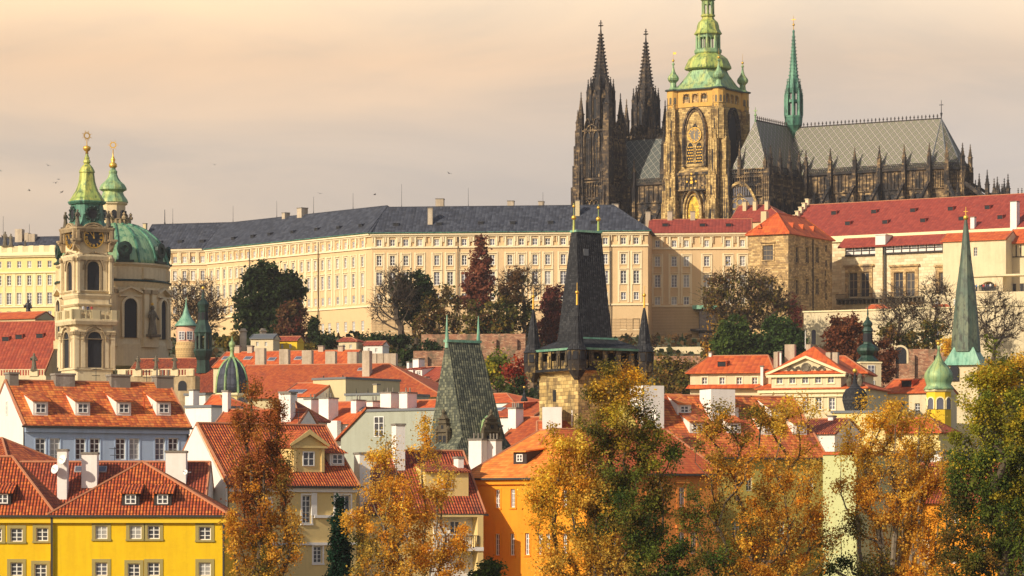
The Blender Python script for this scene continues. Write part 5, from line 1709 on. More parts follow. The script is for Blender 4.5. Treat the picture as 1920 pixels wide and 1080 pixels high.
        for i in range(0 if first else 1, nb + 1):
            x = w * i
            pinn.mark()
            pinn.box(x - .55, x + .55, -1.3, .2, 0, z_top + .6)
            pinn.box(x - .2, x + .2, -1.5, -1.303, 0, z_top - 1)
            pinnacle(pinn, x, -.6, z_top + .3, 6.6, .95)
    xcs = X(1512, yN - hw)
    zwb = ze - 16.5
    bay_wall(xcs, yN - hw + .3, xe, yN - hw + .3, 5, ze, zwb, 6.5)
    pts = [(xe + (hw-.3)*math.sin(a), yN - (hw-.3)*math.cos(a)) for a in [0, math.pi/5, 2*math.pi/5, 3*math.pi/5]]
    for q1, q2 in zip(pts, pts[1:]): bay_wall(*q1, *q2, 1, ze, zwb, 6.5, False)
    bay_wall(xw - 2, yN - hw + .3, X(1250, yN - hw), yN - hw + .3, 2, Z(345, X(1210, yN - hw), yN - hw), zwb - 3, 6)
    # transept east wall and south wall
    bay_wall(xt1, yt + .3, xt1, yN - hw, 3, zt0, zt0 - 16, 6)
    for mbx in (para, win, ribs, pinn): mbx.T = None
    for mbx, nm, mt in ((para, 'parapet', 'gothic_d'), (win, 'lancet_windows', 'dark'), (ribs, 'wall_tracery', 'gothic'), (pinn, 'pinnacled_piers', 'gothic')):
        mbx.build(nm, mt, body)
    # aisle and chapels, with outer piers and flying buttresses
    m_ = MB(); ya = yN - hw - 9.5
    zA = Z(395, X(1620, ya), ya)
    m_.box(xt1 + 1, xe, ya, yN - hw, 0, zA - 3)
    ch = [(xe, ya)] + [(xe + (hw + 9.5)*math.sin(a), yN - (hw + 9.5)*math.cos(a)) for a in [math.pi/7, 2*math.pi/7, 3*math.pi/7, 4*math.pi/7, 5*math.pi/7, 6*math.pi/7]] + [(xe, yN + hw + 9)]
    m_.loft([[(x, y, 0) for x, y in ch], [(x, y, zA - 3) for x, y in ch]])
    m_.box(xw - 4, -.5, yN - hw - 8, yN - hw, 0, zA - 3)
    m_.build('aisle', 'gothic_d', body)
    def flyer(x0, y0, x1, y1, z0, z1, tag_):
        """sloping half arch from outer pier (x0,y0) up to the wall (x1,y1)"""
        m_ = MB()
        d = Vector((x1 - x0, y1 - y0)); L = d.length; T = facemat(x0, y0, 0, math.atan2(d.y, d.x)); m_.T = T
        k = 7
        for i in range(k):
            t0, t1 = i / k, (i + 1) / k
            ztop0, ztop1 = z0 + (z1 - z0) * t0, z0 + (z1 - z0) * t1
            zb0, zb1 = ztop0 - .9 - 2.4 * (1 - t0) ** 2.5, ztop1 - .9 - 2.4 * (1 - t1) ** 2.5
            m_.loft([[(L*t0, -.4, zb0), (L*t0, .4, zb0), (L*t0, .4, ztop0), (L*t0, -.4, ztop0)], [(L*t1, -.4, zb1), (L*t1, .4, zb1), (L*t1, .4, ztop1), (L*t1, -.4, ztop1)]])
            m_.box(L*(t0+t1)/2 - .12, L*(t0+t1)/2 + .12, -.1, .1, (ztop0+ztop1)/2, (ztop0+ztop1)/2 + .55)
        m_.box(-1.0, .6, -.7, .7, 0, z0 + .5)
        m_.box(-1.3, -1.003, -.5, .5, 0, z0 - 2)
        for dx in (-.7, .3): pinnacle(m_, dx, 0, z0 + .3, 5.5, .8)
        return m_.build('flying_buttress', 'gothic_d', body)
    for i in range(1, 6):
        x = xcs + (xe - xcs) * i / 5
        flyer(x, ya - .5, x, yN - hw - .5, ze - 12.0, ze - 3.0, 0)
    for a in (math.pi/5, 2*math.pi/5, 3*math.pi/5):
        flyer(xe + (hw + 13.5)*math.sin(a), yN - (hw + 13.5)*math.cos(a), xe + hw*math.sin(a), yN - hw*math.cos(a), ze - 11, ze - 3.0, 0)
    m_ = MB()
    for px, py in ((1836, 325), (1851, 318), (1864, 334), (1870, 331), (1883, 334), (1890, 326), (1829, 337)):
        m_.mark()
        y = yN + 2; x, _, z = fr.pt(px, py, y); pinnacle(m_, x, y, z - 8, 8, .95, .5)
        m_.box(x - .6, x + .6, y - .6, y + .6, 0, z - 8)
    m_.build('chevet_pinnacles', 'gothic_d', body)
    for x in (X(1180, yN - hw) , X(1215, yN - hw), X(1240, yN - hw)):
        flyer(x, yN - hw - 8.5, x, yN - hw - .4, ze - 15.5, ze - 6, 0)
    # south transept window: great tracery
    m_ = MB(); xq = X(1388, yt); zq = Z(432, xq, yt)
    T = facemat(xq, yt + .1, 0, 0); m_.T = T
    hsq = Z(395, xq, yt) - zq; haq = Z(345, xq, yt) - Z(395, xq, yt)
    arch_fill(m_, 0, zq, 10.2, hsq, haq, -.3, -.0); ro = m_.build('transept_window', 'p_mid', r)
    m_ = MB(); m_.T = T
    arch_ring(m_, 0, zq, 10.2, hsq, haq, .7, -.8, -.003)
    zc_ = zq + hsq
    def ring(x, z, rr, th=.26):
        m_.T = T @ Matrix.Translation((x, 0, z)); disc(m_, rr, -.5, -.31, 16, rr - th)
    for k in range(6): ring(2.0 * math.cos(k*math.pi/3 + .5), zc_ + .4 + 2.0 * math.sin(k*math.pi/3 + .5), 1.05)
    ring(0, zc_ + .4, 1.0); ring(0, zc_ + 3.9, .8); ring(-3.3, zc_ - 1.6, .9); ring(3.3, zc_ - 1.6, .9); ring(0, zc_ + .4, 3.2, .2); ring(-1.7, zc_ - 3.0, .9); ring(1.7, zc_ - 3.0, .9)
    m_.T = T
    for k in range(7): m_.box(-3.9 + k*1.3 - .09, -3.9 + k*1.3 + .09, -.45, -.31, zq, zc_ - 2)
    m_.build('window_tracery', 'gothic_l', ro)
    m_ = MB()
    for sx in (xt0 - .3, xt1 + .2):
        m_.mark()
        m_.box(sx - 1.0, sx + 1.0, yt - 1.6, yt + .28, 0, zt0); pinnacle(m_, sx - .5, yt - 1.1, zt0 - 1, 7, .9); pinnacle(m_, sx + .5, yt - 1.1, zt0 - 3, 7, .9)
        for q in (-.9, -.3, .3, .9): m_.box(sx + q - .12, sx + q + .12, yt - 1.85, yt - 1.603, 0, zt0 - 1.5)
    pinnacle(m_, xm - 2.6, yt - .4, zt0 - 1, 9.5, .9)
    m_.build('transept_piers', 'gothic', body)
    m_ = MB(); m_.T = facemat(xt0, yt, 0, 0); L = xt1 - xt0
    for i in range(16):
        x = (i + .5) * L / 16
        m_.box(x - .12, x + .12, -.4, -.1, zt0 - 6.5, zt0 + .6)
        m_.T = facemat(xt0, yt, 0, 0) @ Matrix.Translation((x, 0, zt0 - 1.2)); disc(m_, .42, -.5, -.12, 8, .25)
        m_.T = facemat(xt0, yt, 0, 0) @ Matrix.Translation((x, 0, zt0 - 3.6)); disc(m_, .42, -.5, -.12, 8, .25); m_.T = facemat(xt0, yt, 0, 0)
    m_.box(0, L, -.55, -.1, zt0 - .5, zt0 - .1); m_.box(0, L, -.5, -.1, zt0 - 6.8, zt0 - 6.5); m_.box(0, L, -.5, -.1, zt0 + .6, zt0 + .85)
    m_.build('transept_gallery', 'gothic', body)
    # ---- twin western spires
    for (pxc, tip, yC, dpy) in ((1126.5, 40, yN - 11, 0), (1211, 56, yN + 11, 4)):
        xC = X(pxc, yC)
        zz = lambda py: Z(py + (tip - 40 if py < 200 else (tip - 40) * .75), xC, yC)
        u = .150
        s_ = MB(); h1 = 5.0
        # octagonal spire
        zs0, zs1 = zz(158), zz(60)
        s_.lathe([(15.5*u, zs0), (8.2*u, (zs0+zs1)/2), (1.6*u, zs1), (.8*u, zz(50))], 8, xC, yC, math.pi/8, False)
        for i in range(8):
            a = math.pi/8 + i*math.pi/4
            for k in range(15):
                tt = k / 15
                rr = (15.5*u + (8.2*u-15.5*u)*tt*2) if tt < .5 else (8.2*u + (1.6*u - 8.2*u)*(tt-.5)*2)
                z = zs0 + (zs1 - zs0) * tt
                x, y = xC + (rr+.15)*math.cos(a), yC + (rr+.15)*math.sin(a)
                s_.box(x - .17, x + .17, y - .17, y + .17, z, z + .42)
        s_.box(xC - .12, xC + .12, yC - .12, yC + .12, zz(52), zz(38))
        s_.box(xC - .75, xC + .75, yC - .15, yC + .15, zz(49), zz(47)); s_.box(xC - .45, xC + .45, yC - .15, yC + .15, zz(44), zz(42.5)); s_.box(xC - .15, xC + .15, yC - .6, yC + .6, zz(49), zz(47))
        sp = s_.build('spire', 'gothic_d', r)
        o_ = MB(); z3, z4 = zz(250), zz(160)
        o_.lathe([(22*u, z3 - 6), (22*u, zz(205)), (18.5*u, z4 - 1), (15*u, z4 + 2)], 8, xC, yC, math.pi/8, False)
        dk = MB(); lt = MB()
        for i in range(8):
            a = math.pi/8 + i*math.pi/4
            x, y = xC + 24*u*math.cos(a), yC + 24*u*math.sin(a)
            o_.box(x - .5, x + .5, y - .5, y + .5, z3 - 6, zz(188)); pinnacle(o_, x, y, zz(192), 6.6, .8)
            x, y = xC + 18.5*u*math.cos(a), yC + 18.5*u*math.sin(a)
            o_.box(x - .35, x + .35, y - .35, y + .35, zz(190), zz(165)); pinnacle(o_, x, y, zz(176), 4.8, .6)
            a2 = a + math.pi/8
            T = facemat(xC, yC, 0, a2 + math.pi/2) @ Matrix.Translation((0, -20.4*u, 0))
            dk.mark(); lt.mark(); dk.T = T; arch_fill(dk, 0, zz(232), 1.15, zz(190) - zz(232), 1.2, -.08, .05)
            lt.T = T; arch_ring(lt, 0, zz(232), 1.15, zz(190) - zz(232), 1.2, .22, -.35, .05)
            lt.add([(-1.0, -.4, zz(186)), (1.0, -.4, zz(186)), (0, -.4, zz(170)), (-1.0, -.2, zz(186)), (1.0, -.2, zz(186)), (0, -.2, zz(170))], [(0,1,2),(3,4,5),(0,2,5,3),(1,2,5,4)])
        ob = o_.build('octagon_stage', 'gothic_d', r); dk.build('lancet_window', 'dark', ob); lt.build('gablet', 'gothic', ob)
        # square shaft
        b_ = MB(); hwT2 = 4.7
        z5 = zz(246)
        b_.box(xC - hwT2, xC + hwT2, yC - hwT2, yC + hwT2, 0, z5)
        for sx in (-1, 1):
            for sy in (-1, 1):
                for (ztop, pr, wd) in ((zz(352), 1.9, 2.0), (zz(312), 1.4, 1.8), (zz(275), 1.0, 1.6), (z5, .6, 1.3)):
                    x, y = xC + sx * (hwT2 + pr/2), yC + sy * (hwT2 - wd*.3)
                    b_.box(x - pr/2 - .3, x + pr/2, y - wd/2, y + wd/2, 0, ztop)
                    pinnacle(b_, x, y, ztop - .5, 6, .9)
                    x, y = xC + sx * (hwT2 - wd*.3), yC + sy * (hwT2 + pr/2)
                    b_.box(x - wd/2, x + wd/2, y - pr/2 - .3, y + pr/2, 0, ztop - .003)
                    pinnacle(b_, x - wd*.25, y, ztop - .6, 6.4, .75); pinnacle(b_, x + wd*.3, y - .2, ztop - 2.5, 6, .7)
                    for q in (-.42, 0, .42):
                        b_.box(x + q*wd - .12, x + q*wd + .12, y - pr/2 - .5, y - pr/2 - .28, 0, ztop - 2) if sy < 0 else None
                pinnacle(b_, xC + sx * (hwT2 - .6), yC + sy * (hwT2 - .6), z5 - .5, 11.5, 1.3)
        if pxc < 1150:
            b_.box(xC + 4.5, xC + 6.2, yC - 6.5, yC - 4.3, 0, zz(205)); pinnacle(b_, xC + 5.35, yC - 5.4, zz(207), 5.6, 1.9, .2)
        bb = b_.build('west_tower', 'gothic_w', r)
        dk = MB(); lt = MB()
        for k in range(2):
            T = facemat(xC, yC, 0, 0) @ Matrix.Translation((0, -hwT2, 0)) if k == 0 else facemat(xC, yC, 0, math.pi/2) @ Matrix.Translation((0, -hwT2, 0))
            dk.T = T; lt.T = T
            for dx in (-1.35, 1.35):
                dk.mark()
                arch_fill(dk, dx, zz(335), 1.5, zz(260) - zz(335), 1.6, -.12, .02); arch_ring(lt, dx, zz(335), 1.5, zz(260) - zz(335), 1.6, .25, -.5, .02)
                for q in (-.3, .3): lt.box(dx + q - .06, dx + q + .06, -.3, -.121, zz(335), zz(262))
                arch_ring(lt, dx, zz(250), 1.7, 1.2, 2.4, .22, -.6, .02)
            arch_ring(lt, 0, zz(335), 4.6, zz(262) - zz(335), 3.6, .35, -.75, .02)
            lt.box(-hwT2 + .6, hwT2 - .6, -.5, -.003, zz(340), zz(337))
            for q in range(9): 
                xx = -3.4 + q * .85
                lt.box(xx - .12, xx + .12, -.4, -.003, zz(372), zz(345)); 
            for q in range(4): arch_ring(lt, -2.55 + q * 1.7, zz(372), 1.3, zz(352) - zz(372), 1.3, .16, -.5, .02)
            lt.box(-hwT2 + .4, hwT2 - .4, -.6, -.003, zz(377), zz(373)); lt.box(-hwT2 + .4, hwT2 - .4, -.6, -.003, zz(345), zz(343)); lt.box(-hwT2 + .4, hwT2 - .4, -.55, -.003, z5 - .5, z5)
            for q in range(5): arch_ring(lt, -2.8 + q * 1.4, zz(400), 1.1, 2.2, 1.0, .16, -.5, .02)
        dk.T = None; lt.T = None
        dk.build('lancet_window', 'dark', bb); lt.build('tower_tracery', 'gothic', bb)
    for px, py, yy in ((1090, 222, yN - 16), (1245, 232, yN - 6)):
        m_ = MB(); x, _, z = fr.pt(px, py, yy); pinnacle(m_, x, yy, z - 10, 10, 1.3, .4); m_.box(x - .9, x + .9, yy - .9, yy + .9, 0, z - 9.9); m_.box(x - 1.3, x + 1.3, yy - 1.3, yy + 1.3, 0, z - 22); pinnacle(m_, x - .8, yy - .8, z - 22, 6, .8); m_.build('stair_turret', 'gothic_d', r)
cathedral()
# ---------------------------------------------------------------- baroque church, bridge towers, small steeples
def star(mb, x, y, z, r, n=12):
    mb.T = facemat(x, y, z, 0)
    disc(mb, r * .6, -.05, .05, 20, r * .42)
    for i in range(n):
        a = 2 * math.pi * i / n; L = r * (1.15 if i % 2 else .85)
        d = Vector((math.sin(a), math.cos(a))); p = Vector((d.y, -d.x)) * r * .09
        b0 = d * r * .5
        mb.prism([(b0 + p).to_tuple(), (b0 - p).to_tuple(), (d * L).to_tuple()], -.04, .04)
    mb.T = None

def sqring(c, rad, z, k=.0):
    b_ = rad * (1 - .585 * k)
    return [(c[0] + x, c[1] + y, z) for x, y in ((-b_, -rad), (b_, -rad), (rad, -b_), (rad, b_), (b_, rad), (-b_, rad), (-rad, b_), (-rad, -b_))]

def church():
    # dome and body
    DD = 705
    cx, cy = (212 - 960) * DD / F, DD
    gz = 34
    r = empty('baroque_church', (cx, cy, gz), 'baroque church with huge green copper dome and sculpted sandstone drum', 'church')
    z = lambda py: HC + (HY - py) * DD / F - gz
    u = DD / F
    def lat(prof, mat, nm, par, n=32, sm=True): return MB().lathe([(rr * u, z(py)) for rr, py in prof], n, 0, 0, math.pi / n, sm).build(nm, mat, par)
    drum = lat([(104, 690), (104, 650), (101, 640), (101, 545), (106, 536), (108, 532), (102, 529), (102, 506), (107, 502), (107, 499), (98, 498)], 'baroque', 'drum', r, 32, False)
    dome = lat([(105, 499), (102, 490), (96, 470), (84, 450), (66, 435), (48, 426), (36, 422), (30, 420)], 'cu_dome', 'dome', r)
    m_ = MB()
    for i in range(16):
        a = (i + .5) * math.pi / 8
        pr = [(106, 499), (103, 490), (97, 470), (85, 450), (67, 435), (49, 426), (37, 422)]
        m_.mark()
        for (r0, p0), (r1, p1) in zip(pr, pr[1:]):
            m_.tube((r0*u*math.cos(a), r0*u*math.sin(a), z(p0)), (r1*u*math.cos(a), r1*u*math.sin(a), z(p1)), .28, .24, 5)
    m_.build('dome_rib', 'cu_b', dome)
    m_ = MB()
    for i in range(8):
        a = i * math.pi / 4 + math.radians(-72)
        rr = 95 * u; m_.mark()
        m_.T = facemat(rr * math.cos(a), rr * math.sin(a), z(480), a + math.pi/2)
        m_.box(-1.0, 1.0, -1.0, 1.5, -1.6, 1.6); m_.T = m_.T @ Matrix.Translation((0, -1.0, 0.6)); disc(m_, 1.5, -.3, .2, 12, .7)
        m_.box(-1.7, 1.7, -.5, .8, -2.5, -2.1)
    m_.T = None
    m_.build('dome_dormers', 'cu_d', dome)
    # pilasters, windows on the drum
    pil = MB(); wn = MB(); cap = MB(); st = MB()
    for i in range(8):
        a = i * math.pi / 4 + math.radians(-66)
        T = facemat(0, 0, 0, a + math.pi/2) @ Matrix.Translation((0, -101 * u, 0))
        pil.T = T; wn.T = T; cap.T = T; wn.mark(); pil.mark(); cap.mark()
        arch_fill(wn, 0, z(638), 2.6, z(578) - z(638), 1.3, -.25, .6, False)
        arch_ring(pil, 0, z(638), 2.6, z(578) - z(638), 1.3, .45, -.7, .6, False)
        for sx in (-1, 1):
            pil.prism([(sx * 2.4, z(552)), (0, z(543)), (0, z(546)), (sx * 2.4, z(556))], -.9, .5)
        pil.box(-2.2, 2.2, -.7, .5, z(562), z(560))
        a2 = a + math.pi / 8
        for da in (-.085, .085):
            T2 = facemat(0, 0, 0, a2 + da + math.pi/2) @ Matrix.Translation((0, -101 * u, 0))
            pil.T = T2; cap.T = T2
            pil.box(-.55, .55, -.7, .5, z(640), z(553)); cap.box(-.75, .75, -.95, .5, z(556), z(549))
        T2 = facemat(0, 0, 0, a2 + math.pi/2) @ Matrix.Translation((0, -101 * u, 0))
        pil.T = T2; pil.box(-1.9, 1.9, -.95, .5, z(549), z(545)); pil.box(-1.9, 1.9, -.9, .5, z(655), z(640))
        pil.box(-1.6, 1.6, -.5, .3, z(528), z(508))
    for m2 in (pil, wn, cap): m2.T = None
    pil.build('pilasters', 'baroque', drum); wn.build('drum_windows', 'dark', drum); cap.build('capitals', 'baroque_t', drum)
    lat([(109, 534), (109.5, 531), (104, 529.5)], 'cu_d', 'cornice_flashing', drum)
    for i, a in enumerate((math.radians(-66 + 22.5), math.radians(-66 - 22.5))):
        s_ = statue_mesh('statue', r, 112*u*math.cos(a), 112*u*math.sin(a), z(636), z(578) - z(636), 'statue', a + math.pi/2)
        MB().sphere((112*u*math.cos(a), 112*u*math.sin(a), z(575)), .3).build('gilded_crown', 'gold', s_)
    # dome lantern
    lan = lat([(32, 421), (32, 415), (24, 414), (24, 385), (28, 383), (28, 380), (26, 379)], 'baroque', 'lantern', r, 8, False)
    m_ = MB()
    for i in range(8):
        a = (i + .5) * math.pi / 4 - .2
        m_.mark(); m_.T = facemat(0, 0, 0, a + math.pi/2) @ Matrix.Translation((0, -23 * u, 0))
        arch_fill(m_, 0, z(417), 1.0, z(400) - z(417), .5, -.2, .3, False)
    m_.T = None; m_.build('lantern_window', 'dark', lan)
    m_ = MB()
    for i in range(24):
        a = i * math.pi / 12; m_.box(32*u*math.cos(a) - .2, 32*u*math.cos(a) + .2, 32*u*math.sin(a) - .2, 32*u*math.sin(a) + .2, z(422), z(414))
    m_.lathe([(33.5*u, z(414)), (33.5*u, z(412)), (28*u, z(411.5))], 16, 0, 0)
    for i in range(8):
        a = i * math.pi / 4; x, y = 33*u*math.cos(a), 33*u*math.sin(a); m_.lathe([(.35, z(413)), (.5, z(409)), (.2, z(405)), (.35, z(403)), (.02, z(399))], 6, x, y)
    m_.build('lantern_balustrade', 'baroque_t', lan)
    lat([(29, 380), (27, 374), (21, 366), (19, 360), (22, 358), (26, 356), (25.5, 352), (22, 346), (15, 340), (10, 333), (7.5, 326), (8, 324), (8, 321), (5, 318), (4, 312)], 'cu', 'lantern_cap', r, 12, False)
    g = lat([(5, 315), (8, 312), (7, 307), (3, 304), (4.5, 300), (2.5, 295), (1.2, 292), (1, 280)], 'gold', 'finial', r, 10)
    m_ = MB(); star(m_, 0, 0, z(272), 1.0, 12); m_.build('gilded_star', 'gold', g)
    # bell tower, seen corner-on
    W_ = None
    fr = Fr((144, 680), None, 28, gz=34)
    tr = fr.root('bell_tower', 'slender sandstone bell tower with two black clock faces and green copper helm', 'tower')
    Wd = fr.pt(206, 500, 0)[0]
    z = lambda py: fr.z(py, 3, 1)
    c = Wd / 2
    levels = [('tower_shaft', 0, 590, 0.55, 'baroque'), ('tower_shaft', 590, 552, .15, 'baroque'), ('tower_shaft', 552, 470, -.15, 'baroque'), ('clock_storey', 470, 425, -.1, 'baroque')]
    zp = 0
    for nm, pb, ptp, g_, mt in levels:
        zt = z(ptp); zb = 0 if pb == 0 else z(pb)
        m_ = MB(); m_.loft([sqring((c, c), c + g_, zb, .22), sqring((c, c), c + g_, zt, .22)])
        o = m_.build(nm, mt, tr)
    def moulding(py, g0, h, mt='baroque', nm='cornice'):
        zz = z(py); MB().loft([sqring((c, c), c + g0 - .25, zz - h, .22), sqring((c, c), c + g0, zz - h * .35, .22), sqring((c, c), c + g0, zz, .22)]).build(nm, mt, tr)
    moulding(600, 1.5, 1.0); moulding(552, .5, .8); moulding(545, .45, .4); moulding(478, .6, 1.0); moulding(427, .9, .9, 'baroque_t'); moulding(570, .6, .5)
    moulding(636, .95, .1)
    for k in range(4):
        T0 = facemat(c, c, 0, k * math.pi / 2)
        wn = MB(); ar = MB(); pl = MB(); cp = MB()
        for (pb, ptop, w, g_, pt_, pcap) in ((690, 637, 2.9, .55, 690, 625), (545, 503, 2.5, -.15, 547, 487)):
            T = T0 @ Matrix.Translation((0, -c - g_, 0))
            wn.T = T; ar.T = T; pl.T = T; cp.T = T; wn.mark(); ar.mark(); pl.mark(); cp.mark()
            arch_fill(wn, 0, z(pb), w, z(ptop) - z(pb), w/2, -.04, .3, False)
            arch_ring(ar, 0, z(pb), w, z(ptop) - z(pb), w/2, .4, -.35, .2, False)
            arch_ring(ar, 0, z(ptop + 4), w + 1.3, 0.1, w/2 + 1.1, .3, -.5, .2, False)
            for sx in (-1, 1):
                for d in (2.35, 3.6):
                    pl.box(sx * d - .42, sx * d + .42, -.3, .2, z(pt_), z(pcap + 2))
                    cp.box(sx * d - .56, sx * d + .56, -.5, .2, z(pcap + 4), z(pcap - 2))
            pl.box(-4.2, 4.2, -.25, .2, z(pcap - 2), z(pcap - 5))
            pl.box(-4.2, 4.2, -.2, .2, z(pt_ + 4), z(pt_))
        for m2 in (wn, ar, pl, cp): m2.T = None
        w0 = wn.build('belfry_opening', 'dark', tr); ar.build('arch_moulding', 'baroque_t', w0)
        p0 = pl.build('pilasters', 'baroque', tr); cp.build('capitals', 'baroque_t', p0)
        # balustrade of the gallery
        m_ = MB(); m_.T = T0 @ Matrix.Translation((0, -c - 1.3, 0)); balustrade(m_, -c - 1.1, c + 1.1, 0, z(600), z(583) - z(600), 9, .3)
        for sx in (-1, 0, 1): m_.box(sx * (c + .6) - .8, sx * (c + .6) + .8, -.1, .45, z(600), z(582))
        m_.T = None; m_.build('gallery_balustrade', 'beige', tr)
        # curved pediment over clock, volutes
        m_ = MB(); m_.T = T0 @ Matrix.Translation((0, -c + .1, 0))
        zk = z(446)
        for rr, th, y0 in ((2.15, .3, -.55), (2.6, .25, -.45)):
            n = 14
            for i in range(n):
                a0, a1 = math.pi * (-.12 + 1.24 * i / n), math.pi * (-.12 + 1.24 * (i+1) / n)
                q = [(rr*math.cos(a0), zk + rr*math.sin(a0)), (rr*math.cos(a1), zk + rr*math.sin(a1)), ((rr+th)*math.cos(a1), zk + (rr+th)*math.sin(a1)), ((rr+th)*math.cos(a0), zk + (rr+th)*math.sin(a0))]
                m_.prism(q, y0, .2)
        for sx in (-1, 1):
            m_.box(sx * 3.6 - .9, sx * 3.6 + .9, -1.1, .2, z(453), z(449)); m_.prism([(sx*2.9, z(472)), (sx*4.4, z(455)), (sx*4.4, z(453)), (sx*2.9, z(455))], -.8, .2)
            m_.box(sx*3.7 - .4, sx*3.7 + .4, -.35, .2, z(449), z(430))
            m_.prism([(sx*2.4, z(477)), (sx*.2, z(472)), (sx*.2, z(474.5)), (sx*2.4, z(480))], -.7, .2)
        m_.T = None; m_.build('clock_surround', 'baroque_t', tr)
        if k in (0, 3):
            p_ = (c, -.05) if k == 0 else (-.05, c)
            clock(tr, p_[0], p_[1], zk, 0 if k == 0 else -math.pi/2, 1.95, 'iron', 'gold', hour=-3, minute=-38)
    # copper storey and helm
    m_ = MB(); m_.loft([sqring((c, c), c - .05, z(425), .75), sqring((c, c), c - .5, z(412), .75), sqring((c, c), c - .65, z(382), .75)])
    m_.loft([sqring((c, c), c - .35, z(382), .75), sqring((c, c), c - .15, z(378), .75), sqring((c, c), c - .15, z(376), .75)])
    hs = m_.build('copper_storey', 'cu_b', tr)
    m_ = MB(); dk = MB()
    for k in range(4):
        for mm in (m_, dk): mm.T = facemat(c, c, z(401), k * math.pi / 2) @ Matrix.Translation((0, -c + .55, 0))
        disc(m_, 1.45, -.25, .4, 10, 1.0); disc(dk, 1.02, -.12, .3, 12)
        for i in range(10): 
            a = i * math.pi / 5; m_.sphere((1.35 * math.cos(a), -.2, 1.35 * math.sin(a)), .28, 6)
    m_.T = dk.T = None; m_.build('oculus_frame', 'cu_d', hs); dk.build('oculus', 'dark', hs)
    m_ = MB()
    pr = [(34, 376, .75), (33.5, 373, .75), (30, 369, .75), (26, 362, .75), (22.5, 357, .75), (18, 346, .75), (16, 338, .8), (14.5, 325, .85), (14.5, 322.5, .9), (16, 321, .9), (15, 318, .9), (12, 312, .95), (8.5, 308, 1), (5, 305, 1), (7.5, 302.5, 1), (7, 299, 1), (5, 297, 1), (5.5, 294, 1), (3.6, 291, 1), (2.6, 285, 1)]
    m_.loft([sqring((c, c), rr * .1 / 1.16, z(py), k) for rr, py, k in pr])
    hm = m_.build('helm', 'cu_y', tr)
    m_ = MB(); m_.lathe([(.3, z(286)), (.25, z(282)), (.55, z(280)), (.75, z(276.5)), (.7, z(273)), (.2, z(271)), (.09, z(270)), (.08, z(258))], 12, c, c)
    g = m_.build('finial', 'gold', hm)
    m_ = MB(); star(m_, c, c, z(252), 1.0, 16); m_.build('gilded_star', 'gold', g)
    m_ = MB()
    for x, y in ((-.3, -.3), (Wd + .3, -.3), (-.3, Wd + .3)):
        statue_mesh('statue', tr, x + (.5 if x < 0 else -.5), y + (.5 if y < 0 else -.5), z(426), 3.2, 'statue', .4)
    # nave roofs and balustraded front
    H = House('church_nave', 'church nave under a dark red roof with rooftop statues below the green dome', 'church', (216, 676), (470, 668), 738, 22, (225, 452, 672), 'baroque', 't_dark', 24, 'gg', .3)
    for i, (px, tp) in enumerate(((258, 665), (292, 664), (327, 665))):
        pass
    f2 = Fr((216, 655), (366, 652), gz=24)
    b = f2.root('church_parapet', 'stone attic parapet with three robed statues below the dark red nave roof', 'parapet')
    m_ = MB(); m_.box(0, f2.w, 0, 3, 0, f2.z(706)); w = m_.build('attic_wall', 'baroque_t', b)
    m_ = MB(); balustrade(m_, .2, f2.w - .2, .1, f2.z(706), 1.3, 26)
    for px in (258, 292, 327, 229, 356):
        x = f2.pt(px, 700)[0]; m_.box(x - .7, x + .7, -.2, .6, f2.z(706), f2.z(694))
    m_.build('balustrade', 'baroque', w)
    for px in (258, 292, 327): statue_mesh('statue', b, f2.pt(px, 700)[0], .2, f2.z(694), f2.z(667) - f2.z(694), 'statue', .3)
    x, _, z_ = f2.pt(342, 722); m_ = MB(); arch_fill(m_, x, z_ - 1, 1.6, 1.0, .8, -.05, .02, False); m_.build('niche', 'dark', w)
    f2 = Fr((-30, 662), (86, 660), gz=24)
    b = f2.root('church_parapet', 'pale stone parapet with one hooded statue before the plain red roof', 'parapet')
    m_ = MB(); m_.box(0, f2.w, 0, 3, 0, f2.z(706)); w = m_.build('attic_wall', 'baroque', b)
    m_ = MB(); balustrade(m_, .2, f2.w - .2, .1, f2.z(706), 1.3, 22); m_.box(*[f2.pt(63, 700)[0] + d for d in (-.8, .8)], -.2, .6, f2.z(706), f2.z(695)); m_.build('balustrade', 'baroque', w)
    statue_mesh('statue', b, f2.pt(63, 700)[0], .2, f2.z(696), f2.z(663) - f2.z(696), 'statue', .3)
    H = House('red_roofed_house', 'big plain red tiled roof beside the foot of the bell tower', 'house', (-60, 716), (78, 712), 716, 24, (-40, 120, 603), 'baroque', 't_far', 22, 'gg', .5)
    for px, py in ((10, 640), (35, 636), (74, 634)): H.hood(px, py, 1.6, .9)
    House('red_roofed_house', 'low red roof just under the pale yellow palace', 'house', (-30, 740), (66, 735), 600, 8, (-20, 60, 586), 'beige', 't_lud', 40, 'gg', .4)
    statue_mesh('statue', None, 0, 0, 0, 4.2, 'iron')
    o = bpy.context.scene.objects[-1] if False else [o for o in bpy.data.objects if o.type == 'MESH' and o.name.startswith('statue') and o.parent is None][0]
    p = P(53, 600, 745); o.location = p; tag(o, 'dark bronze standing figure before the pale yellow palace', 'statue')

def lathe_tower(name, label, cat, px, D, gz, parts, n=8, ph=None):
    """parts: (part name, material, [(radius px, py)...], n?)"""
    B = Vector(((px - 960) * D / F, D, gz)); r = empty(name, B, label, cat)
    u = D / F
    for it in parts:
        nm, mt, prof = it[:3]; k = it[3] if len(it) > 3 else n
        MB().lathe([(rr * u, HC + (HY - py) * D / F - gz) for rr, py in prof], k, 0, 0, math.pi / k if ph is None else ph, k >= 12).build(nm, mt, r)
    return r, (lambda py: HC + (HY - py) * D / F - gz), u

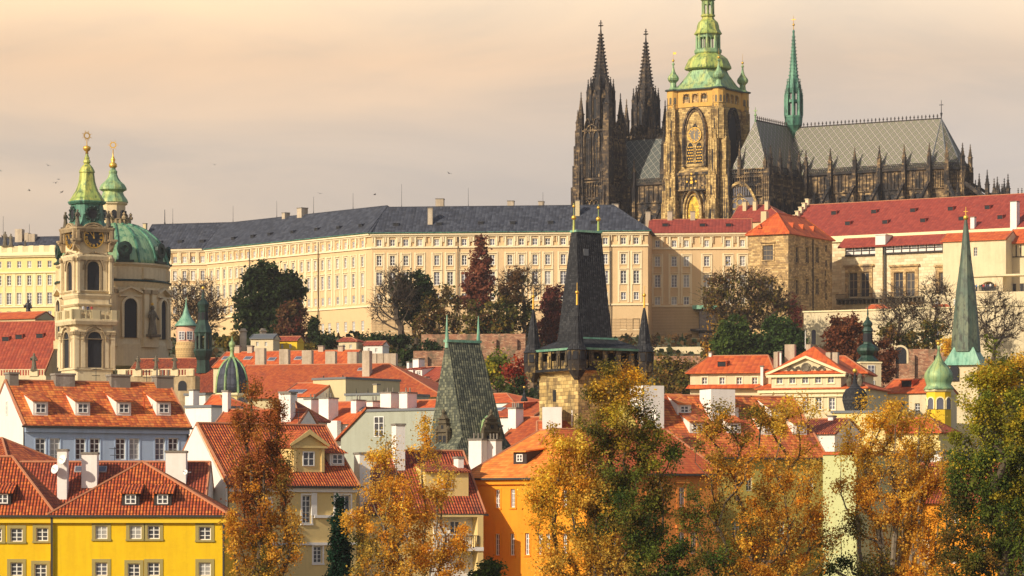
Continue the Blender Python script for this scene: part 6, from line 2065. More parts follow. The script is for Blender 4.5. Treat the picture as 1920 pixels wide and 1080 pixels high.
def openings(r, parent, mat, rad, zb, w, hs, n, ph=0.0, pointed=False, ring=None, y0=-.05):
    m_ = MB(); g = MB()
    for i in range(n):
        T = facemat(0, 0, 0, ph + 2 * math.pi * i / n) @ Matrix.Translation((0, -rad, 0))
        m_.T = T; g.T = T; m_.mark(); g.mark()
        arch_fill(m_, 0, zb, w, hs, w/2, y0, .1, pointed); arch_ring(g, 0, zb, w, hs, w/2, w*.16, y0 - .08, .1, pointed)
    m_.T = g.T = None
    o = m_.build('tower_opening', mat, parent)
    if ring: g.build('arch_moulding', ring, o)

def steeples():
    # salmon turret
    r, z, u = lathe_tower('round_turret', 'round salmon pink turret with flared pale green cone roof', 'tower', 349, 692, 30,
        [('wall', 'pink', [(18, 760), (18, 612)], 24), ('roof', 'cu_l', [(21.5, 612), (21, 609), (13, 600), (7, 590), (3, 578), (1, 566), (.3, 557)], 16), ('wall_base', 'ochre_stone', [(21, 760), (20.5, 650), (18.2, 641)], 24)])
    for a in (-20, 25, 70): window(r, math.sin(R(a)) * 19 * u, -math.cos(R(a)) * 19 * u, z(630), 1.2, 1.6, R(a), rec=-.09, pane='p_mid')
    # dark green open steeple
    r, z, u = lathe_tower('dark_steeple', 'dark green copper steeple with open lantern in front of the bare tree', 'steeple', 381, 678, 30,
        [('base', 'cu_d', [(14, 700), (12, 676), (16, 668), (19, 658), (18, 655), (15, 655)]), ('skirt', 'cu_d', [(19, 624), (17, 620), (12, 608), (9.5, 600), (9.5, 586), (11, 583)]),
         ('bulb', 'cu_d', [(9, 584), (10, 578), (12, 571), (9, 566), (4, 561), (2, 553), (1, 546), (.4, 530)])])
    m_ = MB()
    for i in range(8):
        a = math.pi/8 + i*math.pi/4
        m_.tube((14*u*math.cos(a), 14*u*math.sin(a), z(656)), (14*u*math.cos(a), 14*u*math.sin(a), z(623)), .28, .28, 5)
    m_.lathe([(15.5*u, z(630)), (17*u, z(624))], 8, 0, 0, math.pi/8, False)
    m_.build('lantern_posts', 'cu_d', r); openings(r, r, 'dark', 8.8*u, z(600), .55, 1.2, 8)
    MB().sphere((0, 0, z(540)), .35).build('finial', 'gold', r)
    # lantern dome on pale octagon
    r, z, u = lathe_tower('domed_lantern', 'cream lantern tower with ribbed slate dome and green copper knob, behind the rust poplar', 'tower', 435, 470, 8,
        [('wall', 'pal_y', [(29, 900), (29, 740)]), ('cornice', 'pal_y_trim', [(30, 744), (33, 741), (33, 738), (30, 737)]),
         ('dome', 'slate', [(31, 737), (31, 725), (29, 708), (24, 692), (17, 681), (10, 675), (5, 671)], 16),
         ('knob', 'cu', [(6, 672), (5, 668), (3.5, 664), (3.5, 656), (5, 654), (3, 653), (5.5, 650), (6.3, 646), (5.5, 642), (2, 639), (.5, 630)], 12)])
    m_ = MB()
    pr = [(32, 738), (31.6, 725), (29.6, 708), (24.6, 692), (17.5, 681), (10.5, 675), (6, 671)]
    for i in range(8):
        a = math.pi/8 + i*math.pi/4 + .05
        m_.mark()
        for (r0, p0), (r1, p1) in zip(pr, pr[1:]): m_.tube((r0*u*math.cos(a), r0*u*math.sin(a), z(p0)), (r1*u*math.cos(a), r1*u*math.sin(a), z(p1)), .16, .16, 5)
    m_.build('dome_rib', 'cu', r)
    m_ = MB()
    for i in range(8):
        m_.mark(); m_.T = facemat(0, 0, z(757), i*math.pi/4) @ Matrix.Translation((0, -27*u, 0)); disc(m_, .62, -.05, .1, 16); disc(m_, .8, -.12, .1, 16, .63)
    m_.T = None; m_.build('round_window', 'p_mid', r)
    # small cemetery-like dark spirelet
    r, z, u = lathe_tower('small_spirelet', 'tiny dark slate spirelet with gold ball left of the tall bridge tower', 'steeple', 983, 520, 20,
        [('roof', 'slate_k', [(7, 790), (7, 770), (8, 768), (6.5, 765), (6.5, 752), (7.5, 750), (4, 744), (2, 735), (.4, 727)])])
    MB().sphere((0, 0, z(726)), .18).build('finial', 'gold', r)
    # onion tower by the pedimented palace
    r, z, u = lathe_tower('onion_clock_turret', 'square cream tower with dark green double onion roof right of the pedimented palace', 'tower', 1627, 540, 10,
        [('helm', 'cu_d', [(21, 679), (21, 676), (15, 671), (12.5, 667), (17, 663), (20.5, 658), (20, 653), (15, 648), (9, 645), (8.5, 643), (8.5, 641)], 8),
         ('upper_lantern', 'cu_d', [(8, 643), (8, 623), (10, 621), (9, 617), (7, 613), (9, 609), (9, 606), (5, 601), (3, 599), (3.5, 597), (1, 593), (1.8, 588), (1.5, 585), (.3, 572)], 8)])
    MB().box(-20*u, 20*u, -20*u, 20*u, 0, z(679)).build('wall', 'garden', r)
    MB().box(-21.5*u, 21.5*u, -21.5*u, 21.5*u, z(682), z(679.3)).build('cornice', 'pal_y_trim', r)
    for i in (0, 3): window(r, 0 if i == 0 else -20*u, -20*u if i == 0 else 0, z(693), 1.1, 1.2, 0 if i == 0 else -math.pi/2, rec=-.09, rows=2, pane='p_mid')
    window(r, 0, -20*u, z(722), 1.1, 1.3, 0, rec=-.09, rows=2, pane='p_mid')
    openings(r, r, 'dark', 7.6*u, z(641), .55, 1.0, 8)
    r.rotation_euler.z = R(12)
    # tall thin spire
    r, z, u = lathe_tower('tall_spire_church', 'white church tower under a very tall thin mottled green copper spire', 'church', 1811, 560, 5,
        [('spire', 'cu_spire', [(28, 660), (27, 640), (19, 550), (11, 490), (5.2, 430), (2.4, 412)], 8),
         ('skirt', 'cu_l', [(52, 686), (44, 676), (34, 662), (29, 655), (27, 652)], 4, ),
         ], 8)
    MB().lathe([(36*u*1.2, 0), (36*u*1.2, z(684))], 4, 0, 0, R(45)).build('wall', 'garden', r)
    r.rotation_euler.z = R(-20)
    m_ = MB(); m_.sphere((0, 0, z(408)), .42); m_.tube((0, 0, z(412)), (0, 0, z(388)), .1, .05, 5); m_.box(-.35, .35, -.04, .04, z(397), z(396)); m_.build('finial', 'gold', r)
    m_ = MB(); m_.T = facemat(0, 0, 0, 0) @ Matrix.Translation((-1.2, -32*u, 0)); arch_fill(m_, 0, z(715), 1.3, 1.8, .65, -.2, .4, False); m_.T = None; m_.build('tower_opening', 'dark', r)
    # yellow tower with bright onion
    r, z, u = lathe_tower('green_onion_tower', 'yellow octagonal tower with bright green copper onion dome and gold finial', 'tower', 1760, 450, 5,
        [('wall', 'yellow_l', [(24, 900), (24, 732)], 8), ('cornice', 'pal_y_trim', [(26, 735), (28, 733), (28, 731), (24, 730)]),
         ('onion_dome', 'cu', [(29, 731), (27, 727), (23, 722), (25, 716), (27.5, 708), (26.5, 700), (21, 691), (13, 682), (7, 674), (3.5, 664), (2, 655), (3, 652), (1.5, 648)], 12)])
    m_ = MB(); m_.sphere((0, 0, z(644)), .28); m_.tube((0, 0, z(656)), (0, 0, z(638)), .08, .05, 5); m_.lathe([(.35, z(641)), (.4, z(638)), (.1, z(637))], 8); m_.build('finial', 'gold', r)
    openings(r, r, 'p_mid', 22*u, z(768), .85, 1.0, 8, 0, False, 'pal_y_trim', -.08)
    # dark ball dome
    r, z, u = lathe_tower('dark_dome_tower', 'small black ribbed dome with needle finial half hidden by golden leaves', 'tower', 1603, 440, 5,
        [('wall', 'yellow_l', [(20, 900), (20, 776)]), ('dome', 'slate_k', [(24, 776), (19, 770), (21, 762), (24, 750), (23, 740), (18, 731), (10, 726), (5, 720), (4, 714), (2, 704), (.5, 690)], 16)])
    MB().sphere((0, 0, z(695)), .3).build('finial', 'gold', r)

def judith():
    # smaller bridge tower: green grey wedge roof
    fr = Fr((866, 385), None, 36, gz=2)
    r = fr.root('small_bridge_tower', 'squat bridge tower with tall mossy green slate wedge roof and copper ridge spikes', 'tower')
    z0 = lambda py: fr.z(py, 0, 0)
    Wd, d = fr.pt(947, 840, 0)[0], fr.side(806, 840, 0)[1]
    h = z0(853)
    MB().box(0, Wd, 0, d, 0, h).build('wall', 'statue', r)
    MB().box(-.4, Wd + .4, -.4, d + .4, h - .5, h + .003).build('cornice', 'baroque_t', r)
    yc = d / 2
    zr = fr.z(643, Wd/2, yc)
    xa, xb = fr.pt(838, 640, yc)[0], fr.pt(897, 640, yc)[0]
    k = .80; z1 = z0(820)
    zt1 = h + (zr - h) * .16
    B0 = [(-1.5, -.8), (Wd + 1.0, -.8), (Wd + 1.0, d + .9), (-1.5, d + .9)]
    B1 = [(0, 0), (Wd, 0), (Wd, d), (0, d)]
    T = [(xa, yc - .25), (xb, yc - .25), (xb, yc + .25), (xa, yc + .25)]
    m_ = MB(); m_.loft([[(x, y, h + .01) for x, y in B0], [(x, y, h + .2) for x, y in B0], [(x, y, zt1) for x, y in B1], [(x, y, zr) for x, y in T]])
    rf = m_.build('roof', 'slate_g', r)
    m_ = MB(); m_.box(xa - .2, xb + .2, yc - .35, yc + .35, zr, zr + .28)
    zs = fr.z(592, Wd/2, yc)
    for x in (xa, xb):
        m_.mark(); m_.lathe([(.24, zr - .6), (.2, zr + .5), (.16, zr + 1), (.04, zs)], 8, x, yc)
    m_.build('ridge_spikes', 'cu_l', rf)
    # renaissance dormers with copper hoods
    SC = Matrix.Diagonal((.68, .8, .62, 1))
    for (T0, wd) in ((facemat(Wd * .64, -.45, h + .3, 0) @ SC, 3.2), (facemat(-.45, d * .5, h + .3, -math.pi/2) @ SC, 3.0)):
        m_ = MB(); m_.T = T0
        m_.box(-wd/2, wd/2, 0, 3.5, -.3, 3.6); m_.prism([(-wd*.42, 3.6), (wd*.42, 3.6), (wd*.34, 5.0), (-wd*.34, 5.0)], 0, .6); m_.box(-wd*.3, wd*.3, .003, .5, 5.0, 5.8)
        m_.prism([(-wd*.3, 5.8), (wd*.3, 5.8), (0, 6.7)], 0, .5); m_.box(-wd*.58, wd*.58, -.25, .4, 3.5, 3.75); m_.box(-wd*.45, wd*.45, -.22, .4, 5.0, 5.2); m_.box(-wd*.38, wd*.38, -.2, .4, 5.75, 5.95)
        for x in (-wd*.5, wd*.5): m_.box(x - .2, x + .2, -.2, .3, -.3, 3.5); m_.lathe([(.25, 3.75), (.35, 4.1), (.1, 4.6)], 6, x, .1)
        m_.lathe([(.15, 6.6), (.3, 7.0), (.08, 7.5)], 6, 0, .2)
        dm = m_.build('stone_dormer', 'judith', rf)
        m_ = MB(); m_.T = T0
        for x in (-.6, .6): m_.box(x - .42, x + .42, -.05, .1, 1.0, 2.9)
        m_.box(-.3, .3, -.05, .1, 4.1, 4.7); m_.build('dormer_opening', 'dark', dm)
        m_ = MB(); m_.T = T0; m_.prism([(-wd*.55, 3.3), (-wd*.3, 5.5), (0, 6.4), (wd*.3, 5.5), (wd*.55, 3.3)], .7, 4.2); m_.build('copper_hood', 'cu', dm)

def great_tower():
    fr = Fr((1082, 372), None, 33, gz=2)
    r = fr.root('great_bridge_tower', 'tall stone bridge tower with steep black wedge roof and four corner spirelets', 'tower')
    z = lambda py: fr.z(py, 0, 0)
    Wd = fr.pt(1208, 700, 0)[0]
    d = fr.side(1000, 700, 0)[1]
    q = .45
    zb = z(695)  # gallery floor
    MB().box(q, Wd - q, q, d - q, 0, z(690)).build('shaft', 'bridge_stone', r)
    m_ = MB()
    def rr(e, zz): return [(-e, -e, zz), (Wd + e, -e, zz), (Wd + e, d + e, zz), (-e, d + e, zz)]
    m_.loft([rr(-.9, z(716)), rr(-.5, z(706)), rr(-.35, z(698)), rr(.15, z(694)), rr(.15, z(690))])
    for i in range(2): pass
    m_.build('corbel_table', 'bridge_stone', r)
    MB().loft([rr(.3, z(694)), rr(.35, z(689.5)), rr(.05, z(689))]).build('string_course', 'slate_k', r)
    # battlements: wall with rectangular openings
    zs, zo0, zo1, zt = z(689), z(674), z(659), z(655)
    m_ = MB()
    for (o, u_, n_, L) in (((0, 0, 0), (1, 0, 0), (0, 1, 0), Wd), ((0, d, 0), (0, -1, 0), (1, 0, 0), d), ((Wd, 0, 0), (0, 1, 0), (-1, 0, 0), d)):
        holes = []; k = 5
        for i in range(k):
            x = L * (i + .5) / k; holes.append((x - .75, x + .75, zo0, zo1))
        panel(m_, o, u_, n_, L, zs, zt, holes, .7)
        T = Matrix.Translation(o) @ Matrix(((u_[0], n_[0], 0, 0), (u_[1], n_[1], 0, 0), (0, 0, 1, 0), (0, 0, 0, 1)))
        m_.T = T
        for i in range(k + 1):
            x = L * i / k; m_.box(max(x - .3, -.1), min(x + .3, L + .1), -.18, -.003, zs, zo1 + .2)
            m_.box(max(x - .2, -.1), min(x + .2, L + .1), -.3, -.183, zs + .2, zo0 + .5)
        m_.T = None
    m_.quad((0, d, zs), (Wd, d, zs), (Wd, d, zt), (0, d, zt))
    m_.box(.8, Wd - .8, .8, d - .8, zs, zt)
    g = m_.build('battlements', 'bridge_dark', r)
    m_ = MB()
    for i in range(5):
        x = Wd * (i + .5) / 5
        m_.box(x - .7, x + .7, .62, .68, zo0 + .2, zo1 - .1)
        y = d * (i + .5) / 5
        m_.box(.62, .68, y - .7, y + .7, zo0 + .2, zo1 - .1)
    m_.build('gallery_opening', 'dark', g)
    m_ = MB(); e = .25
    m_.loft([rr(.25, zt), rr(.3, zt + .22)])
    m_.build('copper_gutter', 'cu_l', r)
    zt += .22
    # parapet roof skirt
    m_ = MB(); z1 = z(640)
    def rr2(e, zz): return [(e, e, zz), (Wd - e, e, zz), (Wd - e, d - e, zz), (e, d - e, zz)]
    m_.loft([rr2(-.1, zt), rr2(2.0, fr.z(637, Wd/2, 3)), rr2(2.3, fr.z(637, Wd/2, 3))])
    sk = m_.build('roof_skirt', 'slate_k', r)
    m_ = MB(); zz = fr.z(637, Wd/2, 3)
    m_.loft([rr2(1.95, zz), rr2(1.95, zz + .18)]); m_.build('skirt_ridge', 'cu_l', sk)
    yc = d / 2
    zr = fr.z(437, Wd/2, yc)
    xa, xb = fr.pt(1076, 437, yc)[0], fr.pt(1122, 437, yc)[0]
    bx0, bx1, by0, by1 = 1.6, Wd - 2.6, 1.9, d - 1.9
    xm = (xa + xb) / 2
    k = .9
    m_ = MB()
    m_.loft([[(bx0, by0, zt), (bx1, by0, zt), (bx1, by1, zt), (bx0, by1, zt)], [(xa, yc - .5, zr), (xb, yc - .5, zr), (xb, yc + .5, zr), (xa, yc + .5, zr)]])
    rf = m_.build('roof', 'slate_k', r)
    m_ = MB(); m_.box(xa - .1, xb + .1, yc - .6, yc + .6, zr, zr + .22); m_.build('ridge_cap', 'cu_l', rf)
    for x in (xa, xb):
        m_ = MB(); m_.lathe([(.16, zr), (.12, fr.z(414, xm, yc)), (.05, fr.z(412, xm, yc)), (.04, fr.z(382, xm, yc))], 6, x, yc); s_ = m_.build('spike', 'cu_y', rf)
        m_ = MB(); m_.sphere((x, yc, fr.z(409.5, xm, yc)), .26); m_.sphere((x, yc, fr.z(388, xm, yc)), .17); m_.build('gilded_ball', 'gold', s_)
    m_ = MB(); t = .72
    x, yy, z_ = fr.pt(1098, 473, by0 + (yc - .5 - by0) * .86)
    m_.box(x - .3, x + .3, yy - .12, yy + .3, z_ - .35, z_ + .35); m_.build('skylight', 'lead', rf)
    # corner turrets and spirelets
    for i, (x, y) in enumerate(((0, 0), (Wd, 0), (Wd, d), (0, d))):
        m_ = MB(); m_.lathe([(.3, z(712)), (.6, z(704)), (.95, z(694)), (1.0, z(656))], 8, x, y, math.pi/8, False)
        tu = m_.build('corner_turret', 'bridge_dark', r)
        m_ = MB()
        for k in range(8):
            m_.T = facemat(x, y, 0, k * math.pi/4) @ Matrix.Translation((0, -.88, 0)); m_.box(-.24, .24, -.1, .2, z(674), z(659))
        m_.T = None; m_.build('turret_window', 'dark', tu)
        m_ = MB(); m_.lathe([(1.12, z(656)), (1.0, z(654)), (.68, z(640)), (.55, z(620)), (.3, z(590)), (.1, z(571))], 8, x, y, math.pi/8, False); sp = m_.build('spirelet', 'slate_k', tu)
        m_ = MB(); m_.lathe([(.12, z(572)), (.1, z(550)), (.03, z(545)), (.03, z(530))], 6, x, y); m_.sphere((x, y, z(548)), .2); m_.build('finial', 'gold', sp)
    # statue niches / coat of arms hidden by leaves; small windows on the shaft
    for px, py in ((1040, 742), (1040, 775)):
        x, y, zz = fr.side(px, py, q); MB().box(x - .06, x + .1, y - .25, y + .25, zz - .6, zz + .6).build('arrow_slit', 'dark', r)
church(); steeples(); judith(); great_tower()
# ---------------------------------------------------------------- roofs of the town between river and hill
def town():
    # long red roof with slab chimneys
    H = House('long_red_roofed_house', 'very long plain red roof and a row of pale slab chimneys', 'house', (418, 575), (824, 566), 748, 24, (400, 730, 684), 'beige', 't_mid', 18, 'gh', .6)
    for px, t, w in ((489, 653, 18), (534, 655, 18), (577, 657, 19), (621, 659, 19), (662, 660, 18), (702, 663, 12), (715, 663, 12), (733, 663, 23)):
        H.chimney(px, t, w, mat='chim_b', dm=1.2, yd=14.5, cap=False)
    H.chimney(688.5, 658, 14, mat='chim_b', bot=702, dm=1.6, cap=False)
    H.skylight(676, 693); H.hood(725, 722, 3.0, .7, mat='t_mid')
    H.hood(655, 720, 2.5, .5, mat='t_mid')
    # row behind
    H = House('orange_roofed_row', 'low orange roofed row just behind the slab chimneys', 'house', (400, 640), (652, 632), 690, 12, (380, 640, 659), 'garden', 't_lud', 24, 'gg', .4)
    for px in (446, 470, 603, 640): H.chimney(px, 650, 10, dm=1, mat='chim_b')
    for px, py in ((424, 672), (465, 672), (510, 674), (560, 672)): H.skylight(px, py, 1.4, 1.4)
    H = House('red_roofed_house', 'dark red roof with two dormers at the foot of the brick terrace wall', 'house', (748, 600), (815, 594), 722, 10, (740, 800, 690), 'white', 't_far', 22, 'gg', .4)
    H.chimney(785, 674, 16, dm=1.4); H.chimney(768, 680, 6, dm=.8)
    for px in (768, 785): H.dormer(px, 706, 1.6, 1.2, 'shed', 'white', wm=(1.0, .7))
    H.chimney(800, 708, 6, dm=.8, bot=716)
    # tiny hill houses
    HS = [((470, 512), 700, 648, 636, 627, 'garden', 'lead', 'white flat roofed summer house with green shutter on the hillside', 'g'),
          ((517, 557), 705, 650, 640, 631, 'yellow_l', 't_far', 'little yellow loggia house with red roof below the evergreen', 'g'),
          ((635, 668), 715, 658, 641, 633, 'garden', 't_far', 'little cream pavilion with hipped red roof among the hedges', 'h'),
          ((681, 717), 715, 663, 648, 640, 'white', 't_far', 'little white house with arched roof among the hedges', 'g')]
    for (pa, pb), D_, pbot, e, t, wm, rm, lab, en in HS:
        w = [(pa + (pb - pa) * k, e + 9, 5, 8) for k in (.3, .68)]
        H = House('hillside_house', lab, 'house', (pa, D_), (pb, D_ - 1), e, 4.5, (pa + (pb-pa)*.25, pb - (pb-pa)*.25, t), wm, rm, P(0, pbot + 14, D_).z, en * 2, .3, w, rec=.12)
    for px in (456, 493):
        r, z, u = lathe_tower('round_chimney', 'stubby round white chimney turret %s' % ('left of the flat roofed summer house' if px < 480 else 'rising behind the flat roofed summer house'), 'chimney', px, 708, 34,
            [('shaft', 'chim_b', [(6.5, 690), (6.5, 622)], 12), ('cap', 'chim_b', [(8, 622), (8, 620), (5, 618), (5, 616)], 12)])
    # beige block with orange lean-to
    H = House('beige_block', 'plain beige rendered block with flat roof in front of the long red roof', 'house', (587, 500), (648, 496), 713, 11, None, 'beige', 'lead', 12)
    H.rod(607, 706, 3); H.rod(643, 706, 3)
    H = House('orange_roofed_house', 'small orange roof with skylights leaning on the beige block', 'house', (526, 496), (590, 494), 745, 11, (520, 584, 719), 'white', 't_lud', 12, 'gg', .3)
    for px in (547, 556, 565): H.skylight(px, 735, 1.1, 1.6)
    H = House('flat_grey_house', 'low grey flat roofed building with vents right of the beige block', 'house', (648, 492), (735, 488), 742, 9, None, 'greygreen', 'lead', 12)
    H.chimney(706, 722, 8, dm=.8, yd=4, mat='beige', drop=.2)
    for px in (668, 690, 720): H.rod(px, 728, 3, r=.05)
    # sunlit orange roofs with white chimneys
    H = House('orange_roofed_row', 'sunlit orange roof row with chunky white chimneys left of the green wedge tower', 'house', (548, 462), (830, 450), 797, 12, (560, 812, 753), 'white', 't_lud', 8, 'gg', .4)
    for px, t, w, b in ((586, 750, 16, 779), (616, 748, 22, 786), (732, 738, 24, 770), (765, 738, 18, 770), (672, 752, 12, 768), (702, 754, 14, 766)):
        H.chimney(px, t, w, bot=b, dm=2.2, pots=2)
    for px in (660, 724, 757):
        H.rod(px, 740, 3, r=.04)
    H.skylight(578, 790, 1, 1.5); H.skylight(565, 787, 1, 1.5); H.skylight(676, 768, .8, 1.2)
    H.chimney(540, 737, 22, yd=6, dm=2); 
    H.box('parapet_wall', 'white', H.fr.pt(592, 790, -.2)[0], H.fr.pt(642, 790, -.2)[0], -1.4, -.5, H.h - 2, H.h + .4)
    # grey green gable house
    H = House('grey_green_house', 'grey green rendered house wall with a pale edge left of the green wedge tower', 'house', (686, 425), (832, 419), 772, 9, None, 'greygreen', 'lead', 4)
    f_ = H.fr
    m_ = MB(); m_.loft([[(0, 0, 4), (0, 9, 4), (0, 9, H.h + .3), (0, 0, H.h + .3)], [(-3.6, 0, 4), (-3.6, 9, 4), (-3.6, 9, H.h - 3), (-3.6, 0, H.h - 3)]]); m_.build('side_wing', 'greygreen', H.root)
    m_ = MB(); m_.loft([[(.2, -.3, H.h + .3), (.2, 9, H.h + .3), (.2, 9, H.h + .6), (.2, -.3, H.h + .6)], [(-4.2, -.3, H.h - 3.4), (-4.2, 9, H.h - 3.4), (-4.2, 9, H.h - 3.1), (-4.2, -.3, H.h - 3.1)]]); m_.build('side_roof', 't_mid', H.root)
    m_ = MB(); x, _, z_ = f_.pt(711, 800); window(H.root, x, 0, z_, 1.4, 2.4, 0, rec=-.09, pane='p_dark')
    # left middle, between blue house and poplar
    H = House('orange_roofed_house', 'orange hipped roof with white chimney left of the domed lantern', 'house', (372, 440), (432, 436), 786, 9, (398, 412, 741), 'white', 't_lud', 4, 'hh', .4)
    H.chimney(364, 733, 12, yd=6, dm=1, bot=None); H.skylight(407, 772, .9, 1.0)
    H = House('white_flat_house', 'white flat roofed box with railing right of the blue house', 'house', (348, 425), (396, 423), 765, 6, None, 'chim', 'lead', 4)
    H = House('white_flat_house', 'white stair block with railing under the dark red nave roof', 'house', (347, 470), (385, 468), 742, 6, None, 'white', 'lead', 4, front=[(362, 760, 12, 9)])
    H = House('red_roofed_house', 'narrow red roof between the blue house and the white gable', 'house', (340, 372), (392, 371), 868, 8, (335, 400, 800), 'white', 't_dark', 2, 'gg', .3)
    H.dormer(359, 846, 1.1, 1.3, 'shed', 'white')
    # behind poplar: orange roofs
    H = House('orange_roofed_house', 'steep orange roof with vents partly behind the rust coloured poplar', 'house', (392, 400), (545, 397), 818, 10, (380, 548, 768), 'white', 't_mid', 4, 'gg', .3)
    H.chimney(425, 735, 11, dm=1); H.skylight(412, 800); H.chimney(540, 740, 20, dm=1.5, yd=3)
    H = House('dark_red_roofed_house', 'dark red roof with a small dormer beside the white skylight box', 'house', (515, 402), (560, 401), 790, 8, (520, 552, 752), 'white', 't_dark', 4, 'hh', .3)
    # right of the green tower
    H = House('orange_roofed_house', 'stepped orange roofs with tall white chimney stack between the two bridge towers', 'house', (925, 425), (1010, 421), 843, 12, (930, 1010, 783), 'white', 't_mid', 3, 'gg', .3)
    H.chimney(967, 767, 18, dm=1.5, bot=797, pots=4); H.chimney(937, 800, 5, bot=826, dm=.6)
    H = House('orange_roofed_house', 'orange roof with white rooflight under the tiny spirelet between the bridge towers', 'house', (918, 470), (1002, 466), 783, 10, (925, 1000, 755), 'white', 't_mid', 6, 'gg', .3)
    H.skylight(936, 768, 1.5, 1.2); H.hood(975, 770, 1.2, 1)
    House('red_roofed_house', 'small red roof with a pointed hood below the brick terraces between the bridge towers', 'house', (915, 540), (962, 537), 756, 9, (920, 950, 738), 'white', 't_lud', 12, 'hh', .3)
    H = House('chimney_house', 'narrow white house carrying twin tall chimneys in front of the green wedge tower', 'house', (866, 361), (941, 359), 893, 6, (872, 940, 880), 'white', 't_near', 1, 'gg', .3)
    H.chimney(897, 826, 27, dm=1.5, bot=884, pots=3); H.chimney(926, 827, 21, dm=1.4, bot=880, pots=3)
    H.chimney(857, 858, 8, dm=1.2, bot=None, yd=1)
    # behind the golden green tree
    H = House('white_chimney_house', 'steep orange roof with big white chimneys behind the golden treetop', 'house', (1010, 368), (1215, 368), 860, 13, (1010, 1200, 790), 'white', 't_mid', 1, 'gg', .4)
    H.chimney(1035, 764, 36, dm=2.5, bot=800, cap=False); H.chimney(1080, 770, 18, dm=2, cap=False); H.chimney(1150, 760, 14, dm=1.5, cap=False)
    H = House('long_orange_roofed_house', 'long orange tiled roof with two tiers of white cheeked dormers behind the amber tree', 'house', (1228, 349), (1545, 356), 858, 14, (1238, 1515, 743), 'olive', 't_blue', 0, 'gg', .5,
              [(1405, 905, 14, 30), (1465, 995, 16, 34), (1465, 905, 14, 30), (1380, 995, 16, 34), (1520, 905, 14, 30), (1525, 995, 14, 34), (1420, 1062, 16, 20)], gutter=True)
    H.chimney(1213, 724, 44, dm=3.0, bot=780, yd=None, cap=False); H.chimney(1345, 731, 50, dm=2.6, bot=770, cap=False)
    H.chimney(1230, 765, 10, dm=1, bot=850, cap=False)
    for px, py in ((1283, 778), (1372, 782), (1452, 784), (1306, 812), (1376, 812), (1440, 815), (1500, 815)): H.dormer(px, py, 1.5, 1.1, 'shed', 'white', wm=(.9, .7), run=2.4)
    # pediment palace
    a, b = (1443, 520), (1582, 516)
    g1 = dict(rows=2, rec=.15, t=.1, surr=(.18, .06, .05, 0)); g2 = dict(rows=3, rec=.15, t=.1, surr=(.18, .08, .06, .15))
    f5 = Fr((1430, 518), (1618, 514), gz=6)
    def pal(px): return [(px, 713, 11, 13, g1)]
    H = House('pedimented_palace', 'cream baroque palace with carved triangular pediment and bright red roofs', 'palace', (1424, 519), (1622, 514), 731, 14, (1460, 1590, 708), 'garden', 't_lud', 4, 'hh', .6,
              [(px, 757, 12, 22, g2) for px in (1439, 1463, 1487, 1511, 1535, 1560, 1600)], panes=('p_mid', 'p_dark'))
    fr, r = H.fr, H.root
    cx0, cx1 = fr.pt(1448, 720)[0], fr.pt(1578, 720)[0]
    zt, zp = fr.z(704), fr.z(731)
    m_ = MB(); holes = []
    wx = [fr.pt(px, 713)[0] for px in (1463, 1487, 1511, 1535, 1559)]; zw = fr.z(713)
    panel(m_, (cx0, -.4, 0), (1, 0, 0), (0, 1, 0), cx1 - cx0, zp, zt, [(x - cx0 - .45, x - cx0 + .45, zw - .55, zw + .55) for x in wx], .3)
    m_.quad((cx0, -.4, zp), (cx0, -.4, zt), (cx0, 10, zt), (cx0, 10, zp)); m_.quad((cx1, -.4, zp), (cx1, -.4, zt), (cx1, 10, zt), (cx1, 10, zp))
    m_.build('central_block', 'garden', r)
    for x in wx: window(r, x, -.4, zw, .9, 1.1, 0, rows=2, pane='p_mid', surr=(.15, .06, .05, 0), smat='pal_y_trim', rec=.15)
    xm = (cx0 + cx1) / 2; zap = fr.z(672, xm)
    m_ = MB(); m_.prism([(cx0 - .5, zt), (cx1 + .5, zt), (xm, zap)], -.35, 2); pd = m_.build('pediment', 'garden', r)
    m_ = MB()
    for s_, xe in ((-1, cx0 - .8), (1, cx1 + .8)):
        m_.prism([(xm, zap), (xm, zap + .35), (xe, zt + .25), (xe, zt - .1)], -.85, .2)
    m_.box(cx0 - .7, cx1 + .7, -.8, .2, zt - .35, zt); m_.build('pediment_cornice', 'pal_y_trim', pd)
    m_ = MB()
    zc = zt + (zap - zt) * .42
    m_.T = facemat(xm, -.36, zc, 0); disc(m_, .5, -.25, .05, 10); disc(m_, .75, -.15, .05, 10, .58)
    for k in range(9):
        for s_ in (-1, 1):
            x = s_ * (.9 + k * .22); zz = .3 * math.sin(k * 1.3); m_.T = facemat(xm + x, -.36, zc - .1 + zz * .6, 0); disc(m_, .2, -.18, .05, 7, .08)
    m_.T = None; m_.build('carved_arms', 'statue', pd)
    zr = fr.z(650, xm, 5)
    m_ = MB(); m_.add([(cx0 - .9, -.9, zt + .1), (cx1 + .9, -.9, zt + .1), (cx1 + .9, 12, zt + .1), (cx0 - .9, 12, zt + .1), (xm, 4.0, zr), (xm, 8, zr)], [(0, 1, 4), (1, 2, 5, 4), (2, 3, 5), (3, 0, 4, 5), (3, 2, 1, 0)])
    rf = m_.build('central_roof', 't_lud', r)
    for px, t, w, y in ((1482, 646, 19, 6), (1456, 660, 8, 4), (1517, 646, 9, 9), (1554, 661, 9, 3.5), (1567, 661, 10, 3.5)):
        x, _, z_ = fr.pt(px, t, y); w_ = fr.m(w); MB().box(x - w_/2, x + w_/2, y - .5, y + .5, zt, z_).build('chimney', 'chim_b', rf)
    x, _, z_ = fr.pt(1510, 620, 4); MB().tube((x, 4, zr - .3), (x, 4, z_), .06, .05, 6).build('flagpole', 'frame', rf)
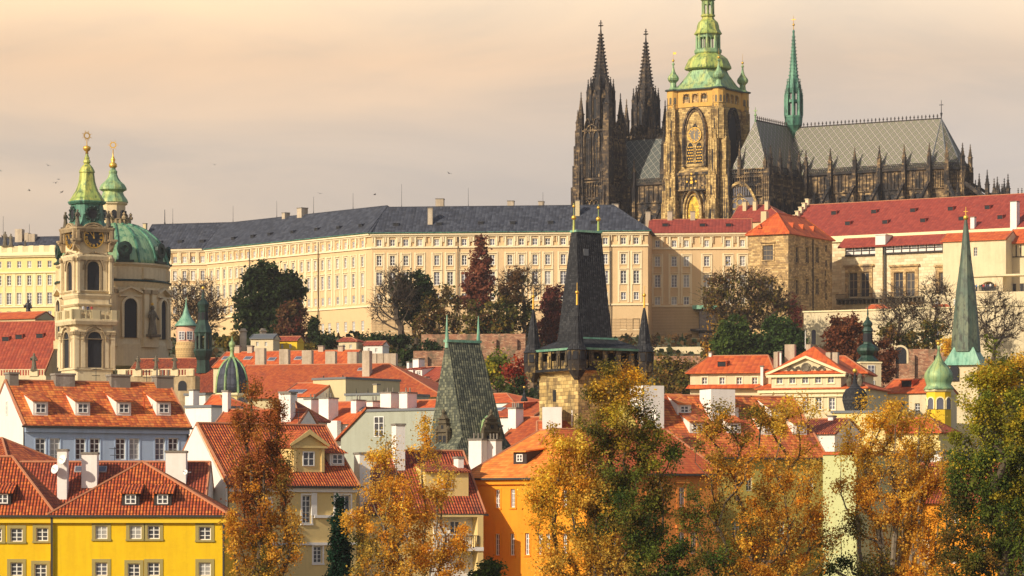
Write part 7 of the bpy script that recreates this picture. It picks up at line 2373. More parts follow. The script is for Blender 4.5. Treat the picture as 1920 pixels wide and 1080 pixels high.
    for px in (1400, 1592, 1612): 
        x, _, z_ = fr.pt(px, 700, -.2)
        if px > 1424: m_ = MB(); m_.lathe([(.3, zp + .3), (.5, zp + 1.0), (.3, zp + 1.5), (.4, zp + 1.8), (.02, zp + 2.2)], 8, x, 0); m_.build('stone_urn', 'statue', r)
    mb = MB(); zz = fr.z(744); mb.box(-.2, H.W + .2, -.3, -.003, zz - .1, zz + .1); mb.box(-.2, H.W + .2, -.4, -.003, H.h - .5, H.h - .01); mb.build('cornice', 'pal_y_trim', r)
    H2 = House('palace_side_wing', 'cream side wing with long hipped red roof left of the pediment', 'palace', (1294, 524), (1446, 521), 701, 11, (1330, 1440, 667), 'garden', 't_lud', 4, 'hh', .6,
               [(px, 714, 11, 13, g1) for px in (1321, 1354, 1386, 1415)] + [(px, 760, 12, 20, g2) for px in (1321, 1354, 1386, 1415)], panes=('p_mid', 'p_dark'), ridge_h=None)
    mb = MB(); zz = H2.fr.z(728); mb.loft([[(-.5, -1.0, zz - .1), (H2.W + .3, -1.0, zz - .1), (H2.W + .3, -.003, zz - .1), (-.5, -.003, zz - .1)], [(-.2, -.2, zz + .5), (H2.W, -.2, zz + .5), (H2.W, -.003, zz + .5), (-.2, -.003, zz + .5)]]); mb.build('tiled_string_course', 't_lud', H2.root)
    H2.hood(1353, 688, 1.4, .8); H2.chimney(1332, 662, 5, dm=.6); H2.chimney(1429, 688, 5, dm=.6, bot=697); H2.chimney(1462, 661, 7, dm=.6)
    H3 = House('palace_side_wing', 'hipped red roof wing right of the pediment beside the onion tower', 'palace', (1560, 526), (1622, 525), 701, 11, (1545, 1585, 668), 'garden', 't_lud', 4, 'hh', .5)
    H = House('long_orange_roofed_house', 'long low orange roof between the onion tower and the green onion dome', 'house', (1652, 545), (1745, 541), 739, 10, (1640, 1745, 711), 'garden', 't_lud', 6, 'gg', .4, [(1690, 765, 14, 24), (1720, 765, 10, 18)])
    H.hood(1700, 726, 1.8, 1.0)
    # low things behind the amber trees on the right
    H = House('small_gabled_house', 'small red roof with white gable among the amber branches', 'house', (1490, 400), (1565, 398), 815, 9, (1500, 1560, 786), 'white', 't_dark', 2, 'gg', .3)
    H.chimney(1560, 782, 10, dm=1)
    H = House('terrace_house', 'white house with yellow balustrade and bright red roof behind the golden leaves', 'house', (1612, 380), (1765, 376), 852, 9, None, 'white', 'lead', 2, front=[(1640, 838, 22, 20, dict(rows=1, cols=1)), (1695, 838, 22, 20, dict(rows=1, cols=1))])
    mb = MB(); mb.T = Matrix.Translation((0, -.3, 0)); balustrade(mb, 0, H.W, 0, H.h + .3, 1.0, 34); mb.build('balustrade', 'pal_y', H.root)
    H = House('scarlet_roofed_house', 'scarlet tiled roof block glimpsed between the golden trees', 'house', (1668, 392), (1760, 390), 813, 8, (1690, 1745, 783), 'pal_y', 't_lud', 2, 'hh', .4)
    House('yellow_house', 'yellow house under the small black dome', 'house', (1560, 425), (1660, 423), 775, 9, None, 'pal_y', 'lead', 2)
    H = House('ochre_house', 'ochre house with pedimented windows and dark red roof behind the right hand trees', 'house', (1690, 345), (1870, 342), 945, 12, (1700, 1860, 868), 'orange', 't_dark', 0, 'gg', .4,
              [(1731, 1040, 16, 34, dict(surr=(.2, .1, .08, .25))), (1790, 1040, 16, 34), (1845, 1040, 16, 34), (1790, 975, 16, 28)])
    H = House('dark_red_roofed_house', 'dark red roofed house seen through the golden tree right of the lime green wall', 'house', (1606, 352), (1700, 350), 905, 11, (1606, 1700, 852), 'greygreen', 't_dark', 0, 'gg', .4, [(1640, 940, 14, 30), (1670, 940, 14, 30), (1640, 1010, 14, 30)])
    H = House('lime_green_house', 'tall pale lime green house side lit by the sun between two amber trees', 'house', (1543, 340), (1606, 338), 853, 12, None, 'pale', 't_mid', 0)
town()

# ---------------------------------------------------------------- front row of houses
def front():
    Y = dict(rows=3, t=.08, rec=.12, surr=(.28, .05, .07, 0), smat='surr')
    def yw(lst): return [(px, py, 22, 26, Y) for px, py in lst]
    H = House('yellow_house', 'bright yellow river house with hipped pantile roof and two dark dormers', 'house', (98, 300), (422, 300), 968, 12, (267, 267, 865), 'yellow', 't_near', 0, 'hh', .35,
              yw([(190, 998), (254, 998), (288, 998), (384, 1000), (190, 1067), (251, 1069), (288, 1067), (384, 1067)]), gutter=True, yr=5.2, panes=('p_dark', 'p_mid', 'p_light', 'p_dark'))
    # cornice + pipe
    H.box('cornice', 'yellow_l', -.1, H.W + .1, -.3, -.003, H.h - .55, H.h - .09)
    H.box('downpipe', 'gutter', -.1, .08, -.32, -.15, 0, H.h - .1); H.box('downpipe', 'gutter', H.W - .2, H.W - .05, -.2, -.04, 0, H.h - .1)
    for px in (245, 305): H.dormer(px, 948, 1.45, 1.05, 'shed', 'timber', wm=(.95, .85), run=2.0, over=.22)
    H = House('yellow_house', 'bright yellow river house with wide pantile roof and only one dormer', 'house', (-110, 300.6), (97.5, 300.6), 968, 12, (-80, 23, 856), 'yellow', 't_near', 0, 'hh', .35,
              yw([(31, 1003), (79, 1002), (-8, 1003), (31, 1067), (76, 1070)]), gutter=True, yr=5.5)
    H.box('cornice', 'yellow_l', -.1, H.W, -.3, -.003, H.h - .55, H.h - .09)
    H.dormer(5, 947, 1.35, 1.05, 'shed', 'timber', wm=(.9, .85), run=2.0, over=.22)
    H = House('red_roofed_house', 'dark pantile roof with white chimneys, skylights and satellite dishes behind the yellow house', 'house', (28, 312), (383, 312), 945, 9, (20, 375, 866), 'white', 't_dark', 0, 'gg', .2)
    for px, py in ((148, 881), (192, 881)): H.skylight(px, py, .75, .8)
    x, yd, zt = H.chimney(169, 852, 29, dm=1.5, bot=903)
    H.chimney(331, 849, 38, dm=1.6, bot=900); H.aerial(215, 838)
    x, yd, zt = H.chimney(118, 846, 18, dm=1.4, bot=925)
    # satellite dishes
    for k, (px, py, rr) in enumerate(((104, 880, 9), (118, 862, 9), (349, 886, 5))):
        xx, _, z_ = H.fr.pt(px, py, yd - 1.2)
        mb = MB(); mb.T = Matrix.Translation((xx, yd - 1.1, z_)) @ Matrix.Rotation(R(-35), 4, 'Z') @ Matrix.Rotation(R(75), 4, 'X')
        q = H.fr.m(rr); mb.lathe([(q, .12), (q * .7, .05), (.02, 0), (.02, -.05), (q * .7, 0), (q, .07)], 16)
        mb.tube((0, 0, 0), (0, 0, .5), .03, .03, 5); mb.tube((0, 0, -.02), (0, .2, -.6), .04, .04, 5)
        mb.T = None; mb.build('satellite_dish', 'frame', H.roof)
    # house far left edge roof
    House('red_roofed_house', 'steep red roof sliver between the dormered yellow house and the blue house', 'house', (-60, 318), (15, 316), 870, 8, (-60, 4, 822), 'white', 't_near', 0, 'gh', .3)
    # blue house
    B_ = dict(cols=2, rows=4, t=.10, rec=.12, surr=(.10, .04, .05, 0), smat='blue')
    wl = []
    for a_, b_ in ((76, 103), (151, 178), (226, 252), (300, 325)): wl += [(a_, 842, 20, 41, B_), (b_, 842, 20, 41, B_)]
    wl += [(px, 915, 20, 41, B_) for px in (76, 103, 151, 178, 226, 252, 300, 325)]
    H = House('blue_house', 'pale blue house with four white cheeked dormers on a weathered orange roof', 'house', (47, 335), (353, 342), 800, 11, (12, 308, 716), 'blue', 't_blue', 0, 'gg', .4, wl, gutter=True, panes=('p_dark', 'p_mid', 'p_light', 'p_dark'))
    H.box('cornice', 'blue', -.05, H.W + .05, -.28, -.003, H.h - .5, H.h - .1)
    MB().loft([[(-.19, 0, 0), (-.19, 11, 0), (-.19, 11, H.h), (-.19, 5.5, H.zr - .3), (-.19, 0, H.h)], [(-.16, 0, 0), (-.16, 11, 0), (-.16, 11, H.h), (-.16, 5.5, H.zr - .3), (-.16, 0, H.h)]]).build('side_wall', 'white', H.root)
    x, y, z_ = H.fr.side(13, 765, -.2); window(H.root, -.2, y, z_, .5, 1.3, -math.pi/2, rec=-.06)
    for px in (76, 155, 232, 307): H.dormer(px, 779, 1.45, 1.35, 'shed', 'white', wm=(1.0, .95), run=3.0, over=.2)
    for px, t, w in ((22, 702, 18), (118, 704, 38), (222, 706, 38), (305, 708, 34)): H.chimney(px, t, w, dm=1.4, mat='conc', yd=5.5, cap=True, pots=3 if px > 290 else 0)
    H.box('downpipe', 'gutter', H.W - .15, H.W, -.2, -.05, 0, H.h)
    H.aerial(180, 690); H.aerial(275, 694)
    mb = MB(); xx, yy, zz = H.on(270, 767); mb.tube((xx, yy, zz - .3), (xx, yy, zz + 1.0), .1, .1, 6); mb.build('vent_pipe', 't_lud', H.roof)
    # cream house with white gable
    C1 = dict(cols=2, rows=5, t=.09, rec=.15, surr=(.16, .05, .05, 0), smat='chim')
    H = House('cream_house', 'cream house with big bare white gable, pedimented dormer and steep red pantile roof', 'house', (430, 318), (668, 325), 912, 11.5, (387, 648, 796), 'cream', 't_near', 0, 'gg', .4,
              [(575, 955, 20, 52, C1), (648, 945, 22, 34, dict(C1, rows=1)), (596, 1040, 20, 32, dict(C1, rows=4)), (500, 955, 20, 40, C1), (500, 1040, 20, 32, C1)], gutter=True)
    MB().loft([[(xx, 0, 0), (xx, 11.5, 0), (xx, 11.5, H.h - .2), (xx, 5.75, H.zr - .25), (xx, 0, H.h - .2)] for xx in (-.33, -.175)]).build('white_gable', 'white', H.root)
    H.dormer(578, 885, 3.4, 2.35, 'pediment', 'cream', roofm='t_near', wm=(1.2, 1.3))
    H.dormer(632, 873, 1.5, 1.15, 'hipped', 'chim', wm=(1.15, .95))
    H.box('cornice', 'chim', -.05, H.W + .05, -.25, -.003, H.h - .45, H.h - .1)
    H.aerial(560, 770); H.aerial(470, 765)
    z1 = H.fr.z(968); H.box('string_course', 'chim', H.fr.pt(588, 960)[0], H.W, -.2, -.003, z1 - .12, z1 + .12)
    z1 = H.fr.z(1020); H.box('string_course', 'chim', 0, H.W, -.2, -.003, z1 - .12, z1 + .12)
    for px in (588, 630): 
        xx = H.fr.pt(px, 940)[0]; H.box('pilaster', 'chim', xx - .28, xx + .28, -.14, -.003, H.fr.z(966), H.h - .5)
    # right portion with loggia
    H = House('loggia_house', 'cream house with dark pantile roof, balcony loggia and tall white chimney behind the golden tree', 'house', (690, 327), (905, 331), 965, 11, (735, 850, 845), 'cream', 't_dark', 0, 'hg', .35,
              [(720, 1000, 18, 34), (760, 1000, 18, 34), (720, 1055, 18, 34)], gutter=True)
    H.chimney(747, 798, 18, dm=1.2, bot=870, cap=True); H.chimney(679, 852, 21, dm=1.6, bot=905, cap=True); H.chimney(860, 860, 11, dm=1.2, bot=895)
    fr = H.fr; x0, x1 = fr.pt(812, 1000)[0], fr.pt(884, 1000)[0]; zt, zb = H.h - .2, fr.z(1026)
    H.box('loggia_recess', 'white', x0, x1, -.25, -.01, zb, zt)
    H.box('loggia_pillar', 'cream', x1, x1 + .55, -1.6, -.005, 0, zt); H.box('loggia_floor', 'chim', x0 - .6, x1 + .55, -1.7, -.26, zb - .35, zb)
    H.box('ground_wall', 'white', x0 - .3, x1, -.4, -.02, 0, zb - .4)
    H.box('loggia_beam', 'cream', x0 - .6, x1 + .55, -1.6, -.26, zt, zt + .18)
    window(H.root, fr.pt(850, 988)[0], -.25, fr.z(990), 1.0, 1.3, 0, rec=-.09, cols=2, rows=2, name='balcony_door')
    mb = MB()
    for i in range(26): xx = x0 - .5 + (x1 - x0 + .6) * i / 25; mb.box(xx - .025, xx + .025, -1.66, -1.61, zb, zb + 1.0)
    mb.box(x0 - .5, x1 + .1, -1.68, -1.6, zb + 1.0, zb + 1.06); mb.build('railing', 'iron', H.root)
    H.dormer(838, 930, 4.2, 2.2, 'shed', 'cream', wm=(1.0, 1.1))
    # orange house
    O = dict(rows=4, t=.09, rec=.12, surr=(.14, .05, .05, 0), smat='orange')
    H = House('orange_house', 'bright orange house with big plain orange hipped roof', 'house', (873, 336), (1100, 328), 899, 15, (1012, 1090, 806), 'orange', 't_orange', 0, 'hh', .45,
              [(933.5, 935, 10, 34, O), (962, 934, 10, 34, O), (933, 1021, 10, 40, O), (961, 1021, 10, 40, O), (989, 1020, 10, 40, O), (1014, 1020, 10, 40, O), (1028, 1020, 10, 40, O), (1060, 1020, 10, 40, O), (1060, 935, 10, 34, O)], gutter=True, yr=9)
    zc = H.fr.z(910); H.box('cornice', 'orange', -.15, H.W, -.28, -.003, H.h - .5, H.h - .1)
    H.dormer(975, 870, 1.5, 1.1, 'shed', 'timber', wm=(.7, .7))
    OD = dict(rows=4, t=.09, rec=.15, surr=(.22, .10, .08, .3), smat='orange_d')
    H = House('deep_orange_house', 'deep orange house wall with heavy window hoods behind the tall half green tree', 'house', (1101, 330), (1345, 336), 889, 14, (1060, 1250, 806), 'orange_d', 't_mid', 0, 'gh', .45,
              [(1278, 932, 13, 36, OD), (1278, 1018, 13, 40, OD), (1300, 1018, 13, 40, OD), (1220, 1018, 13, 40, OD), (1220, 932, 13, 36, OD), (1150, 932, 13, 36, OD), (1150, 1018, 13, 40, OD)], gutter=True)
    H.box('string_course', 'orange_d', 0, H.W, -.2, -.003, H.fr.z(962), H.fr.z(958))
front()
# ---------------------------------------------------------------- trees
def trees():
    GF = 'autumn trees along the river bank'
    # rust poplar
    tree('poplar', 'tall narrow rust red poplar in front of the white gable', (492, 1270, 275),
         [(472, 755, 15, 45, RUST), (448, 790, 14, 40, RUST), (515, 790, 18, 52, RUST), (490, 840, 40, 70, RUST), (450, 850, 16, 80, RUST), (535, 880, 16, 75, OLIV + RUST), (490, 940, 50, 70, RUST + ORG), (495, 1040, 56, 70, ORG + OLIV), (552, 1000, 16, 55, ORG), (442, 1000, 12, 80, ORG)],
         RUST, .12, 90, .9, bark='bark', trunk_r=.45, up=5.0, group=GF, stems=5, trunk_top=.35, cl=.95)
    tree('golden_tree', 'slim golden ash with two pointed tops in front of the loggia house', (745, 1280, 270),
         [(722, 830, 22, 45, YEL), (715, 890, 45, 45, GOLD), (800, 800, 14, 30, YEL), (795, 850, 30, 35, GOLD), (700, 960, 38, 60, GOLD), (770, 930, 60, 50, ORG), (830, 910, 30, 40, GOLD), (780, 1010, 80, 60, ORG), (700, 1040, 50, 45, OLIV + GOLD), (830, 1050, 50, 40, ORG), (760, 1085, 100, 40, ORG), (860, 1010, 22, 30, ORG), (660, 985, 14, 22, GOLD)],
         GOLD, .12, 100, .6, bark='bark_p', trunk_r=.45, up=3.5, group=GF, stems=5, trunk_top=.25, cl=.95, noleaf=.12)
    tree('half_green_tree', 'great plane tree, half golden yellow and half still dark green', (1120, 1320, 265),
         [(1150, 705, 38, 45, YEL + OLIV), (1190, 720, 30, 35, YEL + OLIV), (1140, 745, 42, 32, YEL + OLIV), (1145, 800, 68, 48, OLIV + YG), (1205, 790, 40, 45, G_BR + OLIV), (1060, 850, 50, 55, YEL), (1040, 920, 55, 55, YEL), (1020, 960, 28, 45, YEL), (1090, 900, 50, 60, GOLD), (1160, 880, 60, 60, G_BR + OLIV), (1220, 850, 44, 50, OLIV + YG), (1180, 960, 75, 70, G_MD + G_BR + OLIV), (1245, 925, 26, 40, G_MD + OLIV), (1120, 980, 55, 55, OLIV + GOLD), (1060, 1040, 60, 60, GOLD), (1150, 1060, 70, 45, ORG + GOLD), (1230, 1040, 60, 55, G_MD + G_BR), (1275, 1050, 30, 40, G_MD), (1260, 850, 22, 30, G_BR)],
         YEL, .125, 115, .75, bark='bark', trunk_r=.55, up=1.8, group=GF, stems=3, trunk_top=.4, cl=1.05)
    tree('amber_tree', 'wide open amber ash with bare upper branches before the olive wall', (1410, 1300, 262),
         [(1330, 790, 34, 35, OLIV + GOLD), (1400, 790, 60, 45, GOLD + OLIV), (1490, 780, 60, 45, YEL + GOLD), (1340, 860, 45, 50, ORG + OLIV), (1430, 880, 70, 50, ORG), (1510, 870, 40, 50, GOLD), (1310, 960, 40, 60, OLIV + G_BR), (1390, 970, 70, 60, ORG + OLIV), (1480, 970, 75, 60, ORG), (1530, 950, 22, 40, ORG), (1340, 1060, 60, 45, G_MD + OLIV), (1430, 1060, 80, 45, ORG), (1510, 1050, 45, 50, ORG), (1560, 1010, 25, 30, OLIV)],
         ORG, .12, 100, .64, bark='bark', trunk_r=.5, up=2.2, group=GF, stems=4, trunk_top=.3, cl=1.0, noleaf=.08)
    tree('golden_tree', 'broad golden ash with pale straight stems beside the lime green wall', (1655, 1300, 266),
         [(1640, 780, 50, 40, YEL), (1700, 790, 60, 45, YEL + GOLD), (1610, 830, 35, 50, YEL), (1670, 850, 75, 55, GOLD), (1750, 850, 40, 60, GOLD + YEL), (1600, 910, 35, 55, GOLD + ORG), (1680, 930, 80, 60, GOLD + ORG), (1760, 930, 40, 55, ORG), (1590, 990, 28, 30, OLIV), (1690, 1010, 70, 60, ORG), (1760, 1010, 40, 45, ORG + GOLD), (1620, 1060, 60, 35, OLIV + G_MD), (1720, 1080, 70, 30, ORG), (1560, 1050, 30, 30, G_MD)],
         GOLD, .12, 100, .6, bark='bark_p', trunk_r=.6, up=2.8, group=GF, stems=6, trunk_top=.35, cl=.95, noleaf=.12)
    tree('green_gold_tree', 'massive dark green tree with yellow tipped crown beside the thin spire', (1880, 1340, 258),
         [(1868, 690, 34, 50, YG + YEL), (1910, 700, 35, 50, YG + YEL), (1840, 750, 40, 45, YG), (1890, 780, 60, 60, YG), (1830, 830, 45, 60, G_BR + YG), (1900, 860, 60, 65, G_BR + YG), (1840, 920, 55, 65, G_MD + G_BR), (1900, 950, 60, 65, G_MD + YG), (1810, 870, 28, 50, G_BR), (1790, 980, 35, 60, G_DK + OLIV), (1850, 1010, 60, 60, G_MD + OLIV), (1910, 1040, 50, 55, G_BR), (1800, 1060, 50, 40, G_MD + OLIV), (1940, 800, 40, 90, G_BR), (1950, 950, 40, 100, G_MD)],
         YG, .13, 115, .95, bark='bark', trunk_r=.6, up=1.5, group=GF, stems=3, trunk_top=.4, cl=1.0)
    tree('cypress', 'slender dark green columnar cypress before the cream house', (637, 1200, 285),
         [(637, 955, 6, 22), (636, 990, 13, 30), (637, 1040, 17, 40), (638, 1085, 18, 40), (638, 1140, 18, 40)], [(.010, .045, .022), (.016, .06, .03), (.008, .03, .015)], .14, 60, 3.0, trunk_r=.2, cl=.6, group=None, up=4)
    tree('round_shrub', 'round bright green treetop at the bottom edge under the orange house', (918, 1220, 275),
         [(918, 1085, 34, 32), (905, 1110, 40, 40)], G_MD, .15, 50, 1.6, trunk_r=.15, cl=.7)
    # hillside
    GH = 'trees on the castle hillside'
    tree('evergreen_oak', 'tall dark evergreen with three rounded heads against the cream palace', (500, 650, 815),
         [(492, 520, 32, 32), (535, 520, 16, 18), (553, 538, 20, 34), (480, 560, 38, 40), (525, 575, 40, 48), (470, 605, 32, 30), (510, 615, 42, 24)], G_DK, .55, 34, 1.5, trunk_r=.7, group=GH, cl=2.0)
    tree('brown_tree', 'small brown leaved tree tucked beneath the dark evergreen', (548, 650, 805), [(550, 595, 26, 30), (548, 620, 30, 22)], BRN + DRED, .5, 24, 1.2, trunk_r=.4, group=GH, cl=1.8)
    tree('cypress', 'small dark pointed cypress at the foot of the cream palace', (589, 648, 795), [(589, 606, 5, 8), (589, 622, 8, 16)], G_DK, .4, 50, 2.5, trunk_r=.2, group=None, cl=1.2)
    BT = dict(per=5, leaf=.38, up=.8, twig=.045, twigs=4)
    tree('bare_tree', 'thin brown bare tree between the dome and the palace', (368, 650, 780), [(345, 560, 28, 35), (385, 560, 32, 38), (365, 600, 45, 30), (410, 585, 16, 20)], BRN, trunk_r=.45, group=GH, dens=2.2, cl=1.8, noleaf=.4, **BT)
    tree('bare_tree', 'leafless dark tree forking widely left of the dark green crown', (753, 640, 790), [(718, 580, 26, 26), (735, 540, 28, 28), (745, 515, 22, 16), (760, 560, 20, 30)], BRN, trunk_r=.7, group=GH, dens=2.0, cl=1.8, noleaf=.8, **BT)
    tree('dark_tree', 'rounded dark green crown right of the forking bare tree', (780, 650, 795), [(778, 535, 32, 26), (745, 545, 22, 20), (790, 560, 30, 24), (770, 580, 24, 20)], G_DK, .55, 30, 1.3, trunk_r=.5, group=GH, cl=2.0)
    tree('brown_tree', 'dusky brown thinning tree in the middle of the palace front', (820, 650, 785), [(810, 590, 32, 34), (840, 575, 24, 40), (795, 620, 25, 25), (850, 620, 22, 30)], BRN + OLIV, .45, 18, 1.2, trunk_r=.5, group=GH, cl=1.9, noleaf=.15)
    tree('larch', 'tall pointed russet conifer rising above the other hillside trees', (900, 650, 800), [(901, 458, 8, 14), (901, 485, 16, 20), (900, 510, 22, 18), (898, 535, 28, 20), (892, 560, 26, 20)], [(.26, .085, .05), (.34, .12, .06), (.2, .06, .04)], .5, 30, 1.5, trunk_r=.4, group=GH, cl=1.7)
    tree('dark_tree', 'large dark olive tree with bare top right of the russet conifer', (945, 670, 780), [(895, 600, 28, 36, OLIV + BRN), (935, 590, 38, 40), (970, 590, 30, 36), (935, 630, 45, 26), (960, 545, 30, 22, BRN), (975, 515, 22, 14, BRN), (880, 640, 18, 20)], G_DK + OLIV, .5, 22, 1.2, trunk_r=.8, group=GH, cl=2.0, noleaf=.12)
    tree('bare_tree', 'twiggy crown reaching up behind the dark olive tree', (985, 640, 802), [(985, 520, 22, 18), (1000, 545, 16, 20), (960, 530, 25, 20)], BRN, trunk_r=.4, group=GH, dens=2.0, cl=1.7, noleaf=.7, **BT)
    tree('weeping_tree', 'dark crimson weeping tree just left of the black wedge roof', (1040, 665, 790), [(1040, 555, 20, 16), (1035, 585, 22, 30), (1030, 620, 20, 30), (1050, 610, 16, 40)], DRED, .5, 28, 1.6, trunk_r=.4, group=GH, cl=1.7)
    tree('yellow_green_tree', 'yellow green tree right of the squat green wedge tower', (930, 750, 600), [(930, 680, 26, 26), (945, 705, 20, 25), (915, 700, 14, 22)], YG + G_BR, .35, 26, 1.3, trunk_r=.3, group=GH, cl=1.4)
    tree('red_shrub', 'scarlet leaved shrub left of the bridge tower gallery', (968, 745, 590), [(965, 690, 22, 22), (978, 705, 14, 20)], RED, .35, 22, 1.2, trunk_r=.2, group=GH, cl=1.4)
    tree('ivy_tree', 'dark ivy clad tree below the scarlet shrub', (975, 790, 560), [(975, 735, 20, 28), (965, 755, 18, 25)], G_DK, .35, 24, 1.3, trunk_r=.25, group=GH, cl=1.4)
    tree('olive_tree', 'grand brown and olive tree with dark limbs before the stone palace', (1392, 680, 785), [(1340, 545, 26, 28), (1385, 525, 38, 24), (1430, 540, 38, 28), (1370, 570, 52, 30), (1440, 575, 38, 28), (1400, 600, 50, 22), (1470, 570, 18, 24), (1350, 620, 24, 24, BRN + ORG)], BRN + OLIV, .42, 14, 1.5, trunk_r=.9, group=GH, cl=2.0, noleaf=.25, twigs=3, twig=.045)
    tree('round_green_tree', 'rounded bright green tree, the left one of two, below the stone palace', (1380, 700, 745), [(1378, 615, 26, 22), (1370, 645, 36, 26), (1395, 650, 30, 26)], G_MD, .45, 34, 1.6, trunk_r=.5, group=GH, cl=1.7)
    tree('round_green_tree', 'rounded green tree, the right one of two, below the stone palace', (1462, 705, 745), [(1462, 615, 30, 20), (1445, 645, 30, 26), (1485, 645, 30, 28)], [(.07, .12, .03), (.09, .15, .035), (.05, .09, .02)], .45, 34, 1.6, trunk_r=.5, group=GH, cl=1.7)
    tree('crimson_creeper', 'dark crimson creeper hanging at the foot of the stone palace corner', (1492, 650, 812), [(1488, 575, 12, 22), (1492, 605, 14, 24)], DRED, .4, 22, 1.5, trunk_r=.2, group=None, cl=1.5)
    tree('chestnut_tree', 'dense chestnut brown tree left of the dark onion turret', (1590, 720, 700), [(1585, 615, 30, 26), (1570, 650, 28, 32), (1612, 640, 30, 36), (1595, 675, 45, 28), (1655, 680, 25, 45)], [(.22, .07, .03), (.32, .12, .04), (.15, .05, .025)], .4, 30, 1.4, trunk_r=.5, group=GH, cl=1.6)
    tree('olive_tree', 'sparse olive tree at the brick wall left of the pedimented palace', (1270, 780, 650), [(1245, 690, 26, 28), (1280, 700, 30, 30), (1265, 725, 45, 28), (1310, 690, 16, 25)], OLIV, .38, 18, 1.3, trunk_r=.35, group=GH, cl=1.5)
    for px, lab, lb in ((1685, 'leafless tree spreading before the hall walkway, first right of the onion turret', [(1665, 590, 24, 30), (1695, 590, 28, 34), (1680, 560, 22, 22), (1690, 625, 35, 24)]),
                        (1748, 'leafless tree spreading just left of the tall green spire', [(1735, 590, 26, 34), (1765, 560, 26, 28), (1750, 540, 22, 18), (1770, 605, 22, 30)]),
                        (1862, 'leafless tree spreading just right of the tall green spire', [(1840, 600, 20, 30), (1870, 570, 28, 30), (1900, 600, 26, 34), (1865, 630, 34, 24)])):
        tree('bare_tree', lab, (px, 700, 765), lb, BRN, trunk_r=.5, group=GH, dens=1.9, cl=1.8, noleaf=.65, **BT)
    tree('olive_tree', 'dark olive scrubby tree beneath the leafless ones left of the tall spire', (1735, 715, 750), [(1720, 640, 36, 26), (1750, 620, 24, 24), (1700, 660, 26, 22), (1660, 630, 22, 26, OLIV + BRN)], G_DK + OLIV, .42, 20, 1.3, trunk_r=.4, group=GH, cl=1.7, noleaf=.1)
    tree('yellow_shrub', 'vivid yellow little tree at the foot of the tall green spire', (1778, 690, 700), [(1778, 642, 9, 12), (1774, 655, 11, 10)], YEL, .35, 30, 1.6, trunk_r=.15, group=GH, cl=1.2)
    tree('rust_shrub', 'rust and brown bushes hanging under the balcony canopy', (1335, 700, 770), [(1330, 650, 14, 30), (1325, 685, 20, 18)], BRN + ORG, .4, 20, 1.3, trunk_r=.2, group=GH, cl=1.5)
    # hedges on the terraces below the palace
    hs = [(612, 640, 22, 12, G_DK, 'clipped dark hedge clump below the drainpipe'), (645, 650, 18, 14, BRN + OLIV, 'brownish bush beside the yellow loggia house'), (700, 634, 26, 9, G_DK, 'dark green hedge clump above the hipped cream pavilion'),
          (745, 640, 26, 12, G_DK, 'dark green hedge clump above the white arched house'), (770, 665, 24, 16, G_DK, 'dark conical bush at the left end of the brown brick terrace'), (730, 665, 14, 10, OLIV, 'olive bush right of the white arched house'),
          (665, 652, 16, 9, G_MD, 'green bush right of the hipped cream pavilion'), (575, 655, 20, 12, OLIV, 'olive bush below the little cypress'), (430, 640, 22, 12, OLIV, 'low olive bush left of the round white chimneys'), (812, 655, 20, 14, G_DK, 'dark bush on top of the brown brick terrace'),
          (860, 700, 34, 18, G_DK + OLIV, 'dark bush behind the squat green wedge roof'), (1225, 640, 10, 8, BRN, 'tiny brown bush below the parapet wall'), (1545, 665, 24, 18, BRN, 'brown bush under the arched niche'), (1830, 690, 30, 20, OLIV, 'olive bush right of the tall spire skirt'), (1900, 690, 30, 22, G_DK, 'dark bush under the retaining wall beyond the spire')]
    for px, py, rx, ry, pal, lab in hs:
        tree('bush', lab, (px, py + ry + 8, 745 if px < 1500 else 735), [(px, py, rx, ry)], pal, .45, 26, 1.5, trunk_r=.15, cl=1.5, cat='bush', group='bushes on the terraces')
    # rough ground cover
    n = 16000
    xs = rng.uniform(-85, 150, n); ys = rng.uniform(640, 835, n)
    zs = np.array([ground_z(x, y) for x, y in zip(xs, ys)]) + np.abs(rng.normal(0, .5, n))
    base = np.array([(.05, .06, .02), (.13, .08, .03), (.035, .05, .02), (.18, .10, .04)])[rng.integers(0, 4, n)]
    # patches: same colour for neighbours
    me = leaf_mesh('undergrowth', np.stack([xs, ys, zs], 1), 1.2, base * rng.uniform(.7, 1.2, (n, 1)))
    o = bpy.data.objects.new('undergrowth', me); COL.objects.link(o); tag(o, 'rough dark undergrowth covering the castle slope', 'undergrowth', None, 'stuff')
trees()

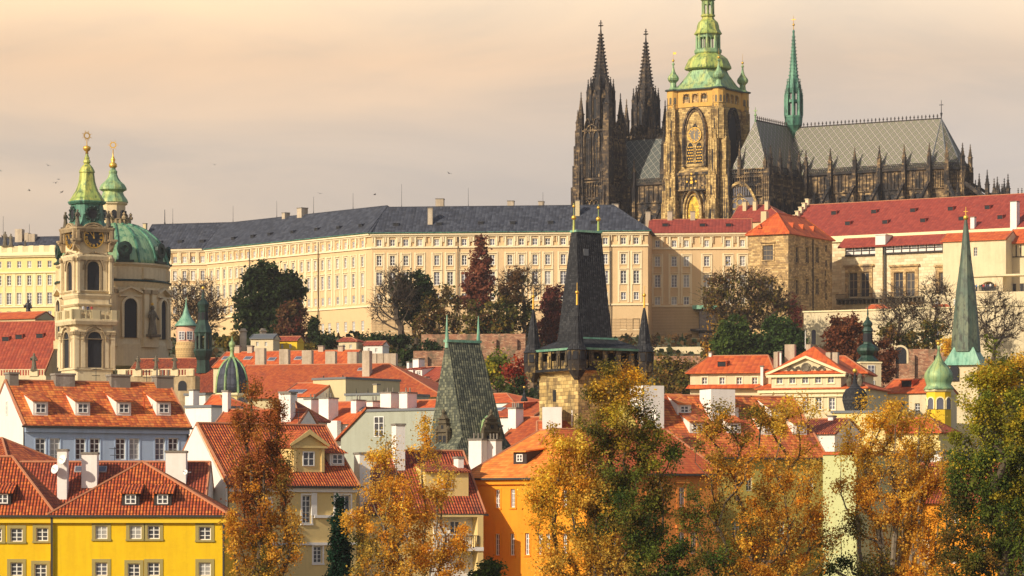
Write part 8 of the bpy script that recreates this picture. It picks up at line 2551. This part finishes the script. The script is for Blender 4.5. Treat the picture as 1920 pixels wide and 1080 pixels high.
# ---------------------------------------------------------------- people and birds
def person_mesh(mats):
    """one continuous low figure 1.72 m tall, colours by body region through material slots"""
    v = {'pelvis': (0, 0, .93, .14), 'waist': (0, 0, 1.1, .125), 'chest': (0, 0, 1.32, .15), 'neck': (0, 0, 1.47, .055), 'head': (0, -.01, 1.58, .085), 'crown': (0, 0, 1.67, .07),
         'lh': (-.09, 0, .88, .09), 'lk': (-.10, -.02, .5, .06), 'la': (-.10, .01, .09, .045), 'lt': (-.11, -.13, .04, .04),
         'rh': (.09, 0, .88, .09), 'rk': (.10, -.03, .5, .06), 'ra': (.11, .02, .09, .045), 'rt': (.12, -.12, .04, .04),
         'ls': (-.19, 0, 1.4, .06), 'le': (-.24, -.03, 1.14, .045), 'lw': (-.16, -.22, 1.03, .035), 'rs': (.19, 0, 1.4, .06), 're': (.25, -.02, 1.14, .045), 'rw': (.17, -.22, 1.05, .035)}
    e = [('pelvis', 'waist'), ('waist', 'chest'), ('chest', 'neck'), ('neck', 'head'), ('head', 'crown'), ('pelvis', 'lh'), ('lh', 'lk'), ('lk', 'la'), ('la', 'lt'), ('pelvis', 'rh'), ('rh', 'rk'), ('rk', 'ra'), ('ra', 'rt'), ('chest', 'ls'), ('ls', 'le'), ('le', 'lw'), ('chest', 'rs'), ('rs', 're'), ('re', 'rw')]
    ks = list(v); me = bpy.data.meshes.new('person')
    me.from_pydata([v[k][:3] for k in ks], [(ks.index(a), ks.index(b)) for a, b in e], [])
    o = bpy.data.objects.new('person', me); COL.objects.link(o)
    m_ = o.modifiers.new('skin', 'SKIN')
    for i, k in enumerate(ks):
        s_ = me.skin_vertices[0].data[i]; s_.radius = (v[k][3], v[k][3]); s_.use_root = (k == 'pelvis')
    o.modifiers.new('sub', 'SUBSURF').levels = 1
    dg = bpy.context.evaluated_depsgraph_get(); dg.update()
    out = bpy.data.meshes.new_from_object(o.evaluated_get(dg))
    bpy.data.objects.remove(o)
    for m in mats: out.materials.append(m)
    for p in out.polygons:
        c = p.center; p.use_smooth = True
        hand = abs(c.x) > .1 and c.y < -.17 and c.z > .9
        p.material_index = 0 if (1.49 < c.z < 1.62 and c.y < .03) or hand else (1 if c.z >= 1.49 else (2 if c.z > .9 else 3))
    out.name = 'person'
    return out

def people():
    skin = plain('skin', (.55, .34, .24), .6); hairs = [plain('dark hair', (.04, .025, .02)), plain('light brown hair', (.22, .13, .06)), plain('woolly hat', (.3, .28, .26))]
    cols = {'red': (.5, .04, .03), 'navy': (.03, .04, .10), 'black': (.02, .02, .022), 'white': (.7, .68, .64), 'orange': (.7, .25, .04), 'grey': (.2, .2, .21), 'green': (.06, .16, .07), 'blue': (.08, .2, .45)}
    jk = {k: plain(k + ' jacket', c, .8) for k, c in cols.items()}
    tr = plain('dark trousers', (.03, .03, .045), .8)
    me = person_mesh([skin, hairs[0], jk['red'], tr])
    f2, zb = TERR
    rs = random.Random(4)
    seq = ['black', 'red', 'navy', 'white', 'grey', 'orange', 'black', 'blue', 'green', 'black', 'red', 'grey', 'navy', 'white', 'black', 'orange']
    seen = {}
    order = ['first', 'second', 'third', 'fourth']
    for i, c in enumerate(seq):
        x = .3 + i * (f2.w - .6) / len(seq) + rs.uniform(-.1, .1)
        p = f2.o + f2.u * x + f2.n * (-3.0 + rs.uniform(-.1, .5))
        o = bpy.data.objects.new('person', me); COL.objects.link(o)
        o.location = (p.x, p.y, zb + f2.gz); s_ = rs.uniform(.93, 1.07); o.scale = (s_, s_, s_)
        o.rotation_euler = (0, 0, f2.ang + rs.uniform(-.7, .7))
        h = hairs[i % 3]
        for k, m in ((1, h), (2, jk[c])):
            o.material_slots[k].link = 'OBJECT'; o.material_slots[k].material = m
        n = seen.get(c, 0); seen[c] = n + 1
        tag(o, '%s jacketed visitor on the arched terrace, %s from the left in that colour' % (c, order[n]), 'person', 'visitors at the terrace railing')
    for (x, c, lab) in ((.9, 'white', 'pale jacketed visitor on the bell tower gallery, leftmost of three'), (1.8, 'navy', 'dark jacketed visitor on the bell tower gallery, in the middle of three'), (2.6, 'red', 'red jacketed visitor on the bell tower gallery, rightmost of three')):
        fr = Fr((144, 680), None, 28, gz=34)
        q = fr.o + fr.u * x + fr.n * (-1.0)
        o = bpy.data.objects.new('person', me); COL.objects.link(o); o.location = (q.x, q.y, fr.z(600, 3, 1) + 34 + .9)
        o.rotation_euler = (0, 0, fr.ang)
        for k, m in ((1, hairs[0]), (2, jk[c])): o.material_slots[k].link = 'OBJECT'; o.material_slots[k].material = m
        tag(o, lab, 'person', 'visitors on the bell tower gallery')

def birds():
    def bird(flap):
        mb = MB()
        mb.loft([[(x + 0, .0 + r*math.cos(a), r*math.sin(a)) for a in [2*math.pi*k/6 for k in range(6)]] for x, r in ((-.32, .01), (-.2, .06), (0, .09), (.18, .06), (.3, .02))], smooth=True)
        for s_ in (-1, 1):
            mb.loft([[(-.08, s_*.05, .02), (.12, s_*.05, .02), (.12, s_*.05, .05), (-.08, s_*.05, .05)], [(-.05, s_*.4, .02 + flap), (.12, s_*.4, .02 + flap), (.12, s_*.4, .04 + flap), (-.05, s_*.4, .04 + flap)], [(-.15, s_*.75, flap*.7), (-.08, s_*.75, flap*.7), (-.08, s_*.75, .01 + flap*.7), (-.15, s_*.75, .01 + flap*.7)]])
        mb.loft([[(-.3, -.03, 0), (-.3, .03, 0), (-.3, .03, .02)], [(-.5, -.09, 0), (-.5, .09, 0), (-.5, .09, .015)]])
        return mb
    lst = [((0, 320), .1, 'leftmost dark bird at the very edge of the sky'), ((90, 310), .15, 'highest of the dark birds left of the bell tower star'), ((110, 336), -.05, 'dark bird just left of the bell tower helm, upper of a close pair'), ((104, 343), .2, 'dark bird just left of the bell tower helm, lower of a close pair'),
           ((55, 357), .1, 'lone dark bird low in the sky left of the bell tower'), ((116, 360), .0, 'dark bird almost touching the bell tower helm'), ((402, 309), .25, 'pale gull gliding right of the dome lantern'), ((600, 363), .1, 'dark bird above the receding palace roof'), ((703, 365), .2, 'dark bird above the bend of the palace roof'), ((842, 325), .15, 'dark bird high in the middle of the sky')]
    for (px, py), fl, lab in lst:
        D_ = 500; o = bird(fl).build('bird', 'p_light' if 'pale' in lab else 'iron'); o.location = P(px, py, D_); o.scale = (.6, .6, .6); o.rotation_euler = (R(random.uniform(-25, 25)), R(random.uniform(-15, 15)), R(random.uniform(0, 360)))
        tag(o, lab, 'bird', 'birds in the sky')
people(); birds()

# street lamp among the amber branches
def lamp():
    p = P(1403, 1026, 300); r = empty('street_lamp', (p.x, p.y, 0), 'white shaded street lamp on a dark post hidden in the amber tree', 'street lamp')
    m_ = MB(); m_.tube((0, 0, 0), (0, 0, p.z + .4), .09, .05, 8); m_.tube((0, 0, p.z + .4), (.6, 0, p.z + .35), .04, .04, 6); m_.build('post', 'iron', r)
    MB().lathe([(.28, p.z - .05), (.26, p.z + .02), (.1, p.z + .18), (.03, p.z + .3)], 12, .5, 0).build('lamp_shade', 'frame', r)
lamp()

# ---------------------------------------------------------------- haze
def haze():
    mb = MB(); mb.box(-3050, 3050, -350, 4050, -2, 178)
    o = mb.build('haze', 'dark'); m = bpy.data.materials.new('haze'); m.use_nodes = True; nt = m.node_tree
    for n in list(nt.nodes): nt.nodes.remove(n)
    N = NT(nt); v = N.n('ShaderNodeVolumePrincipled'); v.inputs['Color'].default_value = (.90, .86, .84, 1); v.inputs['Density'].default_value = .00008; v.inputs['Anisotropy'].default_value = .3
    out = N.n('ShaderNodeOutputMaterial'); nt.links.new(v.outputs[0], out.inputs['Volume'])
    o.data.materials.clear(); o.data.materials.append(m); tag(o, 'thin warm haze over the town', 'haze', None, 'stuff'); o.display_type = 'WIRE'
haze()
